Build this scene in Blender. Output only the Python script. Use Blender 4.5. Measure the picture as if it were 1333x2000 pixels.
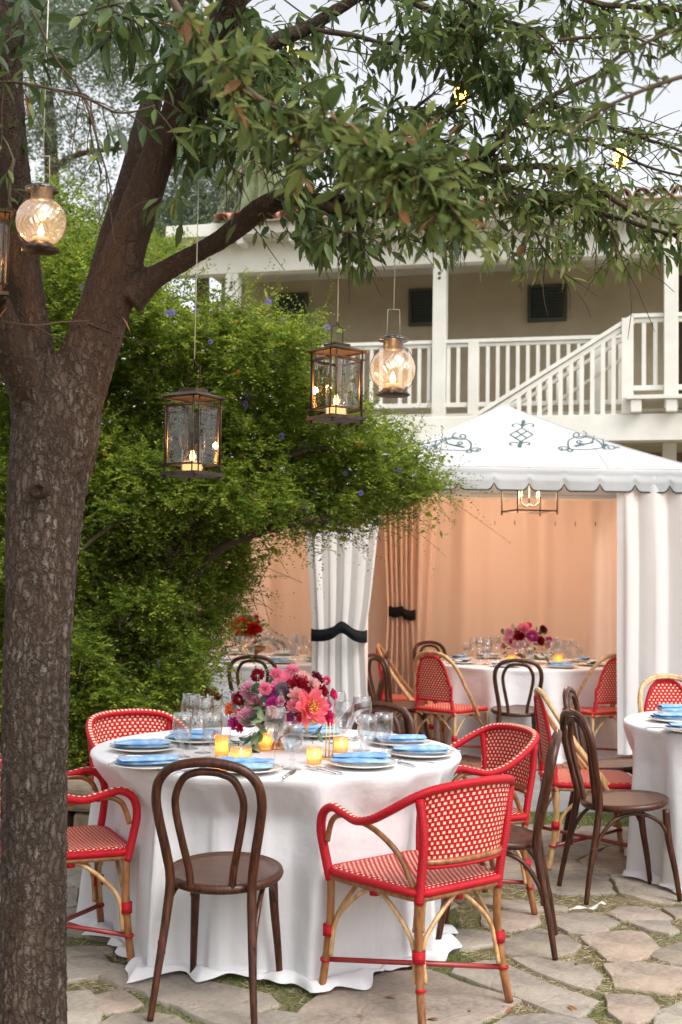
import bpy, math, random
import numpy as np
from mathutils import Vector, Matrix, noise as mnoise
random.seed(7)
rng = np.random.default_rng(7)
SC = bpy.context.scene
for o in list(bpy.data.objects):
    bpy.data.objects.remove(o)
PI = math.pi
# ------------------------------------------------------------------ camera, world, sun, exposure
CAMH, FPX = 1.48, 2400.0
cam_d = bpy.data.cameras.new('camera')
cam = bpy.data.objects.new('camera', cam_d)
SC.collection.objects.link(cam)
SC.camera = cam
MR = Matrix.Rotation(math.radians(90 + 3.1), 3, 'X') @ Matrix.Rotation(math.radians(0.9), 3, 'Z')
cam.matrix_world = Matrix.Translation((0, 0, CAMH)) @ MR.to_4x4()
cam_d.sensor_fit = 'VERTICAL'
cam_d.sensor_height = 36
cam_d.sensor_width = 24
cam_d.lens = 36 * FPX / 2000
cam_d.clip_start = 0.05
cam_d.clip_end = 600
cam_d.dof.use_dof = True
cam_d.dof.focus_distance = 4.9
cam_d.dof.aperture_fstop = 4.5

wd = bpy.data.worlds.new('World')
SC.world = wd
wd.use_nodes = True
wn = wd.node_tree
wn.nodes.clear()
sky = wn.nodes.new('ShaderNodeTexSky')
sky.sky_type = 'NISHITA'
sky.sun_disc = False
SUN_EL, SUN_AZ = 52, 138
sky.sun_elevation = math.radians(SUN_EL)
sky.sun_rotation = math.radians(SUN_AZ)
sky.air_density = 1.0
sky.dust_density = 4.0
sky.ozone_density = 1.0
hs = wn.nodes.new('ShaderNodeHueSaturation')
hs.inputs['Saturation'].default_value = 0.16
hs.inputs['Value'].default_value = 1.07
bg = wn.nodes.new('ShaderNodeBackground')
bg.inputs['Strength'].default_value = 0.15
wo = wn.nodes.new('ShaderNodeOutputWorld')
wn.links.new(sky.outputs[0], hs.inputs['Color'])
wn.links.new(hs.outputs[0], bg.inputs['Color'])
wn.links.new(bg.outputs[0], wo.inputs['Surface'])

sun_d = bpy.data.lights.new('sun', 'SUN')
sun_d.energy = 0.5
sun_d.angle = math.radians(22)
sun_d.color = (1.0, 0.95, 0.88)
sun = bpy.data.objects.new('sun', sun_d)
SC.collection.objects.link(sun)
# sun_rotation is measured clockwise from +Y seen from above
_az, _el = math.radians(SUN_AZ), math.radians(SUN_EL)
sdir = Vector((math.sin(_az) * math.cos(_el), math.cos(_az) * math.cos(_el), math.sin(_el)))
sun.rotation_euler = sdir.to_track_quat('Z', 'Y').to_euler()

SC.view_settings.view_transform = 'Standard'
SC.view_settings.look = 'None'
SC.view_settings.exposure = 0.97
SC.view_settings.gamma = 1
SC.view_settings.use_curve_mapping = False
SC.render.engine = 'CYCLES'
cy = SC.cycles
cy.use_denoising = True
cy.max_bounces = 10
cy.diffuse_bounces = 4
cy.glossy_bounces = 4
cy.transmission_bounces = 6
cy.transparent_max_bounces = 24
cy.caustics_reflective = False
cy.caustics_refractive = False
cy.sample_clamp_indirect = 4.0
cy.use_adaptive_sampling = True
cy.adaptive_threshold = 0.02

# ------------------------------------------------------------------ pixel helpers (photo is 1333 x 2000)
MRn = np.array(MR)
def ray(px, py):
    d = MR @ Vector(((px - 666.5) / FPX, -(py - 1000) / FPX, -1))
    return d
def W(px, py, Y):
    d = ray(px, py)
    t = Y / d.y
    return Vector((d.x * t, Y, CAMH + d.z * t))
def G(px, py, z=0.0):
    d = ray(px, py)
    t = (z - CAMH) / d.z
    return Vector((d.x * t, d.y * t, z))
def Wn(px, py, Y):
    d = np.stack([(px - 666.5) / FPX, -(py - 1000) / FPX, -np.ones_like(px)], 1) @ MRn.T
    t = Y / d[:, 1]
    return np.stack([d[:, 0] * t, Y * np.ones_like(t), CAMH + d[:, 2] * t], 1)
def proj(p):
    v = (p - np.array([0, 0, CAMH])) @ MRn
    return 666.5 - FPX * v[..., 0] / v[..., 2], 1000 + FPX * v[..., 1] / v[..., 2]

# ------------------------------------------------------------------ materials
MATS = {}
def nd(nt, typ, **kw):
    n = nt.nodes.new(typ)
    for k, v in kw.items():
        setattr(n, k, v)
    return n
def mth(nt, op, a, b=None, c=None):
    n = nd(nt, 'ShaderNodeMath', operation=op)
    for i, x in enumerate((a, b, c)):
        if x is None:
            continue
        if isinstance(x, (int, float)):
            n.inputs[i].default_value = x
        else:
            nt.links.new(x, n.inputs[i])
    return n.outputs[0]
def ramp(nt, fac, stops):
    r = nd(nt, 'ShaderNodeValToRGB')
    els = r.color_ramp.elements
    els[0].position, els[0].color = stops[0][0], (*stops[0][1], 1)
    els[1].position, els[1].color = stops[-1][0], (*stops[-1][1], 1)
    for p, c in stops[1:-1]:
        e = els.new(p)
        e.color = (*c, 1)
    nt.links.new(fac, r.inputs[0])
    return r.outputs[0]
def newmat(name):
    m = bpy.data.materials.new(name)
    m.use_nodes = True
    nt = m.node_tree
    nt.nodes.clear()
    out = nd(nt, 'ShaderNodeOutputMaterial')
    MATS[name] = m
    return m, nt, out
def coords(nt, kind='Object', scale=(1, 1, 1)):
    tc = nd(nt, 'ShaderNodeTexCoord')
    mp = nd(nt, 'ShaderNodeMapping')
    mp.inputs['Scale'].default_value = scale
    nt.links.new(tc.outputs[kind], mp.inputs[0])
    return mp.outputs[0]
def noise(nt, vec, scale, detail=4, rough=.6):
    n = nd(nt, 'ShaderNodeTexNoise')
    n.inputs['Scale'].default_value = scale
    n.inputs['Detail'].default_value = detail
    n.inputs['Roughness'].default_value = rough
    nt.links.new(vec, n.inputs['Vector'])
    return n.outputs[0]
def bump(nt, h, strength, dist=.01, nrm=None):
    b = nd(nt, 'ShaderNodeBump')
    b.inputs['Strength'].default_value = strength
    b.inputs['Distance'].default_value = dist
    nt.links.new(h, b.inputs['Height'])
    if nrm is not None:
        nt.links.new(nrm, b.inputs['Normal'])
    return b.outputs[0]
def basic(name, c1, c2=None, rough=.6, metal=0, vs=8, bs=None, bstr=.3, scale=(1, 1, 1), spec=.5, sheen=0, subs=0, coat=0, kind='Object', rvar=0, lo=.35, hi=.65, bd=.004):
    m, nt, out = newmat(name)
    p = nd(nt, 'ShaderNodeBsdfPrincipled')
    p.inputs['Roughness'].default_value = rough
    p.inputs['Metallic'].default_value = metal
    p.inputs['Specular IOR Level'].default_value = spec
    p.inputs['Coat Weight'].default_value = coat
    p.inputs['Coat Roughness'].default_value = .25
    p.inputs['Sheen Weight'].default_value = sheen
    if subs:
        p.inputs['Subsurface Weight'].default_value = subs
        p.inputs['Subsurface Radius'].default_value = (.02, .012, .008)
    v = coords(nt, kind, scale)
    if c2 is not None:
        n = noise(nt, v, vs)
        nt.links.new(ramp(nt, n, [(lo, c1), (hi, c2)]), p.inputs['Base Color'])
        if rvar:
            nt.links.new(mth(nt, 'ADD', mth(nt, 'MULTIPLY', n, rvar), rough - rvar / 2), p.inputs['Roughness'])
    else:
        p.inputs['Base Color'].default_value = (*c1, 1)
    if bs:
        nt.links.new(bump(nt, noise(nt, v, bs, 6), bstr, bd), p.inputs['Normal'])
    nt.links.new(p.outputs[0], out.inputs[0])
    return m
def emis(name, col, strength):
    m, nt, out = newmat(name)
    e = nd(nt, 'ShaderNodeEmission')
    e.inputs[0].default_value = (*col, 1)
    e.inputs[1].default_value = strength
    nt.links.new(e.outputs[0], out.inputs[0])
    return m
def leafmat(name, stops, trans=.35, rough=.45, gloss=.3):
    m, nt, out = newmat(name)
    at = nd(nt, 'ShaderNodeAttribute', attribute_name='rnd')
    col = ramp(nt, at.outputs['Fac'], stops)
    p = nd(nt, 'ShaderNodeBsdfPrincipled')
    p.inputs['Roughness'].default_value = rough
    p.inputs['Specular IOR Level'].default_value = gloss
    nt.links.new(col, p.inputs['Base Color'])
    t = nd(nt, 'ShaderNodeBsdfTranslucent')
    hsv = nd(nt, 'ShaderNodeHueSaturation')
    hsv.inputs['Hue'].default_value = .48
    hsv.inputs['Value'].default_value = 1.5
    nt.links.new(col, hsv.inputs['Color'])
    nt.links.new(hsv.outputs[0], t.inputs[0])
    mx = nd(nt, 'ShaderNodeMixShader')
    mx.inputs[0].default_value = trans
    nt.links.new(p.outputs[0], mx.inputs[1])
    nt.links.new(t.outputs[0], mx.inputs[2])
    nt.links.new(mx.outputs[0], out.inputs[0])
    return m
def thinglass(name, tint, rimtint=(1, 1, 1), boost=1.0, rough=.02, base=.05, milky=0):
    m, nt, out = newmat(name)
    tr = nd(nt, 'ShaderNodeBsdfTransparent')
    tr.inputs[0].default_value = (*tint, 1)
    gl = nd(nt, 'ShaderNodeBsdfGlossy')
    gl.inputs['Roughness'].default_value = rough
    gl.inputs[0].default_value = (*rimtint, 1)
    lw = nd(nt, 'ShaderNodeLayerWeight')
    lw.inputs['Blend'].default_value = .35
    f = mth(nt, 'ADD', mth(nt, 'MULTIPLY', mth(nt, 'POWER', lw.outputs['Facing'], 2.2), .75 * boost), base)
    f = mth(nt, 'MINIMUM', f, .95)
    mx = nd(nt, 'ShaderNodeMixShader')
    nt.links.new(f, mx.inputs[0])
    nt.links.new(tr.outputs[0], mx.inputs[1])
    nt.links.new(gl.outputs[0], mx.inputs[2])
    if milky:
        tl = nd(nt, 'ShaderNodeBsdfTranslucent'); tl.inputs[0].default_value = (.95, .88, .82, 1)
        df = nd(nt, 'ShaderNodeBsdfDiffuse'); df.inputs[0].default_value = (.9, .86, .84, 1)
        m1 = nd(nt, 'ShaderNodeMixShader'); m1.inputs[0].default_value = .5
        nt.links.new(tl.outputs[0], m1.inputs[1]); nt.links.new(df.outputs[0], m1.inputs[2])
        m2 = nd(nt, 'ShaderNodeMixShader'); m2.inputs[0].default_value = milky
        nt.links.new(mx.outputs[0], m2.inputs[1]); nt.links.new(m1.outputs[0], m2.inputs[2])
        mx = m2
    nt.links.new(mx.outputs[0], out.inputs[0])
    return m
def cloth(name, c, trans=.25, wr=6, ws=.25, fine=True, rough=.85, wr2=None):
    m, nt, out = newmat(name)
    p = nd(nt, 'ShaderNodeBsdfPrincipled')
    p.inputs['Roughness'].default_value = rough
    p.inputs['Base Color'].default_value = (*c, 1)
    p.inputs['Specular IOR Level'].default_value = .2
    p.inputs['Sheen Weight'].default_value = .15
    v = coords(nt, 'Object')
    b1 = bump(nt, noise(nt, v, wr, 3, .5), ws, .03)
    b2 = bump(nt, noise(nt, v, 600 if fine else 150, 2), .12, .002, b1)
    nt.links.new(b2, p.inputs['Normal'])
    t = nd(nt, 'ShaderNodeBsdfTranslucent')
    t.inputs[0].default_value = (*c, 1)
    nt.links.new(b1, t.inputs['Normal'])
    mx = nd(nt, 'ShaderNodeMixShader')
    mx.inputs[0].default_value = trans
    nt.links.new(p.outputs[0], mx.inputs[1])
    nt.links.new(t.outputs[0], mx.inputs[2])
    nt.links.new(mx.outputs[0], out.inputs[0])
    return m
def weave(name, pu, pv, mu=.24, mv=.31, red=(.50, .005, .014), cream=(.80, .62, .44)):
    """red cane with staggered cream squares, from UVs in metres"""
    m, nt, out = newmat(name)
    tc = nd(nt, 'ShaderNodeTexCoord')
    sp = nd(nt, 'ShaderNodeSeparateXYZ')
    nt.links.new(tc.outputs['UV'], sp.inputs[0])
    wob = noise(nt, coords(nt, 'UV'), 40, 2)
    wob = mth(nt, 'MULTIPLY', mth(nt, 'SUBTRACT', wob, .5), .25)
    U = mth(nt, 'ADD', mth(nt, 'DIVIDE', sp.outputs[0], pu), wob)
    V = mth(nt, 'ADD', mth(nt, 'DIVIDE', sp.outputs[1], pv), wob)
    r = mth(nt, 'MODULO', mth(nt, 'ABSOLUTE', mth(nt, 'FLOOR', V)), 2)
    u = mth(nt, 'FRACT', mth(nt, 'ADD', U, mth(nt, 'MULTIPLY', r, .5)))
    v = mth(nt, 'FRACT', V)
    du = mth(nt, 'ABSOLUTE', mth(nt, 'SUBTRACT', u, .5))
    dv = mth(nt, 'ABSOLUTE', mth(nt, 'SUBTRACT', v, .5))
    mask = mth(nt, 'MULTIPLY', mth(nt, 'LESS_THAN', du, mu), mth(nt, 'LESS_THAN', dv, mv))
    nz = noise(nt, coords(nt, 'UV'), 160, 3)
    rc = ramp(nt, nz, [(.3, tuple(x * .65 for x in red)), (.7, tuple(x * 1.15 for x in red))])
    cc = ramp(nt, nz, [(.3, tuple(x * .72 for x in cream)), (.7, cream)])
    mx = nd(nt, 'ShaderNodeMix', data_type='RGBA')
    nt.links.new(mask, mx.inputs[0])
    nt.links.new(rc, mx.inputs[6])
    nt.links.new(cc, mx.inputs[7])
    p = nd(nt, 'ShaderNodeBsdfPrincipled')
    p.inputs['Roughness'].default_value = .55
    p.inputs['Specular IOR Level'].default_value = .22
    nt.links.new(mx.outputs[2], p.inputs['Base Color'])
    # relief: pillows of cane and fine strand lines
    hu = mth(nt, 'SUBTRACT', 1, mth(nt, 'MULTIPLY', mth(nt, 'MULTIPLY', du, du), 3.5))
    hv = mth(nt, 'SUBTRACT', 1, mth(nt, 'MULTIPLY', mth(nt, 'MULTIPLY', dv, dv), 3.5))
    st = mth(nt, 'MULTIPLY', mth(nt, 'SINE', mth(nt, 'MULTIPLY', U, 25.1)), .08)
    h = mth(nt, 'ADD', mth(nt, 'MULTIPLY', hu, hv), mth(nt, 'ADD', mth(nt, 'MULTIPLY', mask, .35), st))
    nt.links.new(bump(nt, h, .8, .003), p.inputs['Normal'])
    nt.links.new(p.outputs[0], out.inputs[0])
    return m
def wrap(name, col, pitch=.0055, dots=False):
    m, nt, out = newmat(name)
    tc = nd(nt, 'ShaderNodeTexCoord')
    sp = nd(nt, 'ShaderNodeSeparateXYZ')
    nt.links.new(tc.outputs['UV'], sp.inputs[0])
    V = mth(nt, 'DIVIDE', sp.outputs[1], pitch)
    s = mth(nt, 'ABSOLUTE', mth(nt, 'SINE', mth(nt, 'MULTIPLY', V, PI)))
    nz = noise(nt, coords(nt, 'Object'), 60, 3)
    c = ramp(nt, mth(nt, 'MULTIPLY', mth(nt, 'ADD', s, nz), .5), [(.2, tuple(x * .35 for x in col)), (.6, col)])
    p = nd(nt, 'ShaderNodeBsdfPrincipled')
    p.inputs['Roughness'].default_value = .45
    p.inputs['Specular IOR Level'].default_value = .3
    if dots:
        v2 = mth(nt, 'FRACT', mth(nt, 'DIVIDE', sp.outputs[1], .022))
        u2 = mth(nt, 'FRACT', mth(nt, 'MULTIPLY', sp.outputs[0], 1.0))
        mk = mth(nt, 'MULTIPLY', mth(nt, 'LESS_THAN', v2, .5), mth(nt, 'LESS_THAN', mth(nt, 'ABSOLUTE', mth(nt, 'SUBTRACT', u2, .25)), .075))
        mx = nd(nt, 'ShaderNodeMix', data_type='RGBA')
        nt.links.new(mk, mx.inputs[0])
        nt.links.new(c, mx.inputs[6])
        mx.inputs[7].default_value = (.78, .6, .42, 1)
        c = mx.outputs[2]
    nt.links.new(c, p.inputs['Base Color'])
    nt.links.new(bump(nt, s, .7, .002), p.inputs['Normal'])
    nt.links.new(p.outputs[0], out.inputs[0])
    return m
def woodgrain(name, c1, c2, rough=.3, coat=.4, scale=(30, 30, 3)):
    return basic(name, c1, c2, rough=rough, vs=3, coat=coat, spec=.35, scale=scale, bs=5, bstr=.08, rvar=.2)

mat_bent = woodgrain('bentwood_brown', (.022, .006, .003), (.085, .025, .008), .36, .08)
mat_bentseat = basic('bentwood_seat', (.050, .020, .011), (.115, .050, .028), rough=.42, vs=5, coat=.3, scale=(2, 12, 2), rvar=.25)
mat_ratbrown = woodgrain('rattan_brown', (.16, .055, .018), (.36, .15, .05), .32, .4, (12, 12, 4))
mat_rattan = woodgrain('rattan_tan', (.36, .18, .07), (.62, .40, .19), .35, .35, (14, 14, 5))
mat_redwrap = wrap('red_wrap', (.52, .005, .016))
mat_redwrapd = wrap('red_wrap_dotted', (.52, .005, .016), dots=True)
mat_reddowel = basic('red_dowel', (.24, .012, .014), (.34, .03, .025), rough=.4, vs=12, coat=.3, scale=(1, 1, 1))
mat_weave = weave('red_weave', .025, .0165)
mat_weaveseat = weave('red_weave_seat', .0215, .0145)
mat_weavefine = weave('red_weave_fine', .027, .0185, .22, .27, cream=(.84, .62, .42))
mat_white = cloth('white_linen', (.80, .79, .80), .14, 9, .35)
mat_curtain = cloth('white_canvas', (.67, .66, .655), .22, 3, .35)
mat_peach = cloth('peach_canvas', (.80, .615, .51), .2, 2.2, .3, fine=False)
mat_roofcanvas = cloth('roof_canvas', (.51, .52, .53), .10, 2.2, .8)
mat_black = basic('black_band', (.004, .004, .005), (.009, .009, .010), rough=.8, vs=20, bs=80, spec=.2)
mat_trimgreen = basic('dark_green_trim', (.015, .035, .032), rough=.7)
mat_print = basic('scroll_print', (.05, .10, .10), rough=.8)
mat_iron = basic('lantern_iron', (.030, .020, .015), (.085, .058, .042), rough=.5, metal=.6, vs=30, bs=60, bstr=.3)
mat_tin = basic('lantern_tin', (.10, .10, .10), (.32, .32, .32), rough=.3, metal=.9, vs=14)
mat_darkiron = basic('dark_iron', (.02, .013, .01), (.05, .035, .025), rough=.5, metal=.5, vs=30)
mat_wax = basic('candle_wax', (.85, .62, .38), rough=.5, subs=.5)
mat_flame = emis('flame', (1.0, .46, .12), 22)
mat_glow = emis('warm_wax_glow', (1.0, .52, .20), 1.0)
mat_bulb = emis('lit_bulb', (1.0, .42, .06), 14)
mat_lamp = emis('candle_lamp', (1.0, .55, .22), 5)
mat_gold = basic('gold_metal', (.62, .40, .14), (.8, .55, .22), rough=.3, metal=.9, vs=30)
mat_bronze = basic('bronze_metal', (.30, .17, .08), (.5, .3, .15), rough=.35, metal=.9, vs=30)
mat_silver = basic('steel_cutlery', (.62, .62, .64), rough=.16, metal=1)
mat_china = basic('cream_china', (.78, .76, .71), rough=.15, coat=.4)
mat_glass = thinglass('clear_glass', (.925, .925, .93), boost=1.3, base=.09)
mat_water = thinglass('water', (.90, .93, .95), boost=.5)
mat_pane = thinglass('lantern_pane', (.84, .84, .82), boost=.6, base=.03)
mat_globe = thinglass('globe_glass', (.90, .86, .82), boost=1.2, rough=.12, base=.16, milky=.07)
mat_string = basic('white_cord', (.6, .56, .48), rough=.8)
mat_blackcord = basic('black_cord', (.012, .012, .012), rough=.6)
mat_napkin = None

def make_special():
    global mat_napkin, mat_votive, mat_mercury, mat_stone, mat_soil, mat_bark, mat_path, mat_brick, mat_tile, mat_amber
    # tie-dyed blue linen
    m, nt, out = newmat('blue_napkin')
    p = nd(nt, 'ShaderNodeBsdfPrincipled')
    p.inputs['Roughness'].default_value = .9
    p.inputs['Sheen Weight'].default_value = .3
    n = noise(nt, coords(nt, 'Object'), 16, 5)
    nt.links.new(ramp(nt, n, [(.32, (.09, .24, .50)), (.5, (.17, .37, .64)), (.68, (.42, .58, .74))]), p.inputs['Base Color'])
    nt.links.new(bump(nt, noise(nt, coords(nt, 'Object'), 90, 4), .35, .004), p.inputs['Normal'])
    nt.links.new(p.outputs[0], out.inputs[0])
    mat_napkin = m
    # pale print napkin for the far tables
    for nm, tint, em in (('amber_glass', (1.0, .74, .34), 1.6), ('mercury_glass', (1.0, .84, .60), 1.5)):
        m, nt, out = newmat(nm)
        tr = nd(nt, 'ShaderNodeBsdfTransparent')
        tr.inputs[0].default_value = (*tint, 1)
        gl = nd(nt, 'ShaderNodeBsdfGlossy')
        gl.inputs['Roughness'].default_value = .15
        gl.inputs[0].default_value = (1, .8, .5, 1)
        tl = nd(nt, 'ShaderNodeBsdfTranslucent')
        tl.inputs[0].default_value = (1.0, tint[1], tint[2], 1)
        v = coords(nt, 'Object', (1, 1, 1))
        vo = nd(nt, 'ShaderNodeTexVoronoi')
        vo.inputs['Scale'].default_value = 190
        nt.links.new(v, vo.inputs['Vector'])
        b = bump(nt, vo.outputs[0], .8, .003)
        nt.links.new(b, gl.inputs['Normal'])
        a = nd(nt, 'ShaderNodeMixShader')
        a.inputs[0].default_value = .30
        nt.links.new(tr.outputs[0], a.inputs[1])
        nt.links.new(tl.outputs[0], a.inputs[2])
        c = nd(nt, 'ShaderNodeMixShader')
        c.inputs[0].default_value = .25
        nt.links.new(a.outputs[0], c.inputs[1])
        nt.links.new(gl.outputs[0], c.inputs[2])
        nt.links.new(c.outputs[0], out.inputs[0])
    mat_amber, mat_mercury = MATS['amber_glass'], MATS['mercury_glass']
    # flagstone
    m, nt, out = newmat('flagstone')
    p = nd(nt, 'ShaderNodeBsdfPrincipled')
    p.inputs['Roughness'].default_value = .85
    v = coords(nt, 'Object')
    oi = nd(nt, 'ShaderNodeObjectInfo')
    base = ramp(nt, oi.outputs['Random'], [(0, (.23, .195, .15)), (.3, (.29, .255, .21)), (.55, (.34, .265, .205)), (.8, (.25, .23, .20)), (1, (.38, .335, .27))])
    n1 = noise(nt, v, 3.5, 8, .65)
    n2 = noise(nt, v, 45, 6, .7)
    k = mth(nt, 'ADD', mth(nt, 'MULTIPLY', n1, 1.1), mth(nt, 'MULTIPLY', n2, .55))
    gcol = ramp(nt, k, [(.55, (.42, .40, .38)), (.80, (.95, .94, .93)), (1.05, (1.3, 1.27, 1.25))])
    mx = nd(nt, 'ShaderNodeMix', data_type='RGBA', blend_type='MULTIPLY')
    mx.inputs[0].default_value = 1
    nt.links.new(base, mx.inputs[6])
    nt.links.new(gcol, mx.inputs[7])
    nt.links.new(mx.outputs[2], p.inputs['Base Color'])
    mg = nd(nt, 'ShaderNodeTexVoronoi', feature='DISTANCE_TO_EDGE')
    mg.inputs['Scale'].default_value = 2.2
    nt.links.new(noise_vec(nt, v, .35), mg.inputs['Vector'])
    crack = mth(nt, 'MINIMUM', mth(nt, 'MULTIPLY', mg.outputs[0], 60), 1)
    hgt = mth(nt, 'ADD', mth(nt, 'MULTIPLY', n1, 1.0), mth(nt, 'ADD', mth(nt, 'MULTIPLY', n2, .35), mth(nt, 'MULTIPLY', crack, .12)))
    nt.links.new(bump(nt, hgt, .6, .02), p.inputs['Normal'])
    nt.links.new(p.outputs[0], out.inputs[0])
    mat_stone = m
    # soil with moss and dry straw
    m, nt, out = newmat('mossy_soil')
    p = nd(nt, 'ShaderNodeBsdfPrincipled')
    p.inputs['Roughness'].default_value = .95
    v = coords(nt, 'Object')
    n1 = noise(nt, v, 3.0, 6, .7)
    nt.links.new(ramp(nt, n1, [(.36, (.13, .14, .045)), (.5, (.22, .19, .10)), (.66, (.32, .26, .16))]), p.inputs['Base Color'])
    nt.links.new(bump(nt, noise(nt, v, 120, 6), 1, .02), p.inputs['Normal'])
    nt.links.new(p.outputs[0], out.inputs[0])
    mat_soil = m
    # bark: flaky vertical plates with dark furrows, relief from the same pattern
    m, nt, out = newmat('bark')
    p = nd(nt, 'ShaderNodeBsdfPrincipled')
    p.inputs['Roughness'].default_value = .85
    p.inputs['Specular IOR Level'].default_value = .25
    at = nd(nt, 'ShaderNodeAttribute', attribute_name='plate')
    ag = nd(nt, 'ShaderNodeAttribute', attribute_name='age')
    v = coords(nt, 'Object', (1, 1, 1))
    def warp(vec, sc, amt):
        n = nd(nt, 'ShaderNodeTexNoise')
        n.inputs['Scale'].default_value = sc
        n.inputs['Detail'].default_value = 3
        nt.links.new(vec, n.inputs['Vector'])
        a = nd(nt, 'ShaderNodeVectorMath', operation='SCALE')
        a.inputs['Scale'].default_value = amt
        nt.links.new(n.outputs['Color'], a.inputs[0])
        b = nd(nt, 'ShaderNodeVectorMath', operation='ADD')
        nt.links.new(vec, b.inputs[0]); nt.links.new(a.outputs[0], b.inputs[1])
        return b.outputs[0]
    wv = warp(warp(v, 14, .045), 80, .026)
    mp = nd(nt, 'ShaderNodeMapping'); mp.inputs['Scale'].default_value = (52, 52, 17)
    nt.links.new(wv, mp.inputs[0])
    vo = nd(nt, 'ShaderNodeTexVoronoi', feature='DISTANCE_TO_EDGE'); vo.inputs['Scale'].default_value = 1
    nt.links.new(mp.outputs[0], vo.inputs['Vector'])
    vc = nd(nt, 'ShaderNodeTexVoronoi'); vc.inputs['Scale'].default_value = 1
    nt.links.new(mp.outputs[0], vc.inputs['Vector'])
    sc_ = nd(nt, 'ShaderNodeSeparateColor'); nt.links.new(vc.outputs['Color'], sc_.inputs[0])
    cell = sc_.outputs[0]
    edge = mth(nt, 'MINIMUM', mth(nt, 'MULTIPLY', vo.outputs[0], 3.2), 1)
    n1 = noise(nt, coords(nt, 'Object', (1, 1, .4)), 5, 4, .55)
    n2 = noise(nt, coords(nt, 'Object', (1, 1, .45)), 150, 6, .7)
    dark = ramp(nt, n1, [(.35, (.030, .019, .013)), (.65, (.050, .028, .018))])
    lite = ramp(nt, cell, [(0, (.135, .102, .078)), (.45, (.175, .142, .115)), (.85, (.22, .190, .160)), (1, (.28, .255, .225))])
    old = ramp(nt, n1, [(.35, (.032, .018, .011)), (.65, (.055, .031, .019))])
    mo = nd(nt, 'ShaderNodeMix', data_type='RGBA')
    nt.links.new(ag.outputs['Fac'], mo.inputs[0]); nt.links.new(old, mo.inputs[6]); nt.links.new(lite, mo.inputs[7])
    furr = mth(nt, 'MULTIPLY', mth(nt, 'SUBTRACT', noise(nt, coords(nt, 'Object', (1, 1, .10)), 34, 3, .5), .30), 2.6)
    fac = mth(nt, 'MULTIPLY', mth(nt, 'MULTIPLY', edge, mth(nt, 'MINIMUM', mth(nt, 'MAXIMUM', furr, .25), 1.1)), mth(nt, 'ADD', mth(nt, 'MULTIPLY', n2, 1.7), mth(nt, 'SUBTRACT', mth(nt, 'MULTIPLY', at.outputs['Fac'], .5), .28)))
    fac = mth(nt, 'MINIMUM', mth(nt, 'MAXIMUM', fac, 0), 1)
    mx = nd(nt, 'ShaderNodeMix', data_type='RGBA')
    nt.links.new(fac, mx.inputs[0])
    nt.links.new(dark, mx.inputs[6])
    nt.links.new(mo.outputs[2], mx.inputs[7])
    nt.links.new(mx.outputs[2], p.inputs['Base Color'])
    hh = mth(nt, 'ADD', mth(nt, 'MULTIPLY', mth(nt, 'POWER', edge, .6), mth(nt, 'ADD', mth(nt, 'MULTIPLY', cell, .7), .5)), mth(nt, 'MULTIPLY', n2, .45))
    nt.links.new(bump(nt, hh, .9, .007), p.inputs['Normal'])
    nt.links.new(p.outputs[0], out.inputs[0])
    mat_bark = m
    mat_path = basic('grey_paving', (.16, .165, .17), (.23, .23, .225), rough=.9, vs=4, bs=150, bstr=.4)
    mat_brick = basic('terracotta_brick', (.20, .075, .05), (.36, .17, .11), rough=.8, vs=5, bs=60, bstr=.4)
    mat_tile = basic('roof_tile_clay', (.22, .085, .05), (.46, .22, .14), rough=.8, vs=6, bs=60, bstr=.4)
def noise_vec(nt, v, amt):
    n = nd(nt, 'ShaderNodeTexNoise')
    n.inputs['Scale'].default_value = 2.5
    nt.links.new(v, n.inputs['Vector'])
    a = nd(nt, 'ShaderNodeVectorMath', operation='SCALE')
    a.inputs['Scale'].default_value = amt
    nt.links.new(n.outputs['Color'], a.inputs[0])
    b = nd(nt, 'ShaderNodeVectorMath', operation='ADD')
    nt.links.new(v, b.inputs[0])
    nt.links.new(a.outputs[0], b.inputs[1])
    return b.outputs[0]
make_special()
mat_paleprint = basic('pale_blue_napkin', (.30, .48, .70), (.72, .76, .82), rough=.9, vs=30, bs=90)
mat_stucco = basic('taupe_stucco', (.37, .305, .215), (.43, .36, .26), rough=.95, vs=2, bs=220, bstr=.5)
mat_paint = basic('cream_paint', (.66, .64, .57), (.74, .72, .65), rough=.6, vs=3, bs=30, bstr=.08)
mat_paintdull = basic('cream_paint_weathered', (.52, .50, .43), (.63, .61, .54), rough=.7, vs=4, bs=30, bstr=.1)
mat_winframe = basic('dark_olive_frame', (.045, .045, .03), rough=.5)
mat_louver = basic('dark_louver', (.012, .016, .012), (.03, .035, .028), rough=.35, vs=9)
mat_inner = basic('dark_doorway', (.03, .014, .008), (.06, .025, .014), rough=.8, vs=3)
mat_lowwall = basic('lower_wall', (.20, .14, .085), (.28, .20, .13), rough=.95, vs=3, bs=80)
mat_fieldstone = basic('field_stone', (.17, .13, .085), (.32, .25, .17), rough=.9, vs=8, bs=40, bstr=.6)

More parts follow.
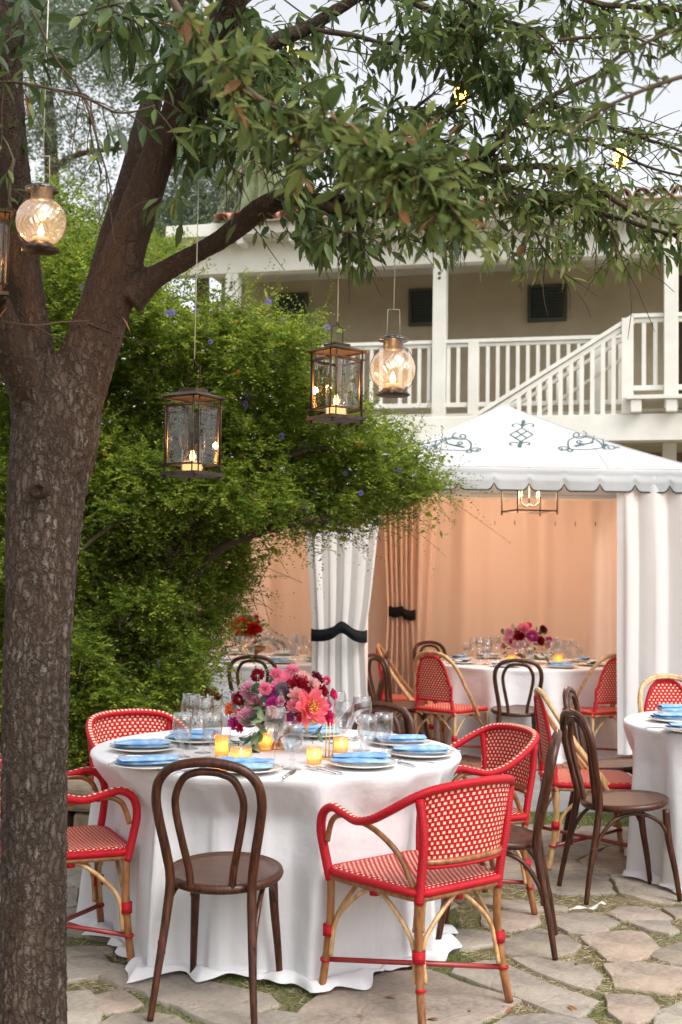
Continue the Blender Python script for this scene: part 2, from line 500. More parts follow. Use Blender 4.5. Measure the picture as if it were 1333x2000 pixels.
LS = leafmat('shrub_leaf', [(0, (.035, .080, .012)), (.4, (.115, .185, .020)), (.75, (.23, .30, .035)), (1, (.36, .41, .07))], .5)
LT = leafmat('tree_leaf', [(0, (.030, .060, .020)), (.45, (.085, .135, .038)), (.85, (.19, .235, .070)), (.985, (.19, .21, .06)), (1, (.26, .13, .055))], .42, .42, .35)
LF = leafmat('grey_green_leaf', [(0, (.08, .12, .07)), (.5, (.14, .19, .12)), (1, (.24, .29, .19))], .35)
LG = leafmat('ground_grass', [(0, (.06, .14, .02)), (.5, (.12, .20, .03)), (1, (.22, .26, .07))], .3)
LD = leafmat('dry_straw', [(0, (.26, .20, .10)), (.5, (.42, .34, .19)), (1, (.55, .47, .30))], .2)
LE = leafmat('eucalyptus', [(0, (.06, .13, .05)), (.6, (.14, .25, .14)), (1, (.28, .38, .22))], .2)
LY = leafmat('palm_leaf', [(0, (.16, .20, .09)), (.6, (.30, .33, .18)), (1, (.42, .42, .26))], .35)
LW = leafmat('twig_bark', [(0, (.05, .032, .02)), (1, (.14, .10, .065))], 0, .8, .2)

# ------------------------------------------------------------------ objects and meshes
def link(o, parent=None):
    SC.collection.objects.link(o)
    if parent is not None:
        o.parent = parent
    return o
def tag(o, label=None, cat=None, group=None, kind=None):
    if label: o['label'] = label
    if cat: o['category'] = cat
    if group: o['group'] = group
    if kind: o['kind'] = kind
    return o
def thing(name, label, cat, loc=(0, 0, 0), rz=0, group=None):
    o = bpy.data.objects.new(name, None)
    o.empty_display_size = .05
    link(o)
    o.location = loc
    o.rotation_euler = (0, 0, rz)
    return tag(o, label, cat, group)
def copy_tree(o, parent=None):
    c = o.copy()
    link(c)
    c.parent = parent
    for ch in list(o.children):
        copy_tree(ch, c)
    return c
def dup(root, loc, rz, label, group=None, scale=None):
    c = copy_tree(root)
    c.location = loc
    c.rotation_euler = (0, 0, rz)
    c['label'] = label
    if group: c['group'] = group
    if scale: c.scale = scale
    return c
def crom(pts, n=6, closed=False):
    """Catmull-Rom through points of any dimension"""
    P = [np.array(p, float) for p in pts]
    N = len(P)
    out = []
    rngi = range(N if closed else N - 1)
    for i in rngi:
        if closed:
            a, b, c, d = P[(i - 1) % N], P[i], P[(i + 1) % N], P[(i + 2) % N]
        else:
            a, b, c, d = P[max(i - 1, 0)], P[i], P[i + 1], P[min(i + 2, N - 1)]
        for k in range(n):
            t = k / n
            out.append(.5 * ((2 * b) + (-a + c) * t + (2 * a - 5 * b + 4 * c - d) * t * t + (-a + 3 * b - 3 * c + d) * t ** 3))
    if not closed:
        out.append(P[-1])
    return out
class MB:
    def __init__(s):
        s.v, s.f, s.uv, s.mi = [], [], [], []
    def add(s, verts, faces, uvs=None, mi=0):
        b = len(s.v)
        s.v.extend([tuple(map(float, p)) for p in verts])
        for i, f in enumerate(faces):
            s.f.append(tuple(b + k for k in f))
            s.uv.append(uvs[i] if uvs else [(0, 0)] * len(f))
            s.mi.append(mi)
        return s
    def box(s, c, size, mi=0, M=None):
        x, y, z = [k / 2 for k in size]
        vs = [(sx * x, sy * y, sz * z) for sx in (-1, 1) for sy in (-1, 1) for sz in (-1, 1)]
        if M is not None:
            vs = [tuple(M @ Vector(p)) for p in vs]
        vs = [(p[0] + c[0], p[1] + c[1], p[2] + c[2]) for p in vs]
        return s.add(vs, [(0, 1, 3, 2), (4, 6, 7, 5), (0, 4, 5, 1), (2, 3, 7, 6), (0, 2, 6, 4), (1, 5, 7, 3)], None, mi)
    def beam(s, a, b, w, h, up=(0, 0, 1), mi=0):
        a, b = Vector(a), Vector(b)
        d = (b - a)
        L = d.length
        d.normalize()
        side = d.cross(Vector(up)).normalized()
        u = side.cross(d)
        M = Matrix((side, d, u)).transposed()
        return s.box((a + b) / 2, (w, L, h), mi, M)
    def tube(s, pts, r, seg=8, closed=False, cap=True, sq=1.0, mi=0, up=None):
        P = [Vector(p[:3]) for p in pts]
        n = len(P)
        R = r if hasattr(r, '__len__') else [r] * n
        T = []
        for i in range(n):
            a = P[(i - 1) % n] if closed or i > 0 else P[i]
            b = P[(i + 1) % n] if closed or i < n - 1 else P[i]
            t = b - a
            T.append(t.normalized() if t.length > 1e-9 else Vector((0, 0, 1)))
        nr = Vector(up) if up else (Vector((0, 0, 1)) if abs(T[0].z) < .9 else Vector((0, 1, 0)))
        vs, fs, uvs = [], [], []
        L = 0
        Ls = []
        for i in range(n):
            nr = nr - T[i] * nr.dot(T[i])
            if nr.length < 1e-6:
                nr = T[i].orthogonal()
            nr.normalize()
            bn = T[i].cross(nr)
            if i:
                L += (P[i] - P[i - 1]).length
            Ls.append(L)
            for k in range(seg):
                a = 2 * PI * k / seg
                vs.append(P[i] + (bn * math.cos(a) + nr * (math.sin(a) * sq)) * R[i])
        m = n if closed else n - 1
        for i in range(m):
            j = (i + 1) % n
            vj = Ls[j] if j else L + (P[0] - P[-1]).length
            for k in range(seg):
                k2 = (k + 1) % seg
                fs.append((i * seg + k, i * seg + k2, j * seg + k2, j * seg + k))
                uvs.append([(k / seg, Ls[i]), ((k + 1) / seg, Ls[i]), ((k + 1) / seg, vj), (k / seg, vj)])
        if cap and not closed:
            fs.append(tuple(range(seg))[::-1]); uvs.append([(0, 0)] * seg)
            fs.append(tuple((n - 1) * seg + k for k in range(seg))); uvs.append([(0, 0)] * seg)
        return s.add(vs, fs, uvs, mi)
    def lathe(s, prof, seg=24, c=(0, 0, 0), mi=0, wob=None, caps=True):
        vs, fs, uvs = [], [], []
        n = len(prof)
        for i, (r, z) in enumerate(prof):
            for k in range(seg):
                a = 2 * PI * k / seg
                rr = r * (wob(a, i) if wob else 1)
                vs.append((c[0] + rr * math.cos(a), c[1] + rr * math.sin(a), c[2] + z))
        for i in range(n - 1):
            for k in range(seg):
                k2 = (k + 1) % seg
                fs.append((i * seg + k, i * seg + k2, (i + 1) * seg + k2, (i + 1) * seg + k))
                uvs.append([(k / seg, i / n), ((k + 1) / seg, i / n), ((k + 1) / seg, (i + 1) / n), (k / seg, (i + 1) / n)])
        if caps and prof[0][0] > 1e-4:
            fs.append(tuple(range(seg))[::-1]); uvs.append([(0, 0)] * seg)
        if caps and prof[-1][0] > 1e-4 and not getattr(s, 'open_top', False):
            fs.append(tuple((n - 1) * seg + k for k in range(seg))); uvs.append([(0, 0)] * seg)
        return s.add(vs, fs, uvs, mi)
    def sheet(s, fn, nu, nv, mi=0, uvfn=None):
        vs = [fn(i / nu, j / nv) for j in range(nv + 1) for i in range(nu + 1)]
        fs, uvs = [], []
        for j in range(nv):
            for i in range(nu):
                a = j * (nu + 1) + i
                fs.append((a, a + 1, a + nu + 2, a + nu + 1))
                if uvfn:
                    uvs.append([uvfn(i / nu, j / nv), uvfn((i + 1) / nu, j / nv), uvfn((i + 1) / nu, (j + 1) / nv), uvfn(i / nu, (j + 1) / nv)])
                else:
                    uvs.append([(i / nu, j / nv), ((i + 1) / nu, j / nv), ((i + 1) / nu, (j + 1) / nv), (i / nu, (j + 1) / nv)])
        return s.add(vs, fs, uvs, mi)
    def mesh(s, name, mats, smooth=True, uv=True):
        me = bpy.data.meshes.new(name)
        me.from_pydata(s.v, [], s.f)
        for m in (mats if isinstance(mats, (list, tuple)) else [mats]):
            me.materials.append(m)
        if uv:
            l = me.uv_layers.new(name='UVMap')
            flat = [c for f in s.uv for p in f for c in p]
            l.data.foreach_set('uv', flat)
        me.polygons.foreach_set('material_index', s.mi)
        if smooth:
            me.polygons.foreach_set('use_smooth', [True] * len(s.f))
        me.update()
        return me
    def build(s, name, mats, parent=None, smooth=True, uv=True, auto=None, bevel=None):
        me = s.mesh(name, mats, smooth, uv)
        if auto and smooth:
            me.set_sharp_from_angle(angle=math.radians(auto))
        o = link(bpy.data.objects.new(name, me), parent)
        if bevel:
            b = o.modifiers.new('bevel', 'BEVEL')
            b.width = bevel
            b.segments = 2
            b.limit_method = 'ANGLE'
        return o
def scatter(name, tv, tf, pos, R, sc, mat, parent=None, rnd=None, smooth=True):
    """one mesh of many copies of a small template"""
    tv = np.asarray(tv, np.float32)
    tf = np.asarray(tf, np.int32)
    N, K = len(pos), len(tv)
    sc = np.asarray(sc, np.float32).reshape(N, -1)
    if sc.shape[1] == 1:
        sc = np.repeat(sc, 3, 1)
    V = np.einsum('nij,nkj->nki', R.astype(np.float32), tv[None] * sc[:, None, :]) + pos[:, None, :].astype(np.float32)
    me = bpy.data.meshes.new(name)
    nf, fk = tf.shape
    F = (tf[None] + (np.arange(N, dtype=np.int32) * K)[:, None, None]).reshape(-1)
    me.vertices.add(N * K)
    me.vertices.foreach_set('co', V.reshape(-1).astype(np.float32))
    me.loops.add(len(F))
    me.loops.foreach_set('vertex_index', F)
    me.polygons.add(N * nf)
    me.polygons.foreach_set('loop_start', np.arange(N * nf, dtype=np.int32) * fk)
    me.polygons.foreach_set('loop_total', np.full(N * nf, fk, np.int32))
    me.materials.append(mat)
    me.update(calc_edges=True)
    if smooth:
        me.polygons.foreach_set('use_smooth', np.ones(N * nf, bool))
    if rnd is None:
        rnd = rng.random(N)
    a = me.attributes.new('rnd', 'FLOAT', 'FACE')
    a.data.foreach_set('value', np.repeat(np.asarray(rnd, np.float32), nf))
    o = bpy.data.objects.new(name, me)
    return link(o, parent)
def basis(d, roll, up=None):
    """rows->matrices whose local x is d; roll about it"""
    d = d / np.linalg.norm(d, axis=1, keepdims=True)
    upv = np.zeros_like(d); upv[:, 2] = 1
    if up is not None: upv = up
    s = np.cross(upv, d)
    n = np.linalg.norm(s, axis=1, keepdims=True)
    s = np.where(n < 1e-3, np.array([[1.0, 0, 0]]), s / np.maximum(n, 1e-3))
    u = np.cross(d, s)
    c, q = np.cos(roll)[:, None], np.sin(roll)[:, None]
    s2, u2 = s * c + u * q, u * c - s * q
    return np.stack([d, s2, u2], 2)
# leaf templates, along +x, unit length
def leaf_template(w=.3, bend=.25, n=4, fold=.12, tipw=.0):
    vs, fs = [], []
    for i in range(n + 1):
        t = i / n
        ww = w * (math.sin(PI * min(max(t, .02), 1) ** .8) ** .8 if t < 1 else tipw) * .5 + .004
        z = -bend * t * t
        vs += [(t, -ww, z + fold * ww), (t, 0, z), (t, ww, z + fold * ww)]
    for i in range(n):
        a = i * 3
        fs += [(a, a + 3, a + 4, a + 1), (a + 1, a + 4, a + 5, a + 2)]
    return vs, fs
SMALL_LEAF = ([(0, 0, 0), (.45, -.24, .03), (1, 0, -.06), (.45, .24, .03)], [(0, 1, 2, 3)])
def pin(px, py, poly):
    """points in polygon, vectorised"""
    ins = np.zeros(len(px), bool)
    n = len(poly)
    j = n - 1
    for i in range(n):
        xi, yi = poly[i]; xj, yj = poly[j]
        c = ((yi > py) != (yj > py)) & (px < (xj - xi) * (py - yi) / (yj - yi + 1e-12) + xi)
        ins ^= c
        j = i
    return ins
# ================================================================== GROUND
def flat(name, x0, x1, y0, y1, z, mat, kind='structure', parent=None):
    mb = MB()
    mb.add([(x0, y0, z), (x1, y0, z), (x1, y1, z), (x0, y1, z)], [(0, 1, 2, 3)])
    o = mb.build(name, mat, parent, smooth=False)
    if kind: o['kind'] = kind
    return o
ground = flat('ground', -200, 200, -60, 400, -.018, mat_soil)
ground['label'] = 'mossy soil with dry straw between the paving stones'

# flagstones: the near ones follow the photograph, the rest are grown as a loose pattern
TR = []
def zs(off, sc, pts):
    TR.append([(off[0] + x / sc, off[1] + y / sc) for x, y in pts])
A6 = ((900, 1660), 3.078)
for pts in (
    [(560,400),(620,385),(700,368),(800,380),(870,400),(940,425),(860,475),(760,490),(660,485),(600,450)],
    [(155,390),(230,362),(340,368),(450,380),(445,430),(380,450),(300,465),(200,465),(160,440)],
    [(215,575),(300,530),(400,480),(480,465),(560,495),(640,520),(705,560),(660,600),(560,620),(420,622),(300,608)],
    [(745,520),(850,495),(1000,480),(1090,490),(1130,530),(1170,570),(1120,620),(1000,655),(880,640),(830,590)],
    [(905,370),(960,335),(1080,340),(1180,355),(1250,395),(1200,412),(1100,408),(980,405)],
    [(1040,430),(1130,420),(1240,425),(1290,470),(1240,490),(1150,470)],
    [(330,650),(450,645),(600,665),(760,690),(820,750),(780,825),(680,800),(560,750),(430,700)],
    [(0,700),(130,665),(235,655),(310,700),(500,790),(700,860),(800,890),(740,960),(680,995),(560,960),(400,890),(200,810),(60,760),(-40,735)],
    [(880,680),(1000,670),(1150,680),(1340,700),(1400,760),(1333,815),(1240,840),(1100,815),(950,800),(930,750)],
    [(870,860),(1000,865),(1120,880),(1165,930),(1150,980),(1060,1025),(980,1010),(920,960)],
    [(1160,625),(1240,580),(1333,545),(1480,560),(1480,660),(1333,672),(1220,650)],
    [(180,1060),(300,1000),(450,980),(600,980),(750,1010),(850,1060),(780,1200),(240,1200)],
    [(1200,970),(1333,915),(1500,920),(1520,1060),(1360,1130),(1190,1080)],
    [(-30,478),(60,475),(230,510),(200,550),(60,575),(-30,575)],
    [(140,290),(400,310),(610,330),(620,355),(450,350),(300,345),(160,320)],
    [(1235,350),(1333,345),(1480,350),(1480,398),(1300,392)]):
    zs(*A6, pts)
TR.append([(590,1975),(640,1935),(750,1900),(840,1895),(920,1925),(1005,1950),(975,1972),(910,1995),(885,2060),(600,2060)])
A3 = ((120, 1740), 3.3333)
for pts in (
    [(270,555),(450,495),(620,480),(1000,600),(1330,660),(1400,720),(1210,790),(1130,866),(1000,850),(850,780),(700,710),(560,650),(430,610)],
    [(235,680),(380,625),(490,715),(440,745),(320,770),(260,760)],
    [(-120,655),(180,648),(235,720),(240,820),(200,900),(-120,920)],
    [(-150,470),(150,420),(260,405),(300,460),(430,480),(260,530),(-60,585)],
    [(230,880),(360,800),(600,795),(720,810),(860,880),(900,1050),(200,1050)],
    [(-60,375),(120,350),(330,350),(290,390),(150,405),(-60,440)],
    [(1180,880),(1270,800),(1400,780),(1560,800),(1500,1000),(1200,1000)]):
    zs(*A3, pts)
def clip(poly, nx, ny, d):
    out = []
    for i in range(len(poly)):
        a, b = poly[i], poly[(i + 1) % len(poly)]
        da, db = a[0] * nx + a[1] * ny - d, b[0] * nx + b[1] * ny - d
        if da <= 0: out.append(a)
        if da * db < 0:
            t = da / (da - db)
            out.append((a[0] + (b[0] - a[0]) * t, a[1] + (b[1] - a[1]) * t))
    return out
stones = [[tuple(G(x, y)[:2]) for x, y in p] for p in TR]
def area(p):
    return .5 * sum(p[i][0] * p[(i + 1) % len(p)][1] - p[(i + 1) % len(p)][0] * p[i][1] for i in range(len(p)))
stones = [p if area(p) > 0 else p[::-1] for p in stones]
def grow(p, d=.022):
    cx = sum(q[0] for q in p) / len(p); cy_ = sum(q[1] for q in p) / len(p)
    out = []
    for x, y in p:
        L = math.hypot(x - cx, y - cy_)
        out.append((cx + (x - cx) * (1 + d / L), cy_ + (y - cy_) * (1 + d / L)))
    return out
stones = [grow(p) for p in stones]
rs = random.Random(11)
seeds = []
tries = 0
while tries < 9000:
    tries += 1
    x, y = rs.uniform(-2.9, 3.3), rs.uniform(2.6, 7.62)
    dmin = .33 if y > 5.0 else .40
    if all((x - a) ** 2 * .55 + (y - b) ** 2 > dmin * dmin * (1 if (x < 9) else 1) for a, b in seeds):
        seeds.append((x, y))
for i, (x, y) in enumerate(seeds):
    cell = [(x - 1, y - 1), (x + 1, y - 1), (x + 1, y + 1), (x - 1, y + 1)]
    for j, (a, b) in enumerate(seeds):
        if i == j or abs(a - x) > 1.6 or abs(b - y) > 1.6: continue
        dx, dy = a - x, b - y
        L = math.hypot(dx, dy)
        gap = rs.uniform(.004, .014) if y > 5.3 else rs.uniform(.010, .034)
        cell = clip(cell, dx / L, dy / L, (dx * (a + x) / 2 + dy * (b + y) / 2) / L - gap)
        if len(cell) < 3: break
    if len(cell) < 3: continue
    cell = [p for p in cell]
    if area(cell) < .02: continue
    if max(p[1] for p in cell) > 7.62: cell = clip(cell, 0, 1, 7.6)
    if len(cell) < 3: continue
    # drop the cells that touch a traced stone
    n = len(cell)
    tp = [(cell[k][0] + (cell[(k + 1) % n][0] - cell[k][0]) * t, cell[k][1] + (cell[(k + 1) % n][1] - cell[k][1]) * t) for k in range(n) for t in (0, .25, .5, .75)]
    cx = sum(p[0] for p in cell) / n; cyy = sum(p[1] for p in cell) / n
    tp = [(cx + (p[0] - cx) * 1.06, cyy + (p[1] - cyy) * 1.06) for p in tp] + [(cx, cyy)]
    ta = np.array(tp)
    bad = 0
    ca = np.array(cell)
    for s in stones[:len(TR)]:
        bad += pin(ta[:, 0], ta[:, 1], s).sum()
        sa = np.array(s)
        bad += pin(sa[:, 0], sa[:, 1], cell).sum()
    if bad: continue
    stones.append(cell)
for si, s in enumerate(stones):
    # irregular broken edges
    ring = []
    n = len(s)
    for i in range(n):
        a, b = s[i], s[(i + 1) % n]
        L = math.hypot(b[0] - a[0], b[1] - a[1])
        m = max(1, int(L / .07))
        for k in range(m):
            t = k / m
            x, y = a[0] + (b[0] - a[0]) * t, a[1] + (b[1] - a[1]) * t
            j = .010 if k else .006
            ring.append((x + rs.uniform(-j, j), y + rs.uniform(-j, j)))
    cx = sum(p[0] for p in ring) / len(ring); cyy = sum(p[1] for p in ring) / len(ring)
    th = rs.uniform(-.006, .0)
    tx, ty = rs.uniform(-.012, .012), rs.uniform(-.012, .012)
    mb = MB()
    m = len(ring)
    vs = []
    for lev, (ins, z) in enumerate(((0, -.035), (0, -.006), (.004, -.001), (.014, 0))):
        for x, y in ring:
            dx, dy = x - cx, y - cyy
            L = math.hypot(dx, dy) + 1e-6
            k = 1 - ins / L * (1 if L > ins * 2 else 0)
            zz = z + th + (tx * dx + ty * dy if lev else 0) + (rs.uniform(-.0015, .0015) if lev > 1 else 0)
            vs.append((dx * k, dy * k, min(zz, -.0005)))
    fs = [(l * m + k, l * m + (k + 1) % m, (l + 1) * m + (k + 1) % m, (l + 1) * m + k) for l in range(3) for k in range(m)]
    fs.append(tuple(3 * m + k for k in range(m)))
    mb.add(vs, fs)
    o = mb.build('flagstone', mat_stone, ground, auto=40, uv=False)
    o.location = (cx, cyy, 0)
# grass, moss and straw in the joints
N = 150000
gx, gy = rng.uniform(-2.2, 2.6, N), 3.6 + 4.2 * rng.random(N) ** 1.35
keep = np.ones(N, bool)
for s in stones:
    sa = np.array(s)
    bb = (gx > sa[:, 0].min()) & (gx < sa[:, 0].max()) & (gy > sa[:, 1].min()) & (gy < sa[:, 1].max()) & keep
    idx = np.where(bb)[0]
    if len(idx):
        c = sa.mean(0)
        keep[idx[pin(gx[idx], gy[idx], [tuple(c + (q - c) * .985) for q in sa])]] = False
keep &= gy < 7.6
gx, gy = gx[keep], gy[keep]
px_, py_ = proj(np.stack([gx, gy, np.zeros_like(gx)], 1))
keep = (px_ > -60) & (px_ < 1400) & (py_ < 2080)
gx, gy = gx[keep], gy[keep]
gnz = np.array([mnoise.noise(Vector((x * 1.7, y * 1.7, 3))) for x, y in zip(gx, gy)])
green = gnz + rng.normal(0, .12, len(gx)) + np.where(gx < .55, .30, -.10) > .07
BL = ([(0, -.055, 0), (0, .055, 0), (.55, .045, .05), (.55, -.045, .05), (1, .008, -.06), (1, -.008, -.06)], [(0, 1, 2, 3), (3, 2, 4, 5)])
def blades(name, m, mat, lo, hi, tilt, z, label, wid=1.0):
    n = m.sum()
    d = rng.normal(0, 1, (n, 3)); d[:, 2] = np.abs(d[:, 2]) * tilt + .05
    L = rng.uniform(lo, hi, n)
    o = scatter(name, *BL, np.stack([gx[m], gy[m], np.full(n, z)], 1), basis(d, rng.uniform(0, 6.3, n)), np.stack([L, np.full(n, .03) * wid, L], 1), mat, None)
    tag(o, label, name.replace('_', ' '), kind='stuff')
blades('grass', green, LG, .008, .022, 1.2, -.018, 'short green grass and moss growing in the joints between flagstones')
dry = ~green & (rng.random(len(gx)) < .75)
blades('dry_straw', dry, LD,   .02, .06, .16, -.012, 'dry straw coloured clippings lying in the joints between flagstones', .7)
# grass strip before the grey path
n = 9000
gx2, gy2 = rng.uniform(-1.8, 3.2, n), rng.uniform(7.6, 8.02, n)
gx, gy = gx2, gy2
blades('grass_strip', np.ones(n, bool), LG, .02, .045, 1.3, -.018, 'narrow green grass strip along the near edge of the grey path', 1.3)
MB().box((1.0, 8.87, -.06), (9, 1.7, .12)).build('path', mat_path, smooth=False)['kind'] = 'structure'
# fallen leaves on the stones
for i, (px, py, s) in enumerate(((752, 1948, .05), (917, 1977, .035), (857, 1993, .06), (1005, 1968, .05), (1110, 1966, .07), (697, 1985, .03), (1128, 1885, .04))):
    v, f = leaf_template(.35, .15, 4, .3)
    me = bpy.data.meshes.new('fallen_leaf'); me.from_pydata([(a * s, b * s, c * s + .004) for a, b, c in v], [], f)
    me.materials.append(mat_ratbrown)
    o = link(bpy.data.objects.new('fallen_leaf', me)); o.location = G(px, py); o.rotation_euler = (0, .1, i * 1.3)
    tag(o, ('dry brown leaf lying on the big flagstone under the front red armchair', 'small curled leaf beside the right foot of the front armchair', 'long brown leaf at the bottom edge on the big flagstone',
            'curled grey leaf near the right tip of the big flagstone', 'thin dry leaf on the long flagstone right of the armchair', 'small brown leaf left of the front armchair foot', 'tiny leaf on the stone behind the bentwood feet')[i], 'leaf', 'fallen leaves on the stones')
n = 700
gx, gy = rng.uniform(-1.6, 2.2, n), rng.uniform(3.7, 7.5, n)
dl = rng.normal(0, 1, (n, 3)); dl[:, 2] *= .12
o = scatter('leaf_litter', *SMALL_LEAF, np.stack([gx, gy, np.full(n, .003)], 1), basis(dl, rng.uniform(-.3, .3, n)), rng.uniform(.006, .02, n), mat_ratbrown, None)
tag(o, 'scattered crumbs of dry leaf on the flagstones', 'leaf litter', kind='stuff')
# white paper scrap on the pale stone
mb = MB()
sc0 = crom([(0, 0, .01), (.05, .015, .018), (.11, .02, .012), (.15, .05, .03), (.18, .07, .02)], 3)
mb.sheet(lambda u, v: tuple(np.array(sc0[int(u * 12)]) + np.array([0, (v - .5) * .03, .004 * math.sin(u * 20 + v * 3)])), 12, 2)
o = mb.build('paper_scrap', mat_white)
o.location = G(1112, 1781)
tag(o, 'crumpled white scrap lying on the pale flagstone behind the brown chair feet', 'litter')

# brick floor of the tents
bf = flat('tent_floor', -4.2, 4.6, 9.74, 13.1, -.010, mat_path)
MB().box((0, 0, 0), (.235, .112, .024)).mesh('brick', mat_brick, False)
bme = bpy.data.meshes['brick']
for r in range(8):
    for c in range(34):
        o = link(bpy.data.objects.new('brick', bme), bf)
        o.location = (-3.3 + c * .243 + (r % 2) * .12, 9.80 + r * .12, random.uniform(-.003, 0))

# ================================================================== BUILDING
tilt = math.atan(.25)
BO = Vector((1.2, 15, 0))
bu = Vector((math.cos(tilt), -math.sin(tilt), 0))
bn = Vector((math.sin(tilt), math.cos(tilt), 0))
def B(px, py, off=0.0):
    """pixel -> (local x, local z) on the facade plane moved back by off"""
    d = ray(px, py)
    C0 = Vector((0, 0, CAMH))
    t = (BO + bn * off - C0).dot(bn) / d.dot(bn)
    p = C0 + d * t
    return (p - BO).dot(bu), p.z
bld = thing('veranda_building', 'long cream painted two storey building with an upstairs veranda behind the tents', 'building', BO, -tilt)
XL, XR = B(345, 600)[0], B(1420, 600)[0] + 1
zdeck = (B(925, 810)[1] + B(700, 818)[1]) / 2
zbeam0 = B(1310, 497)[1]
zbeam1 = zbeam0 + .40
zband0 = zdeck - .36
WOFF = 1.7
def bbox(mb, x0, x1, y0, y1, z0, z1, mi=0):
    return mb.box(((x0 + x1) / 2, (y0 + y1) / 2, (z0 + z1) / 2), (x1 - x0, y1 - y0, z1 - z0), mi)
def bpart(name, mat, *boxes, parent=None, bevel=None):
    mb = MB()
    for b in boxes: bbox(mb, *b)
    return mb.build(name, mat, parent or bld, smooth=False, bevel=bevel)
bpart('wall', mat_stucco, (XL, XR, WOFF, WOFF + .2, zdeck, zbeam1 + .3))
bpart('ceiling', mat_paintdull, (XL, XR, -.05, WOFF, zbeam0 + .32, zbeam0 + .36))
bpart('beam', mat_paint, (XL, XR, -.09, .09, zbeam0, zbeam1), bevel=.008)
bpart('fascia', mat_paint, (XL, XR, -.42, -.38, zbeam1 + .0, zbeam1 + .16), bevel=.006)
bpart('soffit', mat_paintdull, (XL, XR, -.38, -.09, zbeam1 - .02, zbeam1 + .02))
# rafter ends
x = XL + .3
while x < XR:
    bpart('rafter_end', mat_paint, (x - .04, x + .04, -.37, -.10, zbeam1 - .10, zbeam1 - .023))
    x += .68
bpart('deck_band', mat_paint, (XL, XR, -.10, .02, zband0, zdeck - .02), bevel=.006)
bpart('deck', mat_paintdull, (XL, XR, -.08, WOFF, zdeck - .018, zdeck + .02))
bpart('lower_wall', mat_lowwall, (XL, XR, 1.1, 1.3, 0, zband0))
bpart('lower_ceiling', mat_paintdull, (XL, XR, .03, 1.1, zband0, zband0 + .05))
# tiled roof
roof = MB().add([(B(462, 455)[0], -.5, zbeam1 + .12), (XR, -.5, zbeam1 + .12), (XR, 4.5, zbeam1 + 1.7), (B(462, 455)[0], 4.5, zbeam1 + 1.7)], [(0, 1, 2, 3)]).build('roof', mat_tile, bld, smooth=False)
def half_tile(r, L, flip=1):
    mb = MB()
    n = 8
    vs, fs = [], []
    for y, rr in ((0, r), (L, r * .82)):
        for q in (rr, rr - .014):
            for k in range(n + 1):
                a = PI * k / n
                vs.append((q * math.cos(a), y, flip * q * math.sin(a)))
    m = n + 1
    for k in range(n):
        fs += [(k, k + 1, 2 * m + k + 1, 2 * m + k), (m + k, 3 * m + k, 3 * m + k + 1, m + k + 1), (k, m + k, m + k + 1, k + 1)]
    mb.add(vs, fs)
    return mb.mesh('roof_tile', mat_tile, True)
t_up, t_dn = half_tile(.098, .42), half_tile(.10, .42, -1)
slope = math.atan(1.58 / 5)
x = B(462, 455)[0]
k = 0
while x < XR - .1:
    for me, dx, dz in ((t_up, 0, .035), (t_dn, .105, .115)):
        for r in range(2):
            o = link(bpy.data.objects.new('roof_tile', me), roof)
            o.location = (x + dx + random.uniform(-.008, .008), -.58 + r * .37 * math.cos(slope) + random.uniform(-.015, .015), zbeam1 + .135 + dz - .03 + r * .37 * math.sin(slope) + random.uniform(-.004, .008))
            o.rotation_euler = (slope + random.uniform(-.02, .02), random.uniform(-.04, .04), random.uniform(-.03, .03))
    x += .212
    k += 1
# posts with bolts
bolt = MB().lathe([(0, 0), (.020, 0), (.020, .006), (.010, .008), (.010, .014), (0, .016)][::1], 10).mesh('bolt', mat_tin)
for px in (455, 860, 1311):
    bx = B(px, 640)[0]
    p = bpart('post', mat_paint, (bx - .083, bx + .083, -.083, .083, zdeck - .1, zbeam0), bevel=.006)
    for dz in (-.12, -.18):
        o = link(bpy.data.objects.new('bolt', bolt), p)
        o.location = (bx, -.084, zbeam0 + dz); o.rotation_euler = (PI / 2, 0, 0)
for px, dxs in ((1311, (-.24, -.17, .12, .19)), (860, (-.2, .2))):
    bx = B(px, 640)[0]
    for dx in dxs:
        o = link(bpy.data.objects.new('bolt', bolt), bld)
        o.location = (bx + dx, -.091, zbeam0 + .17); o.rotation_euler = (PI / 2, 0, 0)
for px in (1308, 905):
    bx = B(px, 870)[0]
    bpart('lower_post', mat_paint, (bx - .08, bx + .08, -.06, .10, 0, zband0 - .002), bevel=.006)
# windows on the back wall
def window(x0, y0, x1, y1):
    xa, za = B(x0, y1, WOFF); xb, zb = B(x1, y0, WOFF)
    f = bpart('window', mat_winframe, (xa, xa + .045, WOFF - .05, WOFF - .002, za, zb), (xb - .045, xb, WOFF - .05, WOFF - .002, za, zb),
              (xa + .045, xb - .045, WOFF - .05, WOFF - .002, zb - .045, zb), (xa + .045, xb - .045, WOFF - .05, WOFF - .002, za, za + .045))
    bpart('pane', mat_louver, (xa + .04, xb - .04, WOFF - .015, WOFF - .004, za + .04, zb - .04), parent=f)
    n = 9
    for i in range(n):
        z = za + .06 + (zb - za - .12) * (i + .5) / n
        mb = MB().box((0, 0, 0), (xb - xa - .1, .008, (zb - za) / n * .8), 0, Matrix.Rotation(.6, 3, 'X'))
        o = mb.build('slat', mat_louver, f, smooth=False); o.location = ((xa + xb) / 2, WOFF - .03, z)
window(799, 563, 868, 638)
window(1031, 555, 1108, 630)
window(537, 572, 603, 652)
xa, za = B(1326, 540, WOFF)
bpart('door', mat_inner, (xa, xa + .9, WOFF - .04, WOFF - .003, zdeck + .02, B(1326, 540, WOFF)[1]))
xa = B(392, 560, WOFF)[0]
bpart('door', mat_inner, (xa - .02, xa + .14, WOFF - .04, WOFF - .003, zdeck + 1.5, zdeck + 1.7))
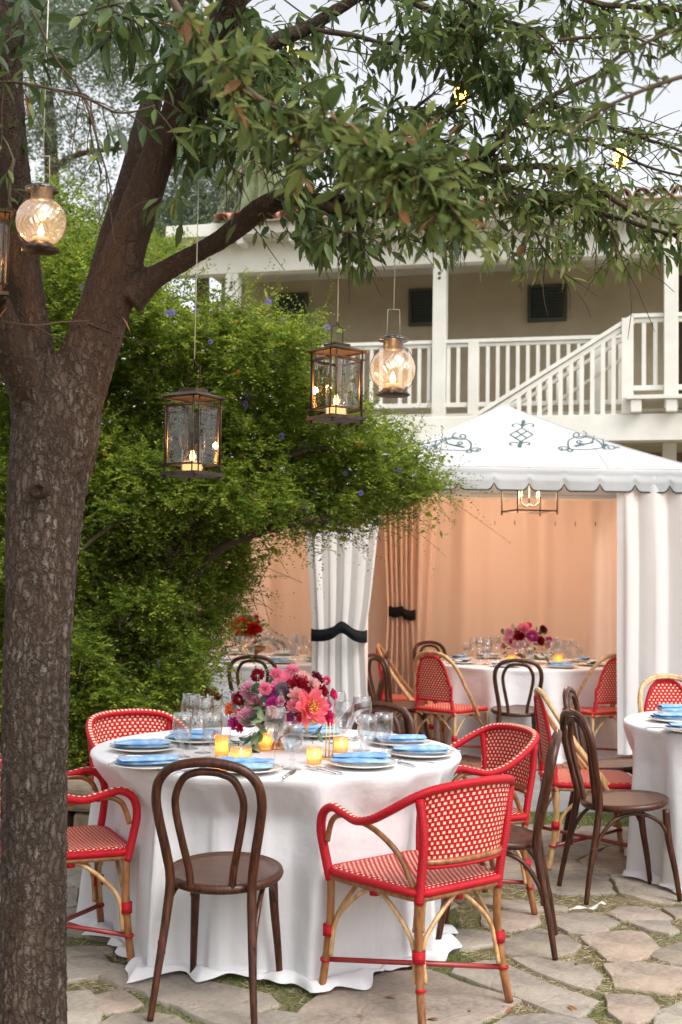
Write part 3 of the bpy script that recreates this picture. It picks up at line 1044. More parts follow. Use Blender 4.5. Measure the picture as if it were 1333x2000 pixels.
# railing with balusters
zrt = B(1000, 661)[1]
zrb = B(1000, 788)[1]
xs_end = B(1233, 700)[0]
rail = bpart('top_rail', mat_paint, (XL, xs_end, -.05, .05, zrt - .045, zrt), (XL, xs_end, -.025, .025, zrt - .09, zrt - .047), bevel=.004)
bpart('bottom_rail', mat_paint, (XL, xs_end, -.03, .03, zrb - .035, zrb + .02), bevel=.004)
bal = MB().box((0, 0, 0), (.042, .042, zrt - .09 - zrb - .02)).mesh('baluster', mat_paint, False)
pitch = B(900, 700)[0] - B(880.9, 700)[0]
x = B(820, 700)[0] % pitch + math.floor(XL / pitch) * pitch
rp = [B(q, 700)[0] for q in (926, 640, 1165, 760)]
while x < xs_end:
    if all(abs(x - q) > .09 for q in rp) and abs(x - B(860, 640)[0]) > .11:
        o = link(bpy.data.objects.new('baluster', bal), bld)
        o.location = (x, 0, (zrt - .09 + zrb + .02) / 2)
    x += pitch
for q in rp[:3]:
    bpart('rail_post', mat_paint, (q - .065, q + .065, -.055, .055, zdeck, zrt - .046), bevel=.004)
# lower part of the railing side: kick board
bpart('kick_board', mat_paintdull, (XL, xs_end, .06, .075, zdeck + .022, zrb - .1))
# stair in front of the veranda
SO = -.75
p0, p1 = B(925, 812, SO), B(1238, 614, SO)
mb = MB()
mb.beam((p0[0], SO, p0[1] - .02), (p1[0], SO, p1[1] - .025), .10, .045)
mb.beam((p0[0] + .12, SO, p0[1] - .02), (p1[0], SO, p1[1] - .085), .05, .055)
mb.build('stair_rail', mat_paint, bld, smooth=False, bevel=.004)
zs0 = B(1200, 810, SO)[1]
xx = B(1217, 700, SO)[0] - .10
while xx > p0[0] + .2:
    t = (xx - p0[0]) / (p1[0] - p0[0])
    zt = p0[1] + (p1[1] - p0[1]) * t - .1
    if zt - zs0 > .03:
        bpart('stair_baluster', mat_paint, (xx - .024, xx + .024, SO - .024, SO + .024, zs0, zt))
    xx -= .118
SO2 = -.25
q0, q1 = B(985, 806, SO2), B(1222, 660, SO2)
mb = MB()
mb.beam((q0[0], SO2, q0[1]), (q1[0], SO2, q1[1]), .06, .04)
mb.beam((q0[0] + .1, SO2, q0[1] - .22), (q1[0], SO2, q1[1] - .22), .04, .035)
mb.build('stair_rail', mat_paintdull, bld, smooth=False)
xn, _ = B(1226, 700, SO)
znt = p1[1]
bpart('newel_post', mat_paint, (xn - .065, xn + .065, SO - .06, SO + .06, zs0, znt - .05), bevel=.005)
bpart('stair_stringer', mat_paint, (B(700, 820, SO)[0], XR, SO - .05, SO + .05, zs0 - .30, zs0 - .001), bevel=.005)
bpart('landing_rail', mat_paint, (p1[0] - .03, XR, SO - .05, SO + .05, znt - .048, znt - .003), (p1[0], XR, SO - .025, SO + .025, znt - .10, znt - .05), bevel=.004)
zl = B(1280, 757, SO)[1]
bpart('landing_rail_bottom', mat_paint, (xn + .067, XR, SO - .03, SO + .03, zl - .03, zl + .025), bevel=.004)
x = xn + .18
while x < XR:
    if abs(x - B(1311, 700, SO)[0]) > .1:
        bpart('landing_baluster', mat_paint, (x - .023, x + .023, SO - .023, SO + .023, zl + .027, znt - .102))
    x += .125
bx = B(1311, 700, SO)[0]
bpart('landing_post', mat_paint, (bx - .075, bx + .075, SO - .11, SO + .04, zl - .25, B(1311, 470, SO)[1]), bevel=.005)
zsl = B(1280, 775, SO)[1]
bpart('landing_deck', mat_paint, (xn - .02, XR, SO - .18, -.11, zsl - .045, zsl), bevel=.004)
for px in (1243, 1311):
    bx = B(px, 790, SO)[0]
    bpart('joist_end', mat_paint, (bx - .06, bx + .06, SO - .16, SO - .055, zsl - .19, zsl - .047), bevel=.01)

# ================================================================== TENTS
TY0, TY1 = 9.75, 12.85
def tent(xc, hw, label, front_print=True, curtains=True):
    t = thing('tent', label, 'tent', (xc, (TY0 + TY1) / 2, 0), 0, 'square white party tents standing side by side')
    ze = W(1030, 912, TY0).z
    zv = W(1030, 958, TY0).z
    zp = W(1030, 791, (TY0 + TY1) / 2).z
    hd = (TY1 - TY0) / 2
    # roof with a soft sag
    mb = MB()
    def P(u, v, side):
        # u across eave -1..1, v up 0..1
        sag = -.035 * math.sin(PI * v)
        x = u * (1 - v)
        z = ze + (zp - ze) * v + sag
        if side == 0: return (x * hw, -hd * (1 - v), z)
        if side == 1: return (hw * (1 - v), x * hd, z)
        if side == 2: return (-x * hw, hd * (1 - v), z)
        return (-hw * (1 - v), -x * hd, z)
    for side in range(4):
        mb.sheet(lambda a, b, side=side: P(a * 2 - 1, b * .985, side), 20, 14)
    mb.lathe([(.05, zp - .06), (.03, zp - .03), (.0, zp - .015)], 10)
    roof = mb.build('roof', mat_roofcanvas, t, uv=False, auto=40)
    for k in range(4):
        sx, sy = ((-1, -1), (1, -1), (1, 1), (-1, 1))[k]
        MB().tube([(sx * hw * (1 - q / 10), sy * hd * (1 - q / 10), ze + (zp - ze) * q / 10 - .035 * math.sin(PI * q / 10) + .001) for q in range(10)], .006, 5).build('seam', mat_roofcanvas, roof, uv=False)
    # stitched seam lines down the slopes
    for side in range(4):
        for u0 in (-.45, .0, .45):
            if abs(u0) < .01 and side == 0: continue
            P_ = []
            for q in range(9):
                v = q / 10
                if abs(u0) > (1 - v): break
                p_ = P(u0 / (1 - v), v, side)
                P_.append((p_[0], p_[1], p_[2] + .0015))
            MB().tube(P_, .0022, 4).build('seam', mat_roofcanvas, roof, uv=False)
    # valance with scalloped edge
    for side in range(4):
        L = 2 * (hw if side % 2 == 0 else hd)
        ns = round(L / .285)
        cols = ns * 12
        prof = []
        for i in range(cols + 1):
            s = (i / 12) % 1
            e = abs(s - .5) * 2
            prof.append(zv - .0 + (.055 * max(0, (e - .72) / .28) ** 1.6))
        def V(u, v, side=side, L=L, prof=prof, cols=cols):
            i = min(int(round(u * cols)), cols)
            top = ze - .004
            z = top + (prof[i] - top) * v
            bul = .012 * math.sin(PI * v) + .010 * math.sin(u * 19 + side) * v + .008 * math.sin(v * 14) * (1 - v)
            a = (u - .5) * L
            if side == 0: return (a, -hd - bul, z)
            if side == 1: return (hw + bul, a, z)
            if side == 2: return (-a, hd + bul, z)
            return (-hw - bul, -a, z)
        mb = MB().sheet(V, cols, 8)
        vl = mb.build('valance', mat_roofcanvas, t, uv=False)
        if side == 0:
            pts = [Vector(V(i / cols, 1)) + Vector((0, -.004, 0)) for i in range(cols + 1)]
            MB().tube(pts, .0065, 5).build('valance_trim', mat_trimgreen, vl, uv=False)
    # frame
    for sx in (-1, 1):
        for sy in (-1, 1):
            MB().tube([(sx * (hw - .04), sy * (hd - .04), 0), (sx * (hw - .04), sy * (hd - .04), ze - .03)], .022, 10).build('pole', mat_paint, t, uv=False)
    mb = MB()
    c = [(sx * (hw - .04), sy * (hd - .04), ze - .05) for sx, sy in ((-1, -1), (1, -1), (1, 1), (-1, 1))]
    mb.tube(c, .018, 8, closed=True)
    mb.build('eave_rail', mat_paint, t, uv=False)
    # curtain hooks along the back rail
    for i in range(12):
        x = -hw + .25 + i * (2 * hw - .5) / 11
        MB().tube([(x, hd - .10, ze - .33), (x, hd - .10, ze - .29), (x, hd - .085, ze - .28), (x, hd - .085, ze - .31)], .003, 5).build('curtain_hook', mat_darkiron, t, uv=False)
    # back wall curtain
    def back(u, v):
        a = (u - .5) * (2 * hw - .06)
        z = (ze - .06) * (1 - v) + .05 * v
        w = .030 * math.sin(u * 23 + .6) + .022 * math.sin(u * 41 + v * 1.1) + .016 * math.sin(u * 67 + 1) * (1 - .5 * v)
        return (a, hd - .09 + w * 1.25, z)
    MB().sheet(back, 140, 12).build('back_curtain', mat_peach, t, uv=False)
    return t, hw, hd, ze, zv, zp
xl, xr = W(690, 912, TY0).x, W(1378, 918, TY0).x
XC, HW = (xl + xr) / 2, (xr - xl) / 2
tent1, hw, hd, zeave, zval, zpeak = tent(XC, HW, 'white square tent with scalloped valance and scroll prints on its pointed roof')
tent2 = tent(XC - 2 * HW - .02, HW, 'white tent mostly hidden behind the leafy green shrub, with a peach inner wall')[0]
# printed scrolls on the front slope
def onroof(px, py, lift=.004):
    # plane through the front eave and the peak
    a = Vector((0, TY0, zeave)); n = Vector((0, -(zpeak - zeave), hd)).normalized()
    C0 = Vector((0, 0, CAMH)); d = ray(px, py)
    t = (a - C0).dot(n) / d.dot(n)
    p = C0 + d * t
    v = (p.y - TY0) / hd
    p.z += -.035 * math.sin(PI * min(max(v, 0), 1)) + lift
    return p - Vector((XC, (TY0 + TY1) / 2, 0))
def z820(x, y): return (820 + x / 2.6, 780 + y / 2.6)
def strip(mb, pts, w):
    """flat printed ribbon"""
    P = [onroof(*z820(*q)) for q in crom(pts, 6)]
    nrm = Vector((0, -(zpeak - zeave), hd)).normalized()
    vs = []
    for i, p in enumerate(P):
        t = (P[min(i + 1, len(P) - 1)] - P[max(i - 1, 0)])
        s = t.cross(nrm).normalized() * w / 2
        vs += [p - s, p + s]
    mb.add(vs, [(2 * i, 2 * i + 1, 2 * i + 3, 2 * i + 2) for i in range(len(P) - 1)])
side = [
    [(80,232),(130,242),(190,245),(250,242),(262,215),(255,195),(225,180),(190,178),(140,185),(100,205),(82,230)],
    [(185,150),(168,165),(180,180),(215,185),(235,172),(222,158),(205,166),(212,174)],
    [(82,230),(60,222),(35,222),(25,235),(45,242),(60,232),(48,230)],
    [(-6,215),(60,200),(130,180),(190,172)], [(0,236),(12,228),(22,236)],
    [(262,235),(290,230),(310,238),(300,246),(290,238)], [(250,242),(238,254),(255,258),(265,250)], [(258,243),(280,248),(302,253)],
    [(85,188),(82,208),(80,240)], [(130,172),(134,190),(142,206)],
    [(190,206),(205,196),(218,205),(207,213),(200,206)], [(142,206),(170,214),(200,212)], [(60,214),(84,232),(66,244)]]
pm = MB()
for s_ in side:
    strip(pm, s_, .013)
strip(pm, [(130,204),(160,212),(195,222)], .022); strip(pm, [(185,214),(205,222),(228,228)], .034); strip(pm, [(255,240),(270,247),(290,250)], .024); strip(pm, [(76,212),(83,230),(78,236)], .028)
pm.build('scroll_print', mat_print, tent1, smooth=False, uv=False)
pm = MB()
mir = lambda pts: [(1016 - x, y - 6 + (x - 140) * -.012) for x, y in pts]
for s_ in side:
    strip(pm, mir(s_), .013)
for s_, w in (([(130,204),(160,212),(195,222)], .022), ([(185,214),(205,222),(228,228)], .034), ([(255,240),(270,247),(290,250)], .024), ([(76,212),(83,230),(78,236)], .028)):
    strip(pm, mir(s_), w)
pm.build('scroll_print', mat_print, tent1, smooth=False, uv=False)
pm = MB()
for s_ in ([(520,130),(548,144),(575,160)], [(575,160),(545,178),(515,195)], [(515,195),(487,177),(460,160)], [(460,160),(490,144),(520,130)],
           [(547,143),(517,160),(487,177)], [(490,143),(518,160),(546,178)],
           [(524,120),(500,110),(476,112),(472,121),(486,123)], [(524,120),(552,109),(576,112),(579,121),(566,122)],
           [(512,208),(488,200),(462,203),(460,213),(474,214)], [(512,208),(538,199),(558,203),(556,212),(543,213)], [(524,112),(520,130)], [(515,195),(510,215)]):
    strip(pm, s_, .014)
for s_ in ([(528,94),(527,108)], [(538,102),(516,103)], [(526,106),(522,122)], [(510,212),(508,228)], [(520,220),(497,219)], [(516,194),(512,212)]):
    strip(pm, s_, .030)
pm.build('scroll_print', mat_print, tent1, smooth=False, uv=False)

# gathered curtains
def gathered(parent, px_prof, Y, folds, mat, amp=.05, tie=None, seed=0, hem=.10, name='curtain', tieoff=None, nu=150, depthlean=0):
    """px_prof: list of (py, x_left, x_right) in the photo at distance Y; built as one pleated cloth"""
    prof = []
    for py, a, b in px_prof:
        pa, pb = W(a, py, Y), W(b, py, Y)
        prof.append((pa.z, pa.x, pb.x))
    prof.sort(key=lambda q: -q[0])
    zt = [q[0] for q in prof]
    rs = random.Random(seed)
    ph = [rs.uniform(0, 6.3) for _ in range(6)]
    ox, oy = parent.location.x, parent.location.y
    zT, zB = zt[0], hem
    zr = zt[::-1]; xa = [q[1] for q in prof][::-1]; xb = [q[2] for q in prof][::-1]
    wmax = max(b - a for _, a, b in prof)
    def f(u, v):
        z = zT + (zB - zT) * v
        l = float(np.interp(z, zr, xa)); r = float(np.interp(z, zr, xb))
        w = r - l
        am = amp * (.35 + .65 * w / wmax)
        wob = math.sin(2 * PI * folds * u + ph[0] + .25 * math.sin(z * 2 + ph[1])) + .45 * math.sin(2 * PI * folds * .53 * u + ph[2] + z * .3) + .22 * math.sin(2 * PI * folds * 1.9 * u + ph[3])
        uu = u + .010 * math.sin(2 * PI * folds * 2 * u + ph[4])
        return (l + uu * w - ox, Y + am * wob - oy, z)
    return MB().sheet(f, nu, 50).build(name, mat, parent, uv=False)
def band(parent, pts, Y, depth, h, mat):
    """black tie band: centre line of px points with width"""
    ox, oy = parent.location.x, parent.location.y
    mb = MB()
    P = [W(x, y, Y) - Vector((ox, oy, 0)) for x, y in pts]
    Pc = [Vector(q) for q in crom(P, 6)]
    n = len(Pc)
    def f(u, v):
        i = min(int(round(u * (n - 1))), n - 1)
        t = i / (n - 1)
        p = Pc[i]
        zz = (v - .5) * h
        return (p.x, p.y - depth * math.sin(PI * t) ** .5 - .02 + .008 * math.cos(v * PI * 2), p.z + zz)
    mb.sheet(f, n - 1, 6)
    def g(u, v):
        i = min(int(round(u * (n - 1))), n - 1)
        p = Pc[i]
        return (p.x, p.y + depth + .02, p.z + (v - .5) * h)
    mb.sheet(g, n - 1, 2)
    return mb.build('tie_band', mat, parent, uv=False)
# left front curtain, tied
gathered(tent1, [(940, 588, 752), (1000, 597, 744), (1100, 603, 733), (1180, 608, 724), (1237, 612, 714), (1290, 610, 716), (1400, 606, 722), (1490, 600, 730)], TY0 - .02, 4.6, mat_curtain, .014, seed=3, hem=.06)
band(tent1, [(608, 1240), (630, 1240), (650, 1235), (668, 1224), (690, 1238), (705, 1243), (718, 1243)], TY0 - .02, .10, .095, mat_black)
# right front curtain hanging straight
gathered(tent1, [(930, 1205, 1440), (1100, 1207, 1440), (1300, 1206, 1440), (1480, 1207, 1440)], TY0 + .02, 4.1, mat_curtain, .028, seed=9, hem=.13)
# inner partition and back left curtain
def sidewall(u, v):
    y = TY0 + .12 + u * (TY1 - TY0 - .3)
    z = (zeave - .06) * (1 - v) + .05 * v
    return (-HW + .10 + .025 * math.sin(u * 60) + .02 * math.sin(u * 23 + v), y - (TY0 + TY1) / 2, z)
MB().sheet(sidewall, 120, 10).build('side_curtain', mat_peach, tent1, uv=False)
MB().sheet(lambda u, v: (HW - .10 + .02 * math.sin(u * 50), sidewall(u, v)[1], sidewall(u, v)[2]), 60, 10).build('side_curtain', mat_peach, tent1, uv=False)
gathered(tent1, [(950, 748, 815), (1100, 754, 812), (1195, 758, 811), (1300, 752, 818), (1400, 745, 822)], TY1 - .28, 6, mat_peach, .04, seed=5, hem=.06)
band(tent1, [(759, 1193), (772, 1196), (785, 1193), (790, 1199), (802, 1202), (812, 1200)], TY1 - .28, .06, .105, mat_black)
gathered(tent1, [(950, 805, 860), (1100, 806, 850), (1300, 806, 838), (1400, 806, 836)], TY1 - .16, 2, mat_peach, .025, seed=8, hem=.06)
# chandelier
def chandelier(x, y, z, parent_label, s=1.0):
    c = thing('chandelier', parent_label, 'chandelier', (x, y, z), .25, 'candle chandeliers hanging in the tents')
    mb = MB()
    a = .19 * s
    for zz in (0, .34):
        for k in range(4):
            q = [(-a, -a), (a, -a), (a, a), (-a, a)]
            p, r = q[k], q[(k + 1) % 4]
            mb.beam((p[0], p[1], zz), (r[0], r[1], zz), .014, .014)
    mb.build('cage_ring', mat_darkiron, c, smooth=False)
    for sx in (-1, 1):
        for sy in (-1, 1):
            MB().tube([(sx * a, sy * a, -.03), (sx * a, sy * a, .36)], .008, 6).build('cage_bar', mat_darkiron, c)
    MB().tube([(0, 0, .06), (0, 0, zpeak - z - .25)], .007, 6).build('stem', mat_darkiron, c)
    for k in range(4):
        b = k * PI / 2 + .5
        r = .12
        pts = [(0, 0, .07), (r * .4 * math.cos(b), r * .4 * math.sin(b), .045), (r * math.cos(b), r * math.sin(b), .08), (r * math.cos(b), r * math.sin(b), .13)]
        arm = MB().tube(crom(pts, 5), .006, 6).build('arm', mat_darkiron, c)
        MB().lathe([(.009, .13), (.009, .21)], 8, (r * math.cos(b), r * math.sin(b), 0)).build('candle_sleeve', mat_gold, arm)
        MB().lathe([(0, .205), (.009, .215), (.011, .228), (.006, .245), (0, .262)], 8, (r * math.cos(b), r * math.sin(b), 0)).build('lamp', mat_lamp, arm)
    l = bpy.data.lights.new('chandelier_light', 'POINT')
    l.energy = 42; l.color = (1.0, .66, .43); l.shadow_soft_size = .15
    lo = link(bpy.data.objects.new('chandelier_light', l), c); lo.location = (0, 0, .12)
    return c
p = W(1034, 999, 11.2)
chandelier(p.x, 11.2, p.z, 'dark iron cage chandelier with candle lamps under the right tent roof')
chandelier(XC - 2 * HW, 11.2, p.z, 'dark iron candle chandelier in the left tent hidden behind the shrub')
# ================================================================== CHAIRS
def bentwood():
    t = thing('bentwood_chair', 'x', 'chair')
    # rear legs and outer hoop, one bent rod
    half = [(.178, -.262, 0), (.165, -.24, .14), (.150, -.205, .32), (.143, -.185, .46), (.155, -.20, .56), (.176, -.225, .68), (.183, -.238, .755), (.168, -.25, .82), (.115, -.262, .868), (0, -.268, .888)]
    pts = [(-x, y, z) for x, y, z in half] + [(x, y, z) for x, y, z in half[:-1][::-1]]
    pts = crom(pts, 7)
    rad = [.0115 + .0055 * min(1, max(0, p[2] / .4)) for p in pts]
    MB().tube(pts, rad, 12).build('back_hoop', mat_bent, t)
    half = [(.072, -.178, .425), (.078, -.185, .50), (.098, -.205, .60), (.116, -.222, .70), (.116, -.232, .765), (.088, -.244, .825), (.045, -.252, .848), (0, -.254, .853)]
    pts = crom([(-x, y, z) for x, y, z in half] + [(x, y, z) for x, y, z in half[:-1][::-1]], 7)
    MB().tube(pts, .0135, 12).build('inner_hoop', mat_bent, t)
    # round seat: bent rim and pressed panel, sloping a little to the back
    def seat_tilt(o):
        for v in o.data.vertices:
            v.co.z += v.co.y * .075 + .004
        return o
    seat_tilt(MB().lathe([(.10, .432), (.196, .430), (.205, .436), (.209, .447), (.205, .459), (.196, .463), (.190, .463), (.188, .461)], 56, caps=False).build('seat_rim', mat_bent, t))
    pr = [(.188, .461), (.178, .4605), (.176, .4585), (.15, .4585), (.12, .4560), (.07, .4545), (.0, .454)]
    seat_tilt(MB().lathe([(a, b) for a, b in pr], 56, caps=False).build('seat', mat_bentseat, t))
    seat_tilt(MB().lathe([(.0, .4315), (.14, .4315), (.14, .4335), (0, .4335)], 24).build('seat_underside', mat_bent, t))
    for s in (-1, 1):
        leg = crom([(s * .165, .205, 0), (s * .158, .185, .14), (s * .148, .155, .30), (s * .143, .145, .432)], 6)
        MB().tube(leg, [.0115 + .006 * min(1, p[2] / .35) for p in leg], 12).build('leg', mat_bent, t)
        br = crom([(s * .158, -.212, .235), (s * .158, -.19, .30), (s * .157, -.13, .38), (s * .150, -.04, .415), (s * .147, .04, .41), (s * .15, .11, .375), (s * .155, .145, .32)], 7)
        MB().tube(br, .0095, 8).build('brace', mat_bent, t)
        MB().box((s * .158, -.217, .235), (.022, .028, .055)).build('brace_block', mat_bent, t, smooth=False, bevel=.004)
    return t
def rounded_square(hw, hd0, hd1, r, n=6, taper=.92):
    """seat outline, front +y"""
    pts = []
    for cx, cy, a0, w in ((hw, hd1, 0, 1), (-hw, hd1, PI / 2, 1), (-hw * taper, -hd0, PI, 1), (hw * taper, -hd0, 3 * PI / 2, 1)):
        sx = 1 if cx > 0 else -1
        sy = 1 if cy > 0 else -1
        for k in range(n + 1):
            a = a0 + PI / 2 * k / n
            pts.append((cx - sx * r + r * math.cos(a), cy - sy * r + r * math.sin(a)))
    return pts
def rattan_base(t, seatmat):
    out = rounded_square(.235, .225, .235, .06)
    n = len(out)
    # woven seat as a grid so that the cane follows it
    def f(u, v):
        # map square to outline
        a, b = u * 2 - 1, v * 2 - 1
        w = .235 * (1 - .04 * (1 - v))
        x, y = a * w, -.225 + v * .46
        k = max(abs(a), abs(b))
        rr = .06
        ex, ey = abs(x) - (w - rr), (abs(y - .005) - (.23 - rr))
        if ex > 0 and ey > 0:
            L = math.hypot(ex, ey)
            m = max(ex, ey)
            if L > 1e-6:
                x = math.copysign((w - rr) + ex * m / L, x); y = .005 + math.copysign((.23 - rr) + ey * m / L, y - .005)
        z = .452 - .008 * (1 - k * k) - .012 * max(0, (k - .88) / .12) ** 2
        return (x, y, z)
    MB().sheet(f, 24, 24, uvfn=lambda u, v: (u * .47, v * .46)).build('seat', seatmat, t)
    e = [(x, y, .432) for x, y in out]
    MB().tube(e, .0145, 8, closed=True).build('seat_edge', mat_redwrap, t)
    MB().tube([(x * .97, y * .97, .412) for x, y in out], .0115, 8, closed=True).build('seat_frame', mat_rattan if seatmat != mat_weaveseat else mat_ratbrown, t)
    feet = {}
    cane = mat_rattan if seatmat != mat_weaveseat else mat_ratbrown
    for nm, (fx, fy, tx, ty) in {'fl': (-.240, .240, -.226, .212), 'fr': (.240, .240, .226, .212), 'rl': (-.215, -.252, -.195, -.208), 'rr': (.215, -.252, .195, -.208)}.items():
        P = crom([(fx, fy, 0), ((fx * .45 + tx * .55), (fy * .45 + ty * .55), .12), (tx, ty, .27), (tx, ty, .435)], 6)
        leg = MB().tube(P, .0145, 10).build('leg', cane, t)
        feet[nm] = (fx, fy, tx, ty)
        lx, ly = fx * .12 + tx * .88, fy * .12 + ty * .88
        b = MB().tube([(lx, ly, .203), (lx, ly, .243)], .0225, 12).build('binding', mat_redwrap, leg)
        MB().tube([(fx * .55 + tx * .45, fy * .55 + ty * .45, .112), (fx * .5 + tx * .5, fy * .5 + ty * .5, .122)], .0185, 10).build('binding', mat_redwrap, leg)
    # arched canes under the seat, pairs meeting at the middle of each side
    for a, b in (('fl', 'fr'), ('fr', 'rr'), ('rr', 'rl'), ('rl', 'fl')):
        A, Bf = feet[a], feet[b]
        mx, my = (A[2] + Bf[2]) / 2 * .97, (A[3] + Bf[3]) / 2 * .97
        for q in (A, Bf):
            dx, dy = mx - q[2], my - q[3]
            L = math.hypot(dx, dy); dx, dy = dx / L, dy / L
            s = .024
            P = crom([(q[2] + dx * s + (q[0] - q[2]) * .5, q[3] + dy * s + (q[1] - q[3]) * .5, .135), (q[2] + dx * s, q[3] + dy * s, .25), (q[2] + dx * .07, q[3] + dy * .07, .315), (q[2] + dx * .145, q[3] + dy * .145, .378), (mx - dx * .012, my - dy * .012, .402)], 6)
            MB().tube(P, .0085, 8).build('cane_arch', mat_rattan, t)
        MB().tube([(mx, my, .385), (mx, my, .425)], .019, 10).build('binding', mat_redwrap, t)
    # crossed stretchers
    for a, b in (('fl', 'rr'), ('fr', 'rl')):
        A, Bf = feet[a], feet[b]
        q = .5
        P = [(A[0] * q + A[2] * (1 - q), A[1] * q + A[3] * (1 - q), .118), (Bf[0] * q + Bf[2] * (1 - q), Bf[1] * q + Bf[3] * (1 - q), .118 + (.018 if a == 'fr' else 0))]
        MB().tube(P, .0095, 8).build('stretcher', mat_reddowel, t)
    return feet
def armchair():
    t = thing('rattan_armchair', 'x', 'armchair')
    rattan_base(t, mat_weaveseat)
    half = [(.226, .214, .40), (.240, .232, .50), (.252, .240, .58), (.257, .222, .640), (.258, .170, .668), (.262, .10, .655), (.268, .03, .643), (.270, -.05, .660), (.262, -.13, .700), (.240, -.205, .745), (.195, -.262, .778), (.11, -.292, .792), (0, -.300, .796)]
    pts = crom([(-x, y, z) for x, y, z in half] + half[:-1][::-1], 7)
    MB().tube(pts, .0185, 12, sq=.85).build('arm_rail', mat_redwrapd, t)
    # woven back between rear posts, curved in plan, following the rail
    n = len(pts)
    top = [Vector(p) for p in pts]
    ia = min(range(n), key=lambda i: (top[i] - Vector((-.222, -.232, .76))).length)
    seg = top[ia:n - ia]
    m = len(seg) - 1
    L = sum((seg[i + 1] - seg[i]).length for i in range(m))
    def f(u, v):
        i = u * m
        k = min(int(i), m - 1)
        p = seg[k].lerp(seg[k + 1], i - k)
        lo = Vector((p.x * .88, p.y * .88 - .005, .535))
        q = p.lerp(lo, v)
        return (q.x, q.y, q.z - .012 * (1 - v))
    MB().sheet(f, 40, 14, uvfn=lambda u, v: (u * L, v * .24)).build('backrest', mat_weave, t)
    MB().tube([f(k / 30, 1.0) for k in range(31)], .011, 8).build('back_lower_rail', mat_ratbrown, t)
    MB().tube([Vector(f(k / 30, 1.0)) - Vector((0, 0, .016)) for k in range(31)], .0075, 8).build('back_lower_binding', mat_redwrap, t)
    for s in (-1, 1):
        P = crom([(s * .195, -.208, .395), (s * .197, -.222, .50), (s * .206, -.238, .62), (s * .225, -.236, .752)], 5)
        MB().tube(P, .0165, 10).build('back_post', mat_redwrap, t)
        P = crom([(s * .20, -.19, .44), (s * .215, -.13, .545), (s * .238, -.04, .615), (s * .252, .05, .640), (s * .252, .13, .645), (s * .248, .185, .615), (s * .243, .215, .54)], 6)
        MB().tube(P, .0105, 8).build('arm_brace', mat_ratbrown, t)
    return t
def sidechair():
    t = thing('rattan_side_chair', 'x', 'chair')
    rattan_base(t, mat_weavefine)
    for off, r in ((0, .0135), (.022, .011)):
        half = [(.236 - off * .2, .06 + off * 1.6, .385), (.236 - off * .2, .01 + off * 1.3, .47), (.228, -.09 + off, .60), (.215, -.175 + off * .7, .73), (.180, -.232 + off * .4, .825), (.105, -.262 + off * .2, .883), (0, -.270 + off * .2, .90)]
        half = [(x - off * .15, y, z - off * .55) for x, y, z in half]
        pts = crom([(-x, y, z) for x, y, z in half] + half[:-1][::-1], 7)
        MB().tube(pts, r, 10).build('back_hoop', mat_rattan, t)
    def f(u, v):
        a = u * 2 - 1
        zt = .515 + (.868 - .515) * (1 - abs(a) ** 3.2) ** .75 * 1.0
        zt = max(zt, .62 - .0 * abs(a))
        z = .515 + (zt - .515) * v
        w = .165 + .010 * v
        return (a * w, -.205 - .052 * (z - .45) / .4 - .018 * (1 - a * a), z)
    MB().sheet(f, 24, 22, uvfn=lambda u, v: (u * .34, f(u, v)[2])).build('backrest', mat_weavefine, t)
    edge = [f(0, k / 8) for k in range(9)] + [f(k / 24, 1) for k in range(1, 24)] + [f(1, 1 - k / 8) for k in range(9)]
    MB().tube(edge, .011, 8).build('backrest_edge', mat_redwrap, t)
    MB().tube([f(k / 16, 0) for k in range(17)], .011, 8).build('back_lower_rail', mat_redwrap, t)
    for s in (-1, 1):
        MB().tube(crom([(s * .195, -.208, .395), (s * .175, -.215, .47), (s * .166, -.212, .52)], 5), .0155, 10).build('back_post', mat_redwrap, t)
    return t
tc_main = W(542, 1458, 5.27)
tc_main.z = 0
def face(p, q):
    """rotation so that local +y points from p to q"""
    return math.atan2(-(q[0] - p[0]), q[1] - p[1])
GB, GA, GS = 'dark bentwood chairs round the tables', 'red woven rattan armchairs round the front table', 'red woven bistro side chairs round the tables'
bent0, arm0, side0 = bentwood(), armchair(), sidechair()
used = set()
def put(kind, loc, rz, label, group=None, sc=None):
    proto = {'b': bent0, 'a': arm0, 's': side0}[kind]
    if kind not in used:
        used.add(kind)
        proto.location = loc; proto.rotation_euler = (0, 0, rz)
        proto['label'] = label
        if sc: proto.scale = sc
        o = proto
    else:
        o = dup(proto, loc, rz, label, scale=sc)
    o['group'] = group or {'b': GB, 'a': GA, 's': GS}[kind]
    return o
# front table
r = G(396, 2000); s = G(428, 1948)
rz1 = face(G(397, 1998), G(440, 1921)) 
rz1 = -.16
f1 = Vector((-math.sin(rz1), math.cos(rz1), 0))
put('b', Vector(G(396, 1999)) + f1 * .255, rz1, 'dark brown bentwood chair nearest the camera, in front of the white table', None, (1, 1, .968))
A_, B_, C_, D_ = G(637, 1943), G(821, 2010), G(988, 1947), G(838, 1887)
cc = (A_ + C_) / 2
put('a', cc, face((B_ + C_) / 2, (A_ + D_) / 2), 'red rattan armchair seen from behind, at the right front of the white table')
fn, ff = G(290, 1893), G(218, 1815)
d = (ff - fn).normalized(); fw = Vector((d.y, -d.x, 0))
put('a', (fn + ff) / 2 - fw * .29, face((0, 0), fw), 'red rattan armchair partly hidden behind the tree trunk')
p = W(300, 1500, 5.95); p.z = 0
put('a', p, face(p, (tc_main.x - .1, tc_main.y)), 'red rattan armchair at the far left of the table before the shrub')
p = W(905, 1500, 5.66); p.z = 0
put('a', p, face(p, (tc_main.x, tc_main.y + .02)), 'red rattan armchair at the far right of the table, facing its edge')
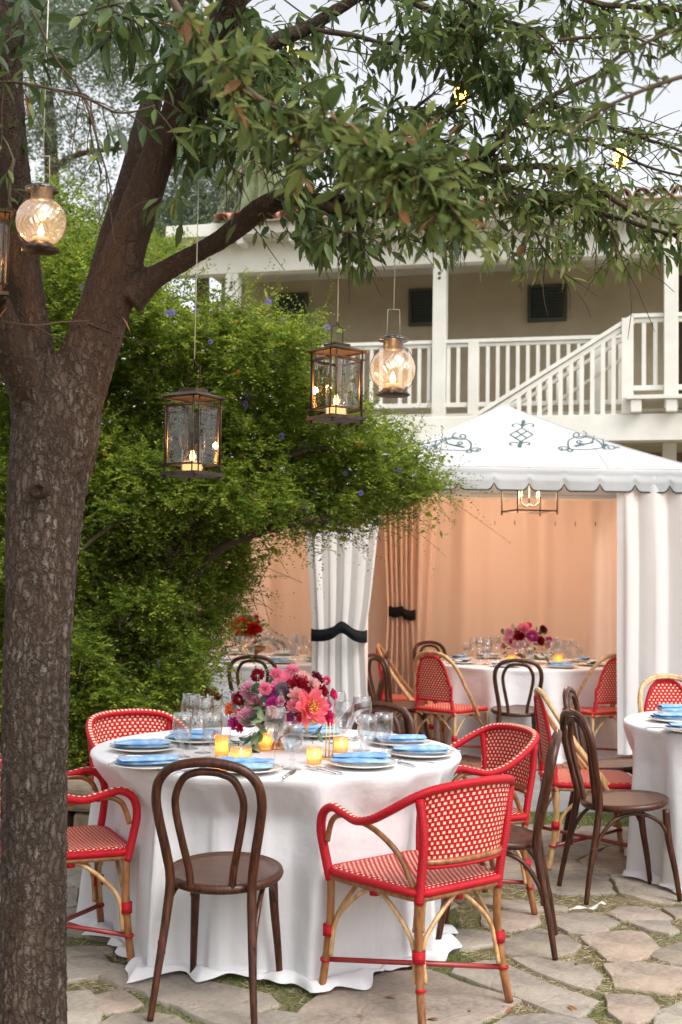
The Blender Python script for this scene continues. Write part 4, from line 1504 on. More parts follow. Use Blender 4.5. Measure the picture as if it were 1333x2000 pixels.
bn_, bf_, fr_ = G(1073, 1877), G(1085, 1822), G(883, 1864)
rb = (bn_ + bf_) / 2
fw = (fr_ - bn_).normalized()
put('b', rb + fw * .25, face((0, 0), fw), 'brown bentwood chair seen edge on, right of the front red armchair')
p = W(702, 1362, 6.15); p.z = 0
put('b', p + Vector((0, -.25, 0)), face(p, tc_main), 'bentwood chair behind the table whose top shows past the glasses')
# right table
tc_right = W(1525, 1413, 6.45); tc_right.z = 0
c8 = (G(1127, 1728) + G(1166, 1767) + G(1269, 1723) + G(1319, 1763)) / 4
fw = (G(1269, 1723) + G(1319, 1763) - G(1127, 1728) - G(1166, 1767)).normalized()
put('b', c8, face((0, 0), fw), 'dark bentwood chair standing free at the left of the right table')
c9 = (G(1062, 1697) + G(1220, 1712) + G(1079, 1655) + G(1235, 1665)) / 4
put('s', c9, face((0, 0), (1, .02)), 'red bistro chair with tan cane hoop tucked behind the free bentwood chair')
p = G(1200, 1487, .46); p.z = 0
put('b', p, face((0, 0), (1, -.35)), 'bentwood chair behind the red bistro chair, near the white curtain')
p = W(1338, 1500, 7.55); p.z = 0
put('s', p, face(p, tc_right), 'red bistro chair behind the right table, cut off by the picture edge')
# tent tables
tc_t1 = W(1022, 1292, 11.0); tc_t1.z = 0
tc_t2 = W(500, 1276, 11.0); tc_t2.z = 0
def at(px, Y):
    p = W(px, 1300, Y); p.z = 0
    return p
put('b', at(1010, 10.0), -.10, 'bentwood chair with its back to us at the tent table, middle one')
put('s', at(880, 10.15), face(at(880, 10.15), tc_t1) - .0, 'red bistro chair at the left front of the tent table')
put('s', at(798, 10.9), face(at(798, 10.9), tc_t1 + Vector((0, -.2, 0))), 'red bistro chair at the far left of the tent table, edge on')
put('b', at(783, 10.25), face((0, 0), (.85, .5)), 'dark bentwood chair left of the red ones by the peach curtains')
put('s', at(1160, 10.2), face(at(1160, 10.2), tc_t1), 'red bistro chair at the right of the tent table beside the white curtain')
put('b', at(866, 12.1), face(at(866, 12.1), tc_t1), 'bentwood chair behind the tent table at its left')
put('b', at(1212, 12.0), face(at(1212, 12.0), tc_t1), 'bentwood chair behind the tent table, half hidden by the white curtain')
put('b', at(498, 9.95), 0.0, 'bentwood chair before the left tent table, behind the flowers')
put('b', at(520, 12.1), PI, 'bentwood chair on the far side of the left tent table')
put('b', at(700, 10.7), PI / 2, 'bentwood chair peeping out right behind the tied white curtain')

# ================================================================== TABLES
OBST = {}
def add_obst(key, obj, kind):
    pts = ((-.24, .25), (.24, .25), (0, .235), (-.12, .24), (.12, .24), (-.262, .22), (.262, .22)) if kind == 'a' else ((0, .205), (-.1, .18), (.1, .18), (-.168, .21), (.168, .21))
    c, s_ = math.cos(obj.rotation_euler.z), math.sin(obj.rotation_euler.z)
    for x, y in pts:
        OBST.setdefault(key, []).append((obj.location.x + c * x - s_ * y, obj.location.y + s_ * x + c * y))
for o in [o for o in bpy.data.objects if o.get('category') in ('chair', 'armchair')]:
    for key, tc in (('main', tc_main), ('right', tc_right)):
        if math.hypot(o.location.x - tc.x, o.location.y - tc.y) < 1.25:
            add_obst(key, o, 'a' if o['category'] == 'armchair' else 'b')
def cloth_table(loc, R, label, clabel, seed, H=.755, folds=13, flare=.10, puddle=.06, nseg=240, groupn='white clothed round dining tables', key=None):
    t = thing('round_table', label, 'table', loc, 0, groupn)
    MB().lathe([(0, H - .028), (R - .012, H - .028), (R - .006, H - .006), (R - .02, H - .004), (0, H - .004)], 48).build('tabletop', mat_ratbrown, t)
    MB().lathe([(.25, .0), (.25, .03), (.06, .06), (.05, H - .03)], 16).build('pedestal', mat_darkiron, t)
    rs = random.Random(seed)
    fr = [(folds + rs.randint(-3, 4), rs.uniform(0, 6.3), rs.uniform(.5, 1)) for _ in range(3)] + [(folds * 2 + 1, rs.uniform(0, 6.3), .35), (5, rs.uniform(0, 6.3), .6)]
    def fold(a):
        s = sum(w * math.sin(k * a + ph) for k, ph, w in fr) / 2.0
        return math.tanh(s * 1.9) * .85 + .25 * s
    def hemw(a): return max(0, .5 + .45 * math.sin(7 * a + seed) + .35 * math.sin(17 * a + seed * 2) + .2 * math.sin(31 * a + seed))
    obs = [(math.atan2(y - loc[1], x - loc[0]), math.hypot(x - loc[0], y - loc[1])) for x, y in OBST.get(key, [])]
    def press(a, r, z):
        """cloth is pushed in where a chair leg or seat stands against it"""
        wz = min(1, max(0, (H - .03 - z) / .14))
        best = 0
        for ao, ro in obs:
            d = abs((a - ao + PI) % (2 * PI) - PI)
            if d > .22: continue
            lim = max(ro - .035, .45)
            w = 1 if d < .05 else .5 + .5 * math.cos((d - .05) / .17 * PI)
            best = max(best, (r - lim) * w)
        return r - max(0, best) * wz
    prof = []
    for i in range(7): prof.append(('t', (R - .015) * i / 6))
    for i in range(1, 4): prof.append(('e', i / 3))
    for i in range(1, 34): prof.append(('d', i / 33))
    for i in range(1, 6): prof.append(('p', i / 5))
    vs, fs = [], []
    for k in range(nseg):
        a = 2 * PI * k / nseg
        F = fold(a); hw_ = hemw(a)
        rb = 0
        for typ, q in prof:
            if typ == 't': r, z = q, H
            elif typ == 'e':
                r, z = R - .015 + .015 * math.sin(q * PI / 2), H - .015 * (1 - math.cos(q * PI / 2))
            elif typ == 'd':
                z = (H - .015) * (1 - q) + .020 * q
                g = q ** .8
                sw = F * (.004 + .105 * g) * (1 if F > 0 else .75)
                sag = .012 * math.sin(5 * a + q * 4 + seed) * g
                r = press(a, R - .006 + flare * q ** 1.8 + sw + sag, z)
                rb = r
            else:
                r = rb + puddle * q * (.25 + 1.3 * hw_)
                z = .020 + .020 * math.sin(q * PI) * (.4 + 1.2 * hw_) + .006 * math.sin(23 * a + 5 * q) * q - .010 * q
            aa = a + (.012 * math.sin(9 * a + seed) * (q if typ == 'd' else (1 if typ == 'p' else 0)))
            vs.append((r * math.cos(aa), r * math.sin(aa), z))
    m = len(prof)
    for k in range(nseg):
        k2 = (k + 1) % nseg
        for i in range(m - 1):
            if i == 0:
                fs.append((k * m, k * m + 1, k2 * m + 1))
            else:
                fs.append((k * m + i, k * m + i + 1, k2 * m + i + 1, k2 * m + i))
    mb = MB().add(vs, fs)
    c = mb.build('tablecloth', mat_white, None, uv=False)
    c.location = loc
    tag(c, clabel, 'tablecloth', 'white floor length tablecloths')
    return t
RM = .78
cloth_table(tc_main, RM, 'round dining table in front, laid with blue napkins and flowers', 'white linen cloth pooling on the stones under the front table', 4, folds=14, flare=.05, puddle=.065, nseg=420, key='main')
cloth_table(tc_right, .80, 'round dining table cut off by the right picture edge', 'white cloth over the table at the right picture edge', 9, folds=12, flare=.04, puddle=.03, key='right')
cloth_table(tc_t1, .84, 'round dining table inside the right tent with flowers and two candles', 'white cloth over the table under the pointed tent', 2, folds=12, flare=.03, puddle=.02, nseg=160)
cloth_table(tc_t2, .84, 'round dining table in the left tent, partly behind the shrub', 'white cloth over the left tent table behind the shrub', 6, folds=12, flare=.03, puddle=.02, nseg=160)

# ================================================================== TABLEWARE
TZ = .7555
plate_m = MB().lathe([(0, .003), (.075, .003), (.085, .006), (.132, .0155), (.137, .018), (.136, .021), (.128, .0195), (.088, .0105), (.078, .008), (0, .0075)], 48).mesh('plate', mat_china)
def napkin_mesh(seed, mat=None):
    rs = random.Random(seed)
    L, w = .215, .115
    mb = MB()
    for layer in range(2):
        ph = [rs.uniform(0, 6) for _ in range(5)]
        ang = rs.uniform(-.12, .12) + layer * .15
        sh = layer * .03 * rs.choice((-1, 1))
        def f(u, v, layer=layer):
            a = 2 * PI * v
            # flattened roll cross-section, thickness varying along u
            x = (u - .5) * L
            th = (.0085 + .004 * math.sin(u * 3.1 + ph[0])) * (math.sin(PI * min(max(u, .03), .97)) ** .3)
            ww = w / 2 * (1 - .25 * layer) * (math.sin(PI * min(max(u, .04), .96)) ** .12) * (1 + .04 * math.sin(u * 5 + ph[1]))
            y = ww * math.cos(a)
            z = th * math.sin(a) * (1 + .08 * math.sin(u * 11 + ph[2])) + .0022 * math.sin(u * 15 + y * 90 + ph[3]) * max(0, math.sin(a))
            X = x * math.cos(ang) - y * math.sin(ang); Y = x * math.sin(ang) + y * math.cos(ang) + sh
            return (X, Y, z + .026 + layer * .014)
        mb.sheet(f, 30, 22)
    return mb.mesh('napkin', mat or mat_napkin)
napk = [napkin_mesh(i) for i in range(4)]
def fork_mesh():
    mb = MB()
    mb.tube(crom([(0, -.10, .004), (0, -.06, .006), (0, -.01, .006), (0, .03, .008)], 4), [.0052, .0048, .0044, .0040, .0036, .0032, .003, .003, .003, .003, .003, .0032, .0036][:13], 6, sq=.5)
    mb.box((0, .040, .008), (.020, .022, .002))
    for k in range(4):
        x = -.0085 + k * .00567
        mb.tube([(x, .050, .008), (x, .075, .006), (x, .095, .010)], [.0014, .0013, .0009], 5)
    return mb.mesh('fork', mat_silver)
def knife_mesh():
    mb = MB()
    mb.tube([(0, -.115, .006), (0, -.08, .007), (0, -.02, .006), (0, -.01, .005)], [.006, .006, .0045, .003], 8, sq=.55)
    mb.sheet(lambda u, v: ((u - .5) * .019 * (1 - v ** 4) + .001, -.01 + v * .12, .005 + .001 * math.sin(PI * u)), 4, 10)
    mb.sheet(lambda u, v: ((u - .5) * .019 * (1 - v ** 4) + .001, -.01 + v * .12, .003), 4, 10)
    return mb.mesh('knife', mat_silver)
forkm, knifem = fork_mesh(), knife_mesh()
def wine_prof(h=.215, r=.041):
    return [(.034, 0), (.034, .0015), (.010, .006), (.0042, .012), (.0036, .05), (.0040, .088), (.012, .098), (.028, .115), (r * .93, .138), (r, .155), (r * .97, .180), (r * .86, h - .004), (r * .84, h), (r * .815, h), (r * .84, h - .006), (r * .945, .178), (r * .97, .155), (r * .90, .138), (.026, .117), (.010, .1005), (0, .099)]
def goblet_prof():
    return [(.033, 0), (.033, .0018), (.012, .007), (.007, .014), (.0065, .025), (.0125, .034), (.0065, .042), (.0085, .052), (.024, .064), (.0345, .085), (.0385, .110), (.0365, .140), (.0345, .165), (.0325, .165), (.0345, .139), (.0362, .110), (.032, .086), (.022, .067), (.006, .057), (0, .056)]
winem = MB().lathe(wine_prof(), 32).mesh('wine_glass', mat_glass)
gobm = MB().lathe(goblet_prof(), 32).mesh('water_goblet', mat_glass)
waterm = MB().lathe([(0, .058), (.022, .068), (.031, .086), (.0355, .108), (.0352, .118), (0, .118)], 24).mesh('water', mat_water)
def glass(kind, loc, label, group, s=1):
    me = winem if kind == 'w' else gobm
    o = link(bpy.data.objects.new('wine_glass' if kind == 'w' else 'water_goblet', me))
    o.location = loc
    o.scale = (s, s, s)
    tag(o, label, 'wine glass' if kind == 'w' else 'goblet', group)
    if kind == 'g':
        w = link(bpy.data.objects.new('water', waterm), o)
    return o
PL = [(280, 1467, 'at the left, before the far left red armchair', 0.2), (290, 1500, 'at the left front, next to the tree side armchair', .25), (478, 1508, 'behind the hoop of the nearest bentwood chair', -.1),
      (708, 1498, 'at the right front, above the front red armchair', .02), (822, 1478, 'at the right rim, beside the far right red armchair', .03), (783, 1456, 'at the right back, behind the water goblets', .02),
      (618, 1439, 'at the back, behind the gold stand', 0), (383, 1450, 'at the back left, behind the tall goblets', 0)]
for i, (px, py, where, rot) in enumerate(PL):
    p = G(px, py, TZ)
    o = link(bpy.data.objects.new('plate', plate_m)); o.location = p
    tag(o, 'cream plate ' + where, 'plate', 'cream plates on the front table')
    n = link(bpy.data.objects.new('napkin', napk[i % 4])); n.location = p + Vector((-.005, 0, 0)); n.rotation_euler = (0, 0, rot)
    n.scale = (1.04, 1.0, 1.0)
    tag(n, 'folded blue napkin on the plate ' + where, 'napkin', 'blue tie dyed napkins on the front table')
    rz = face(p, tc_main)
    e = Vector((math.cos(rz), math.sin(rz), 0)); f = Vector((-math.sin(rz), math.cos(rz), 0))
    for me, sgn, nm in ((forkm, -.175, 'fork'), (forkm, -.205, 'fork'), (knifem, .175, 'knife')):
        if nm == 'fork' and sgn < -.18 and i in (1, 2, 4): continue
        q = p + e * sgn + f * random.uniform(-.02, .01)
        if (Vector((q.x, q.y, 0)) - Vector((tc_main.x, tc_main.y, 0))).length > RM - .07: q -= (q - Vector((tc_main.x, tc_main.y, TZ))).normalized() * .05
        o = link(bpy.data.objects.new(nm, me)); o.location = (q.x, q.y, TZ + .0005); o.rotation_euler = (0, 0, rz + random.uniform(-.1, .1))
        tag(o, ('steel fork (inner) ' if sgn == -.175 else 'steel fork (outer) ' if nm == 'fork' else 'steel knife ') + 'by the plate ' + where, nm, 'steel cutlery on the front table')
GL = [('g', 355, 1478, 'water goblet nearest the far left armchair'), ('g', 414, 1480, 'water goblet left of the amber votive'), ('w', 397, 1470, 'wine glass behind the left pair of goblets'), ('w', 449, 1452, 'wine glass half hidden by the orange ranunculus'), ('w', 372, 1462, 'wine glass at the far left, behind the first goblet'),
      ('w', 537, 1497, 'wine glass in front of the middle of the flowers'), ('g', 571, 1502, 'water goblet right of the front wine glass'),
      ('w', 670, 1480, 'wine glass over the right gold votive'), ('g', 717, 1482, 'water goblet behind the right front plate'), ('w', 706, 1466, 'tall wine glass behind the right goblets'), ('g', 749, 1476, 'water goblet furthest to the right'), ('w', 657, 1452, 'wine glass at the back beside the pink bloom'), ('g', 600, 1446, 'water goblet at the back behind the flowers'), ('g', 500, 1443, 'water goblet at the back left of the flowers')]
for k, px, py, lb in GL:
    glass(k, G(px, py, TZ), 'clear ' + lb, 'clear glasses on the front table', 1.06)
def votive(loc, r, h, mat, label, flute=False, em=1.0, cat='candle holder', group='glowing votive candles on the front table'):
    t = thing('votive_candle', label, cat, loc, 0, group)
    wob = (lambda a, i: 1 + .04 * math.cos(16 * a)) if flute else None
    mb = MB(); mb.open_top = True
    mb.lathe([(0, 0), (r * .86, 0), (r * .93, h * .12), (r, h * .4), (r, h), (r - .003, h), (r - .004, h * .4), (r * .85, h * .14)], 32 if not flute else 64, wob=wob)
    mb.build('glass_cup', mat, t)
    MB().lathe([(0, .006), (r * .7, .006), (r * .7, h * .38), (0, h * .38)], 20).build('candle', mat_glow, t)
    MB().lathe([(0, h * .40), (.0045, h * .40 + .006), (.005, h * .40 + .012), (.002, h * .40 + .024), (0, h * .4 + .03)], 8).build('flame', mat_flame, t)
    l = bpy.data.lights.new('candle_light', 'POINT'); l.energy = .16 * em; l.color = (1, .55, .22); l.shadow_soft_size = .01
    lo = link(bpy.data.objects.new('candle_light', l), t); lo.location = (0, 0, h * .6)
    return t
votive(G(433, 1484, TZ), .026, .095, mat_amber, 'tall amber fluted votive left of the flowers', True)
votive(G(519, 1466, TZ), .028, .085, mat_amber, 'amber fluted votive right under the trailing eucalyptus', True)
votive(G(471, 1486, TZ), .043, .052, mat_mercury, 'wide low clear textured candle holder before the eucalyptus')
votive(G(614, 1492, TZ), .031, .065, mat_mercury, 'gold mercury glass votive near the forks')
votive(G(666, 1469, TZ), .031, .062, mat_mercury, 'gold mercury glass votive at the foot of the right wine glass')
# gold stand
gs = thing('gold_stand', 'flat gold metal table card stand right of the flowers', 'stand', G(645, 1482, TZ), .15)
MB().box((0, 0, .003), (.085, .07, .006)).build('base', mat_gold, gs, smooth=False, bevel=.001)
for x in (-.018, -.004, .012):
    MB().tube([(x, 0, .006), (x + .002, 0, .145)], .0028, 6).build('rod', mat_gold, gs)

# right table settings
for i, (px, py, rot, lb) in enumerate(((1345, 1416, .0, 'nearer the table rim on the right table'), (1322, 1404, .05, 'left on the right table, mid rim'), (1334, 1393, 0, 'furthest back on the right table'))):
    px, py = ((1350, 1431), (1318, 1410), (1330, 1396))[i]
    p = G(px, py, TZ)
    o = link(bpy.data.objects.new('plate', plate_m)); o.location = p
    tag(o, 'cream plate ' + lb, 'plate', 'cream plates on the right table')
    n = link(bpy.data.objects.new('napkin', napk[i])); n.location = p; n.rotation_euler = (0, 0, rot); n.scale = (1.1, 1.1, 1.1)
    tag(n, 'blue folded napkin ' + lb, 'napkin', 'blue napkins on the right table')
for i, (px, py) in enumerate(((1293, 1422), (1310, 1430))):
    o = link(bpy.data.objects.new('knife', knifem)); o.location = G(px, py, TZ); o.rotation_euler = (0, 0, PI / 2 + .2 * i)
    tag(o, ('steel knife nearest the left rim of the right table', 'steel knife before the front plate of the right table')[i], 'knife', 'cutlery on the right table')

# tent tables settings
napp = [napkin_mesh(20 + i, mat_paleprint) for i in range(2)]
DIRS = ['at the far right', 'at the back right', 'at the back left', 'at the far left', 'at the left front', 'at the front, left of centre', 'at the front, right of centre', 'at the right front']
def farset(tc, nm, R=.84):
    for k in range(8):
        a = 2 * PI * (k + .5) / 8
        p = Vector((tc.x + (R - .22) * math.cos(a), tc.y + (R - .22) * math.sin(a), TZ))
        o = link(bpy.data.objects.new('plate', plate_m)); o.location = p
        tag(o, 'cream plate %s of the %s' % (DIRS[k], nm), 'plate', 'plates on the ' + nm)
        n = link(bpy.data.objects.new('napkin', (napp[k % 2], napk[k % 4])[k % 3 == 0])); n.location = p; n.rotation_euler = (0, 0, a + 1.5 + random.uniform(-.3, .3))
        tag(n, ('blue' if k % 3 == 0 else 'pale blue') + ' napkin %s of the %s' % (DIRS[k], nm), 'napkin', 'napkins on the ' + nm)
        for j, (kk, da, rr) in enumerate((('w', .26, .40), ('g', .36, .34), ('w', .10, .45))):
            q = Vector((tc.x + (R - rr) * math.cos(a + da), tc.y + (R - rr) * math.sin(a + da), TZ))
            glass(kk, q, ('outer wine glass ', 'water goblet ', 'inner wine glass ')[j] + '%s of the %s' % (DIRS[k], nm), 'glasses on the ' + nm)
farset(tc_t1, 'right tent table')
farset(tc_t2, 'left tent table')
for (px, py, lb) in ((1000, 1299, 'amber votive left on the right tent table'), (1091, 1297, 'amber votive right on the right tent table')):
    votive(G(px, py, TZ), .036, .085, mat_amber, lb, False, 2, group='amber votives in the tents')
for (px, py, lb) in ((482, 1273, 'amber votive before the red flowers in the left tent'), (400, 1276, 'amber votive glowing through the shrub leaves'), (470, 1262, 'amber votive at the back of the left tent table')):
    votive(G(px, py, TZ), .036, .085, mat_amber, lb, False, 2, group='amber votives in the tents')

# ================================================================== FLOWERS
def petmat(name, c1, c2):
    m, nt, out = newmat(name)
    tc = nd(nt, 'ShaderNodeTexCoord')
    sp = nd(nt, 'ShaderNodeSeparateXYZ'); nt.links.new(tc.outputs['UV'], sp.inputs[0])
    col = ramp(nt, sp.outputs[1], [(0.05, c1), (.75, c2)])
    p = nd(nt, 'ShaderNodeBsdfPrincipled'); p.inputs['Roughness'].default_value = .6
    p.inputs['Specular IOR Level'].default_value = .25
    nt.links.new(col, p.inputs['Base Color'])
    t = nd(nt, 'ShaderNodeBsdfTranslucent'); nt.links.new(col, t.inputs[0])
    mx = nd(nt, 'ShaderNodeMixShader'); mx.inputs[0].default_value = .3
    nt.links.new(p.outputs[0], mx.inputs[1]); nt.links.new(t.outputs[0], mx.inputs[2])
    nt.links.new(mx.outputs[0], out.inputs[0])
    return m
PM = {'coral': petmat('coral_petal', (.90, .30, .16), (.92, .20, .26)), 'pink': petmat('pink_petal', (.82, .16, .30), (.88, .30, .44)), 'deep': petmat('dark_red_petal', (.20, .005, .012), (.34, .008, .025)),
      'blush': petmat('blush_petal', (.82, .48, .28), (.86, .50, .50)), 'orange': petmat('orange_petal', (.75, .14, .03), (.88, .24, .09)), 'magenta': petmat('magenta_petal', (.40, .02, .20), (.60, .05, .34)),
      'burg': petmat('burgundy_petal', (.08, .006, .012), (.17, .010, .03)), 'mauve': petmat('mauve_petal', (.62, .24, .36), (.78, .42, .54)), 'hot': petmat('hot_pink_petal', (.62, .02, .10), (.75, .04, .20)),
      'peach': petmat('peach_petal', (.85, .42, .22), (.88, .50, .36)), 'scarlet': petmat('scarlet_petal', (.80, .06, .02), (.70, .02, .015))}
mat_stamen = basic('stamen', (.80, .45, .05), (.9, .65, .12), rough=.7, vs=200)
mat_thistle = basic('thistle', (.10, .13, .18), (.2, .22, .26), rough=.8, vs=200)
def bloom(r, layers, open_=1.0, stam=False, mats=None, seed=0, ruffle=.12, petals=7):
    """flower head facing +z, radius r"""
    rs = random.Random(seed)
    mb = MB()
    for L in range(layers):
        q = (L + 1) / layers
        n = petals + (L % 2)
        tiltv = (.15 + .95 * (1 - q)) if open_ > .5 else (.5 + .8 * (1 - q))   # inner petals stand up
        ln = r * (.55 + .45 * q)
        for k in range(n):
            a = 2 * PI * (k + .5 * (L % 2)) / n + rs.uniform(-.15, .15)
            tv = tiltv + rs.uniform(-.12, .12)
            w = ln * 2.6 / n * 1.35 * (1.1 if open_ > .5 else 1.2)
            ph = rs.uniform(0, 6)
            def f(u, v, a=a, tv=tv, w=w, ln=ln, ph=ph, q=q):
                s = (u - .5) * w * (math.sin(PI * min(.92, .12 + v * .75)) ** .7)
                cup = .35 * v * v
                x = ln * (v * math.cos(tv) - cup * (1 - math.cos(tv)) * .5) * (1 - .15 * (u - .5) ** 2)
                z = ln * (v * math.sin(tv) + cup * .4 + .6 * ((u - .5) ** 2) * v) + ruffle * ln * v * v * math.sin(u * 9 + ph) * .5
                return (x * math.cos(a) - s * math.sin(a), x * math.sin(a) + s * math.cos(a), z - ln * .12)
            mb.sheet(f, 5, 5)
    if stam:
        for k in range(46):
            a, rr = rs.uniform(0, 6.3), rs.uniform(0, .26) * r
            h = rs.uniform(.25, .5) * r
            c = (rr * math.cos(a) * 1.3, rr * math.sin(a) * 1.3, h)
            mb.tube([(rr * .5 * math.cos(a), rr * .5 * math.sin(a), 0), c], .0009, 3, cap=False, mi=1)
            mb.box(c, (.0035, .0035, .006), 1)
    return mb.mesh('bloom', mats)
def puff(r, n, mats, seed, spiky=False):
    rs = random.Random(seed)
    mb = MB()
    for i in range(n):
        z = 1 - 1.6 * (i + .5) / n; a = i * 2.4
        rr = math.sqrt(max(0, 1 - z * z))
        d = Vector((rr * math.cos(a), rr * math.sin(a), z))
        s = d.orthogonal().normalized()
        u = d.cross(s)
        k = rs.uniform(.85, 1.1) * r
        w = r * (.16 if not spiky else .05)
        if rs.random() < .5: s, u = u, s
        mb.add([d * k * .35, d * k * .8 + s * w, d * k * 1.02, d * k * .8 - s * w], [(0, 1, 2, 3)], [[(0, 0), (0, .7), (0, 1), (0, .7)]])
        mb.add([d * k * .35, d * k * .8 + u * w, d * k * .97, d * k * .8 - u * w], [(0, 1, 2, 3)], [[(0, 0), (0, .7), (0, 1), (0, .7)]])
    return mb.mesh('bloom', mats)
def eu_leaf(rs):
    mb = MB()
    n = 10
    vs = [(0, 0, 0)] + [(.5 + .5 * math.cos(2 * PI * k / n) , .46 * math.sin(2 * PI * k / n), .06 * math.cos(4 * PI * k / n)) for k in range(n)]
    vs[0] = (.5, 0, -.03)
    mb.add(vs, [(0, k + 1, (k + 1) % n + 1) for k in range(n)])
    return mb
def set_rnd(me, val):
    a = me.attributes.new('rnd', 'FLOAT', 'FACE')
    a.data.foreach_set('value', [val] * len(me.polygons))
    return me
_eu = []
for v in (.1, .3, .5, .7, .95):
    _eu.append(set_rnd(eu_leaf(random).mesh('leaf', LE), v))
def put_head(parent, me, c, d, roll=0, name='bloom', s=1.0):
    o = link(bpy.data.objects.new(name, me), parent)
    q = Vector(d).to_track_quat('Z', 'Y')
    o.rotation_mode = 'QUATERNION'; o.rotation_quaternion = q
    o.location = c; o.scale = (s, s, s)
    return o
def leafat(parent, c, d, s, me=None):
    o = link(bpy.data.objects.new('leaf', me or random.choice(_eu)), parent)
    q = Vector(d).to_track_quat('X', 'Z')
    o.rotation_mode = 'QUATERNION'; o.rotation_quaternion = q
    o.location = c; o.scale = (s, s * random.uniform(.8, 1), s)
    return o
fa = thing('flower_arrangement', 'big pink, red and burgundy flower arrangement in a footed bronze bowl on the front table', 'flowers', (tc_main.x, tc_main.y, TZ))
O = Vector((tc_main.x, tc_main.y, TZ))
MB().lathe([(.045, 0), (.046, .004), (.02, .02), (.014, .04), (.03, .055), (.075, .075), (.095, .10), (.098, .112), (.09, .112), (.07, .085), (0, .07)], 32).build('footed_bowl', mat_bronze, fa)
FL = [  # px, py, forward offset, radius, kind
    (607, 1382, .15, .072, 'coralpeony'), (586, 1350, .06, .060, 'deep'), (558, 1332, .0, .055, 'pinkp'), (578, 1360, .14, .034, 'blush'), (592, 1327, .02, .036, 'blushp'),
    (549, 1370, .15, .022, 'mauve'), (574, 1378, .15, .028, 'mauvepuff'), (533, 1374, .15, .028, 'magpuff'), (528, 1352, .10, .026, 'magpuff'), (453, 1386, .08, .028, 'orange'), (536, 1392, .16, .026, 'peach'),
    (647, 1358, .02, .026, 'hot'), (642, 1403, .10, .030, 'hotr'), (457, 1412, .10, .026, 'magr'), (504, 1319, .02, .028, 'burgpuff'), (487, 1350, .06, .038, 'mauvepuff2'), (482, 1400, .13, .036, 'mauvepuff2'), (564, 1404, .15, .024, 'magpuff'),
    (638, 1330, -.02, .018, 'hotpuff'), (619, 1325, -.05, .030, 'burg'), (468, 1365, .05, .028, 'burgpuff'), (545, 1340, .08, .030, 'pinkp'), (637, 1378, .06, .022, 'magpuff'), (470, 1420, .1, .022, 'hotr'), (518, 1345, .14, .026, 'mauvepuff'), (560, 1352, .11, .018, 'burg'), (612, 1340, .04, .034, 'blushp'), (630, 1350, .04, .026, 'deep'), (540, 1318, .0, .030, 'mauvepuff'), (572, 1308, -.02, .026, 'pinkp'), (500, 1375, .12, .030, 'pinkp'), (588, 1404, .15, .024, 'hotr'), (470, 1395, .08, .026, 'coralpeony')]
mk = {'scar': lambda r, s: bloom(r, 5, .6, False, [PM['scarlet']], s, .3, 9), 'coralpeony': lambda r, s: bloom(r, 3, 1, True, [PM['coral'], mat_stamen], s, .22, 6), 'deep': lambda r, s: bloom(r, 5, .6, False, [PM['deep']], s, .35, 10), 'pinkp': lambda r, s: bloom(r, 5, .6, False, [PM['pink']], s, .3, 9),
      'blush': lambda r, s: bloom(r, 5, .6, False, [PM['blush']], s, .3, 8), 'blushp': lambda r, s: bloom(r, 5, .6, False, [PM['blush']], s, .3, 8), 'mauve': lambda r, s: bloom(r, 5, .3, False, [PM['mauve']], s, .1, 6),
      'mauvepuff': lambda r, s: puff(r, 70, [PM['pink']], s), 'mauvepuff2': lambda r, s: puff(r, 90, [PM['mauve']], s), 'magpuff': lambda r, s: puff(r, 80, [PM['magenta']], s), 'orange': lambda r, s: bloom(r, 6, .3, False, [PM['orange']], s, .1, 7),
      'peach': lambda r, s: bloom(r, 6, .3, False, [PM['peach']], s, .1, 7), 'hot': lambda r, s: bloom(r, 5, .3, False, [PM['hot']], s, .1, 7), 'hotr': lambda r, s: bloom(r, 4, .6, False, [PM['hot']], s, .3, 7), 'magr': lambda r, s: bloom(r, 4, .6, False, [PM['magenta']], s, .3, 7),
      'burgpuff': lambda r, s: puff(r, 70, [PM['deep']], s), 'burgpuff2': lambda r, s: puff(r, 90, [PM['burg']], s), 'hotpuff': lambda r, s: puff(r, 50, [PM['hot']], s), 'burg': lambda r, s: bloom(r, 4, .6, False, [PM['burg']], s, .3, 8)}
ctr = W(548, 1400, tc_main.y) - O
for i, (px, py, fwd, rr, kind) in enumerate(FL):
    c = W(px, py, tc_main.y - fwd) - O
    d = (c - ctr)
    d.y -= .10
    put_head(fa, mk[kind](rr * 1.17, i), c, d.normalized())
put_head(fa, puff(.035, 120, [mat_thistle], 5, True), W(552, 1346, tc_main.y - .11) - O, (0, -1, .6), name='thistle')
put_head(fa, puff(.026, 100, [mat_thistle], 6, True), W(522, 1362, tc_main.y - .12) - O, (0, -1, .4), name='thistle')
EU = [(475, 1332, .03, .055), (512, 1322, .0, .05), (520, 1340, .05, .05), (512, 1368, .13, .045), (500, 1395, .15, .05), (494, 1412, .16, .05), (505, 1385, .15, .05), (470, 1440, .12, .045), (480, 1452, .13, .045), (490, 1440, .15, .045),
      (625, 1424, .10, .045), (505, 1425, .16, .045), (512, 1372, .12, .04), (600, 1345, .05, .035), (543, 1330, .05, .04), (575, 1318, -.02, .04), (500, 1355, .1, .05), (522, 1415, .16, .04), (463, 1453, .1, .04), (496, 1450, .13, .05), (575, 1392, .16, .03), (620, 1352, .0, .035), (628, 1415, .06, .04), (590, 1425, .12, .035)]
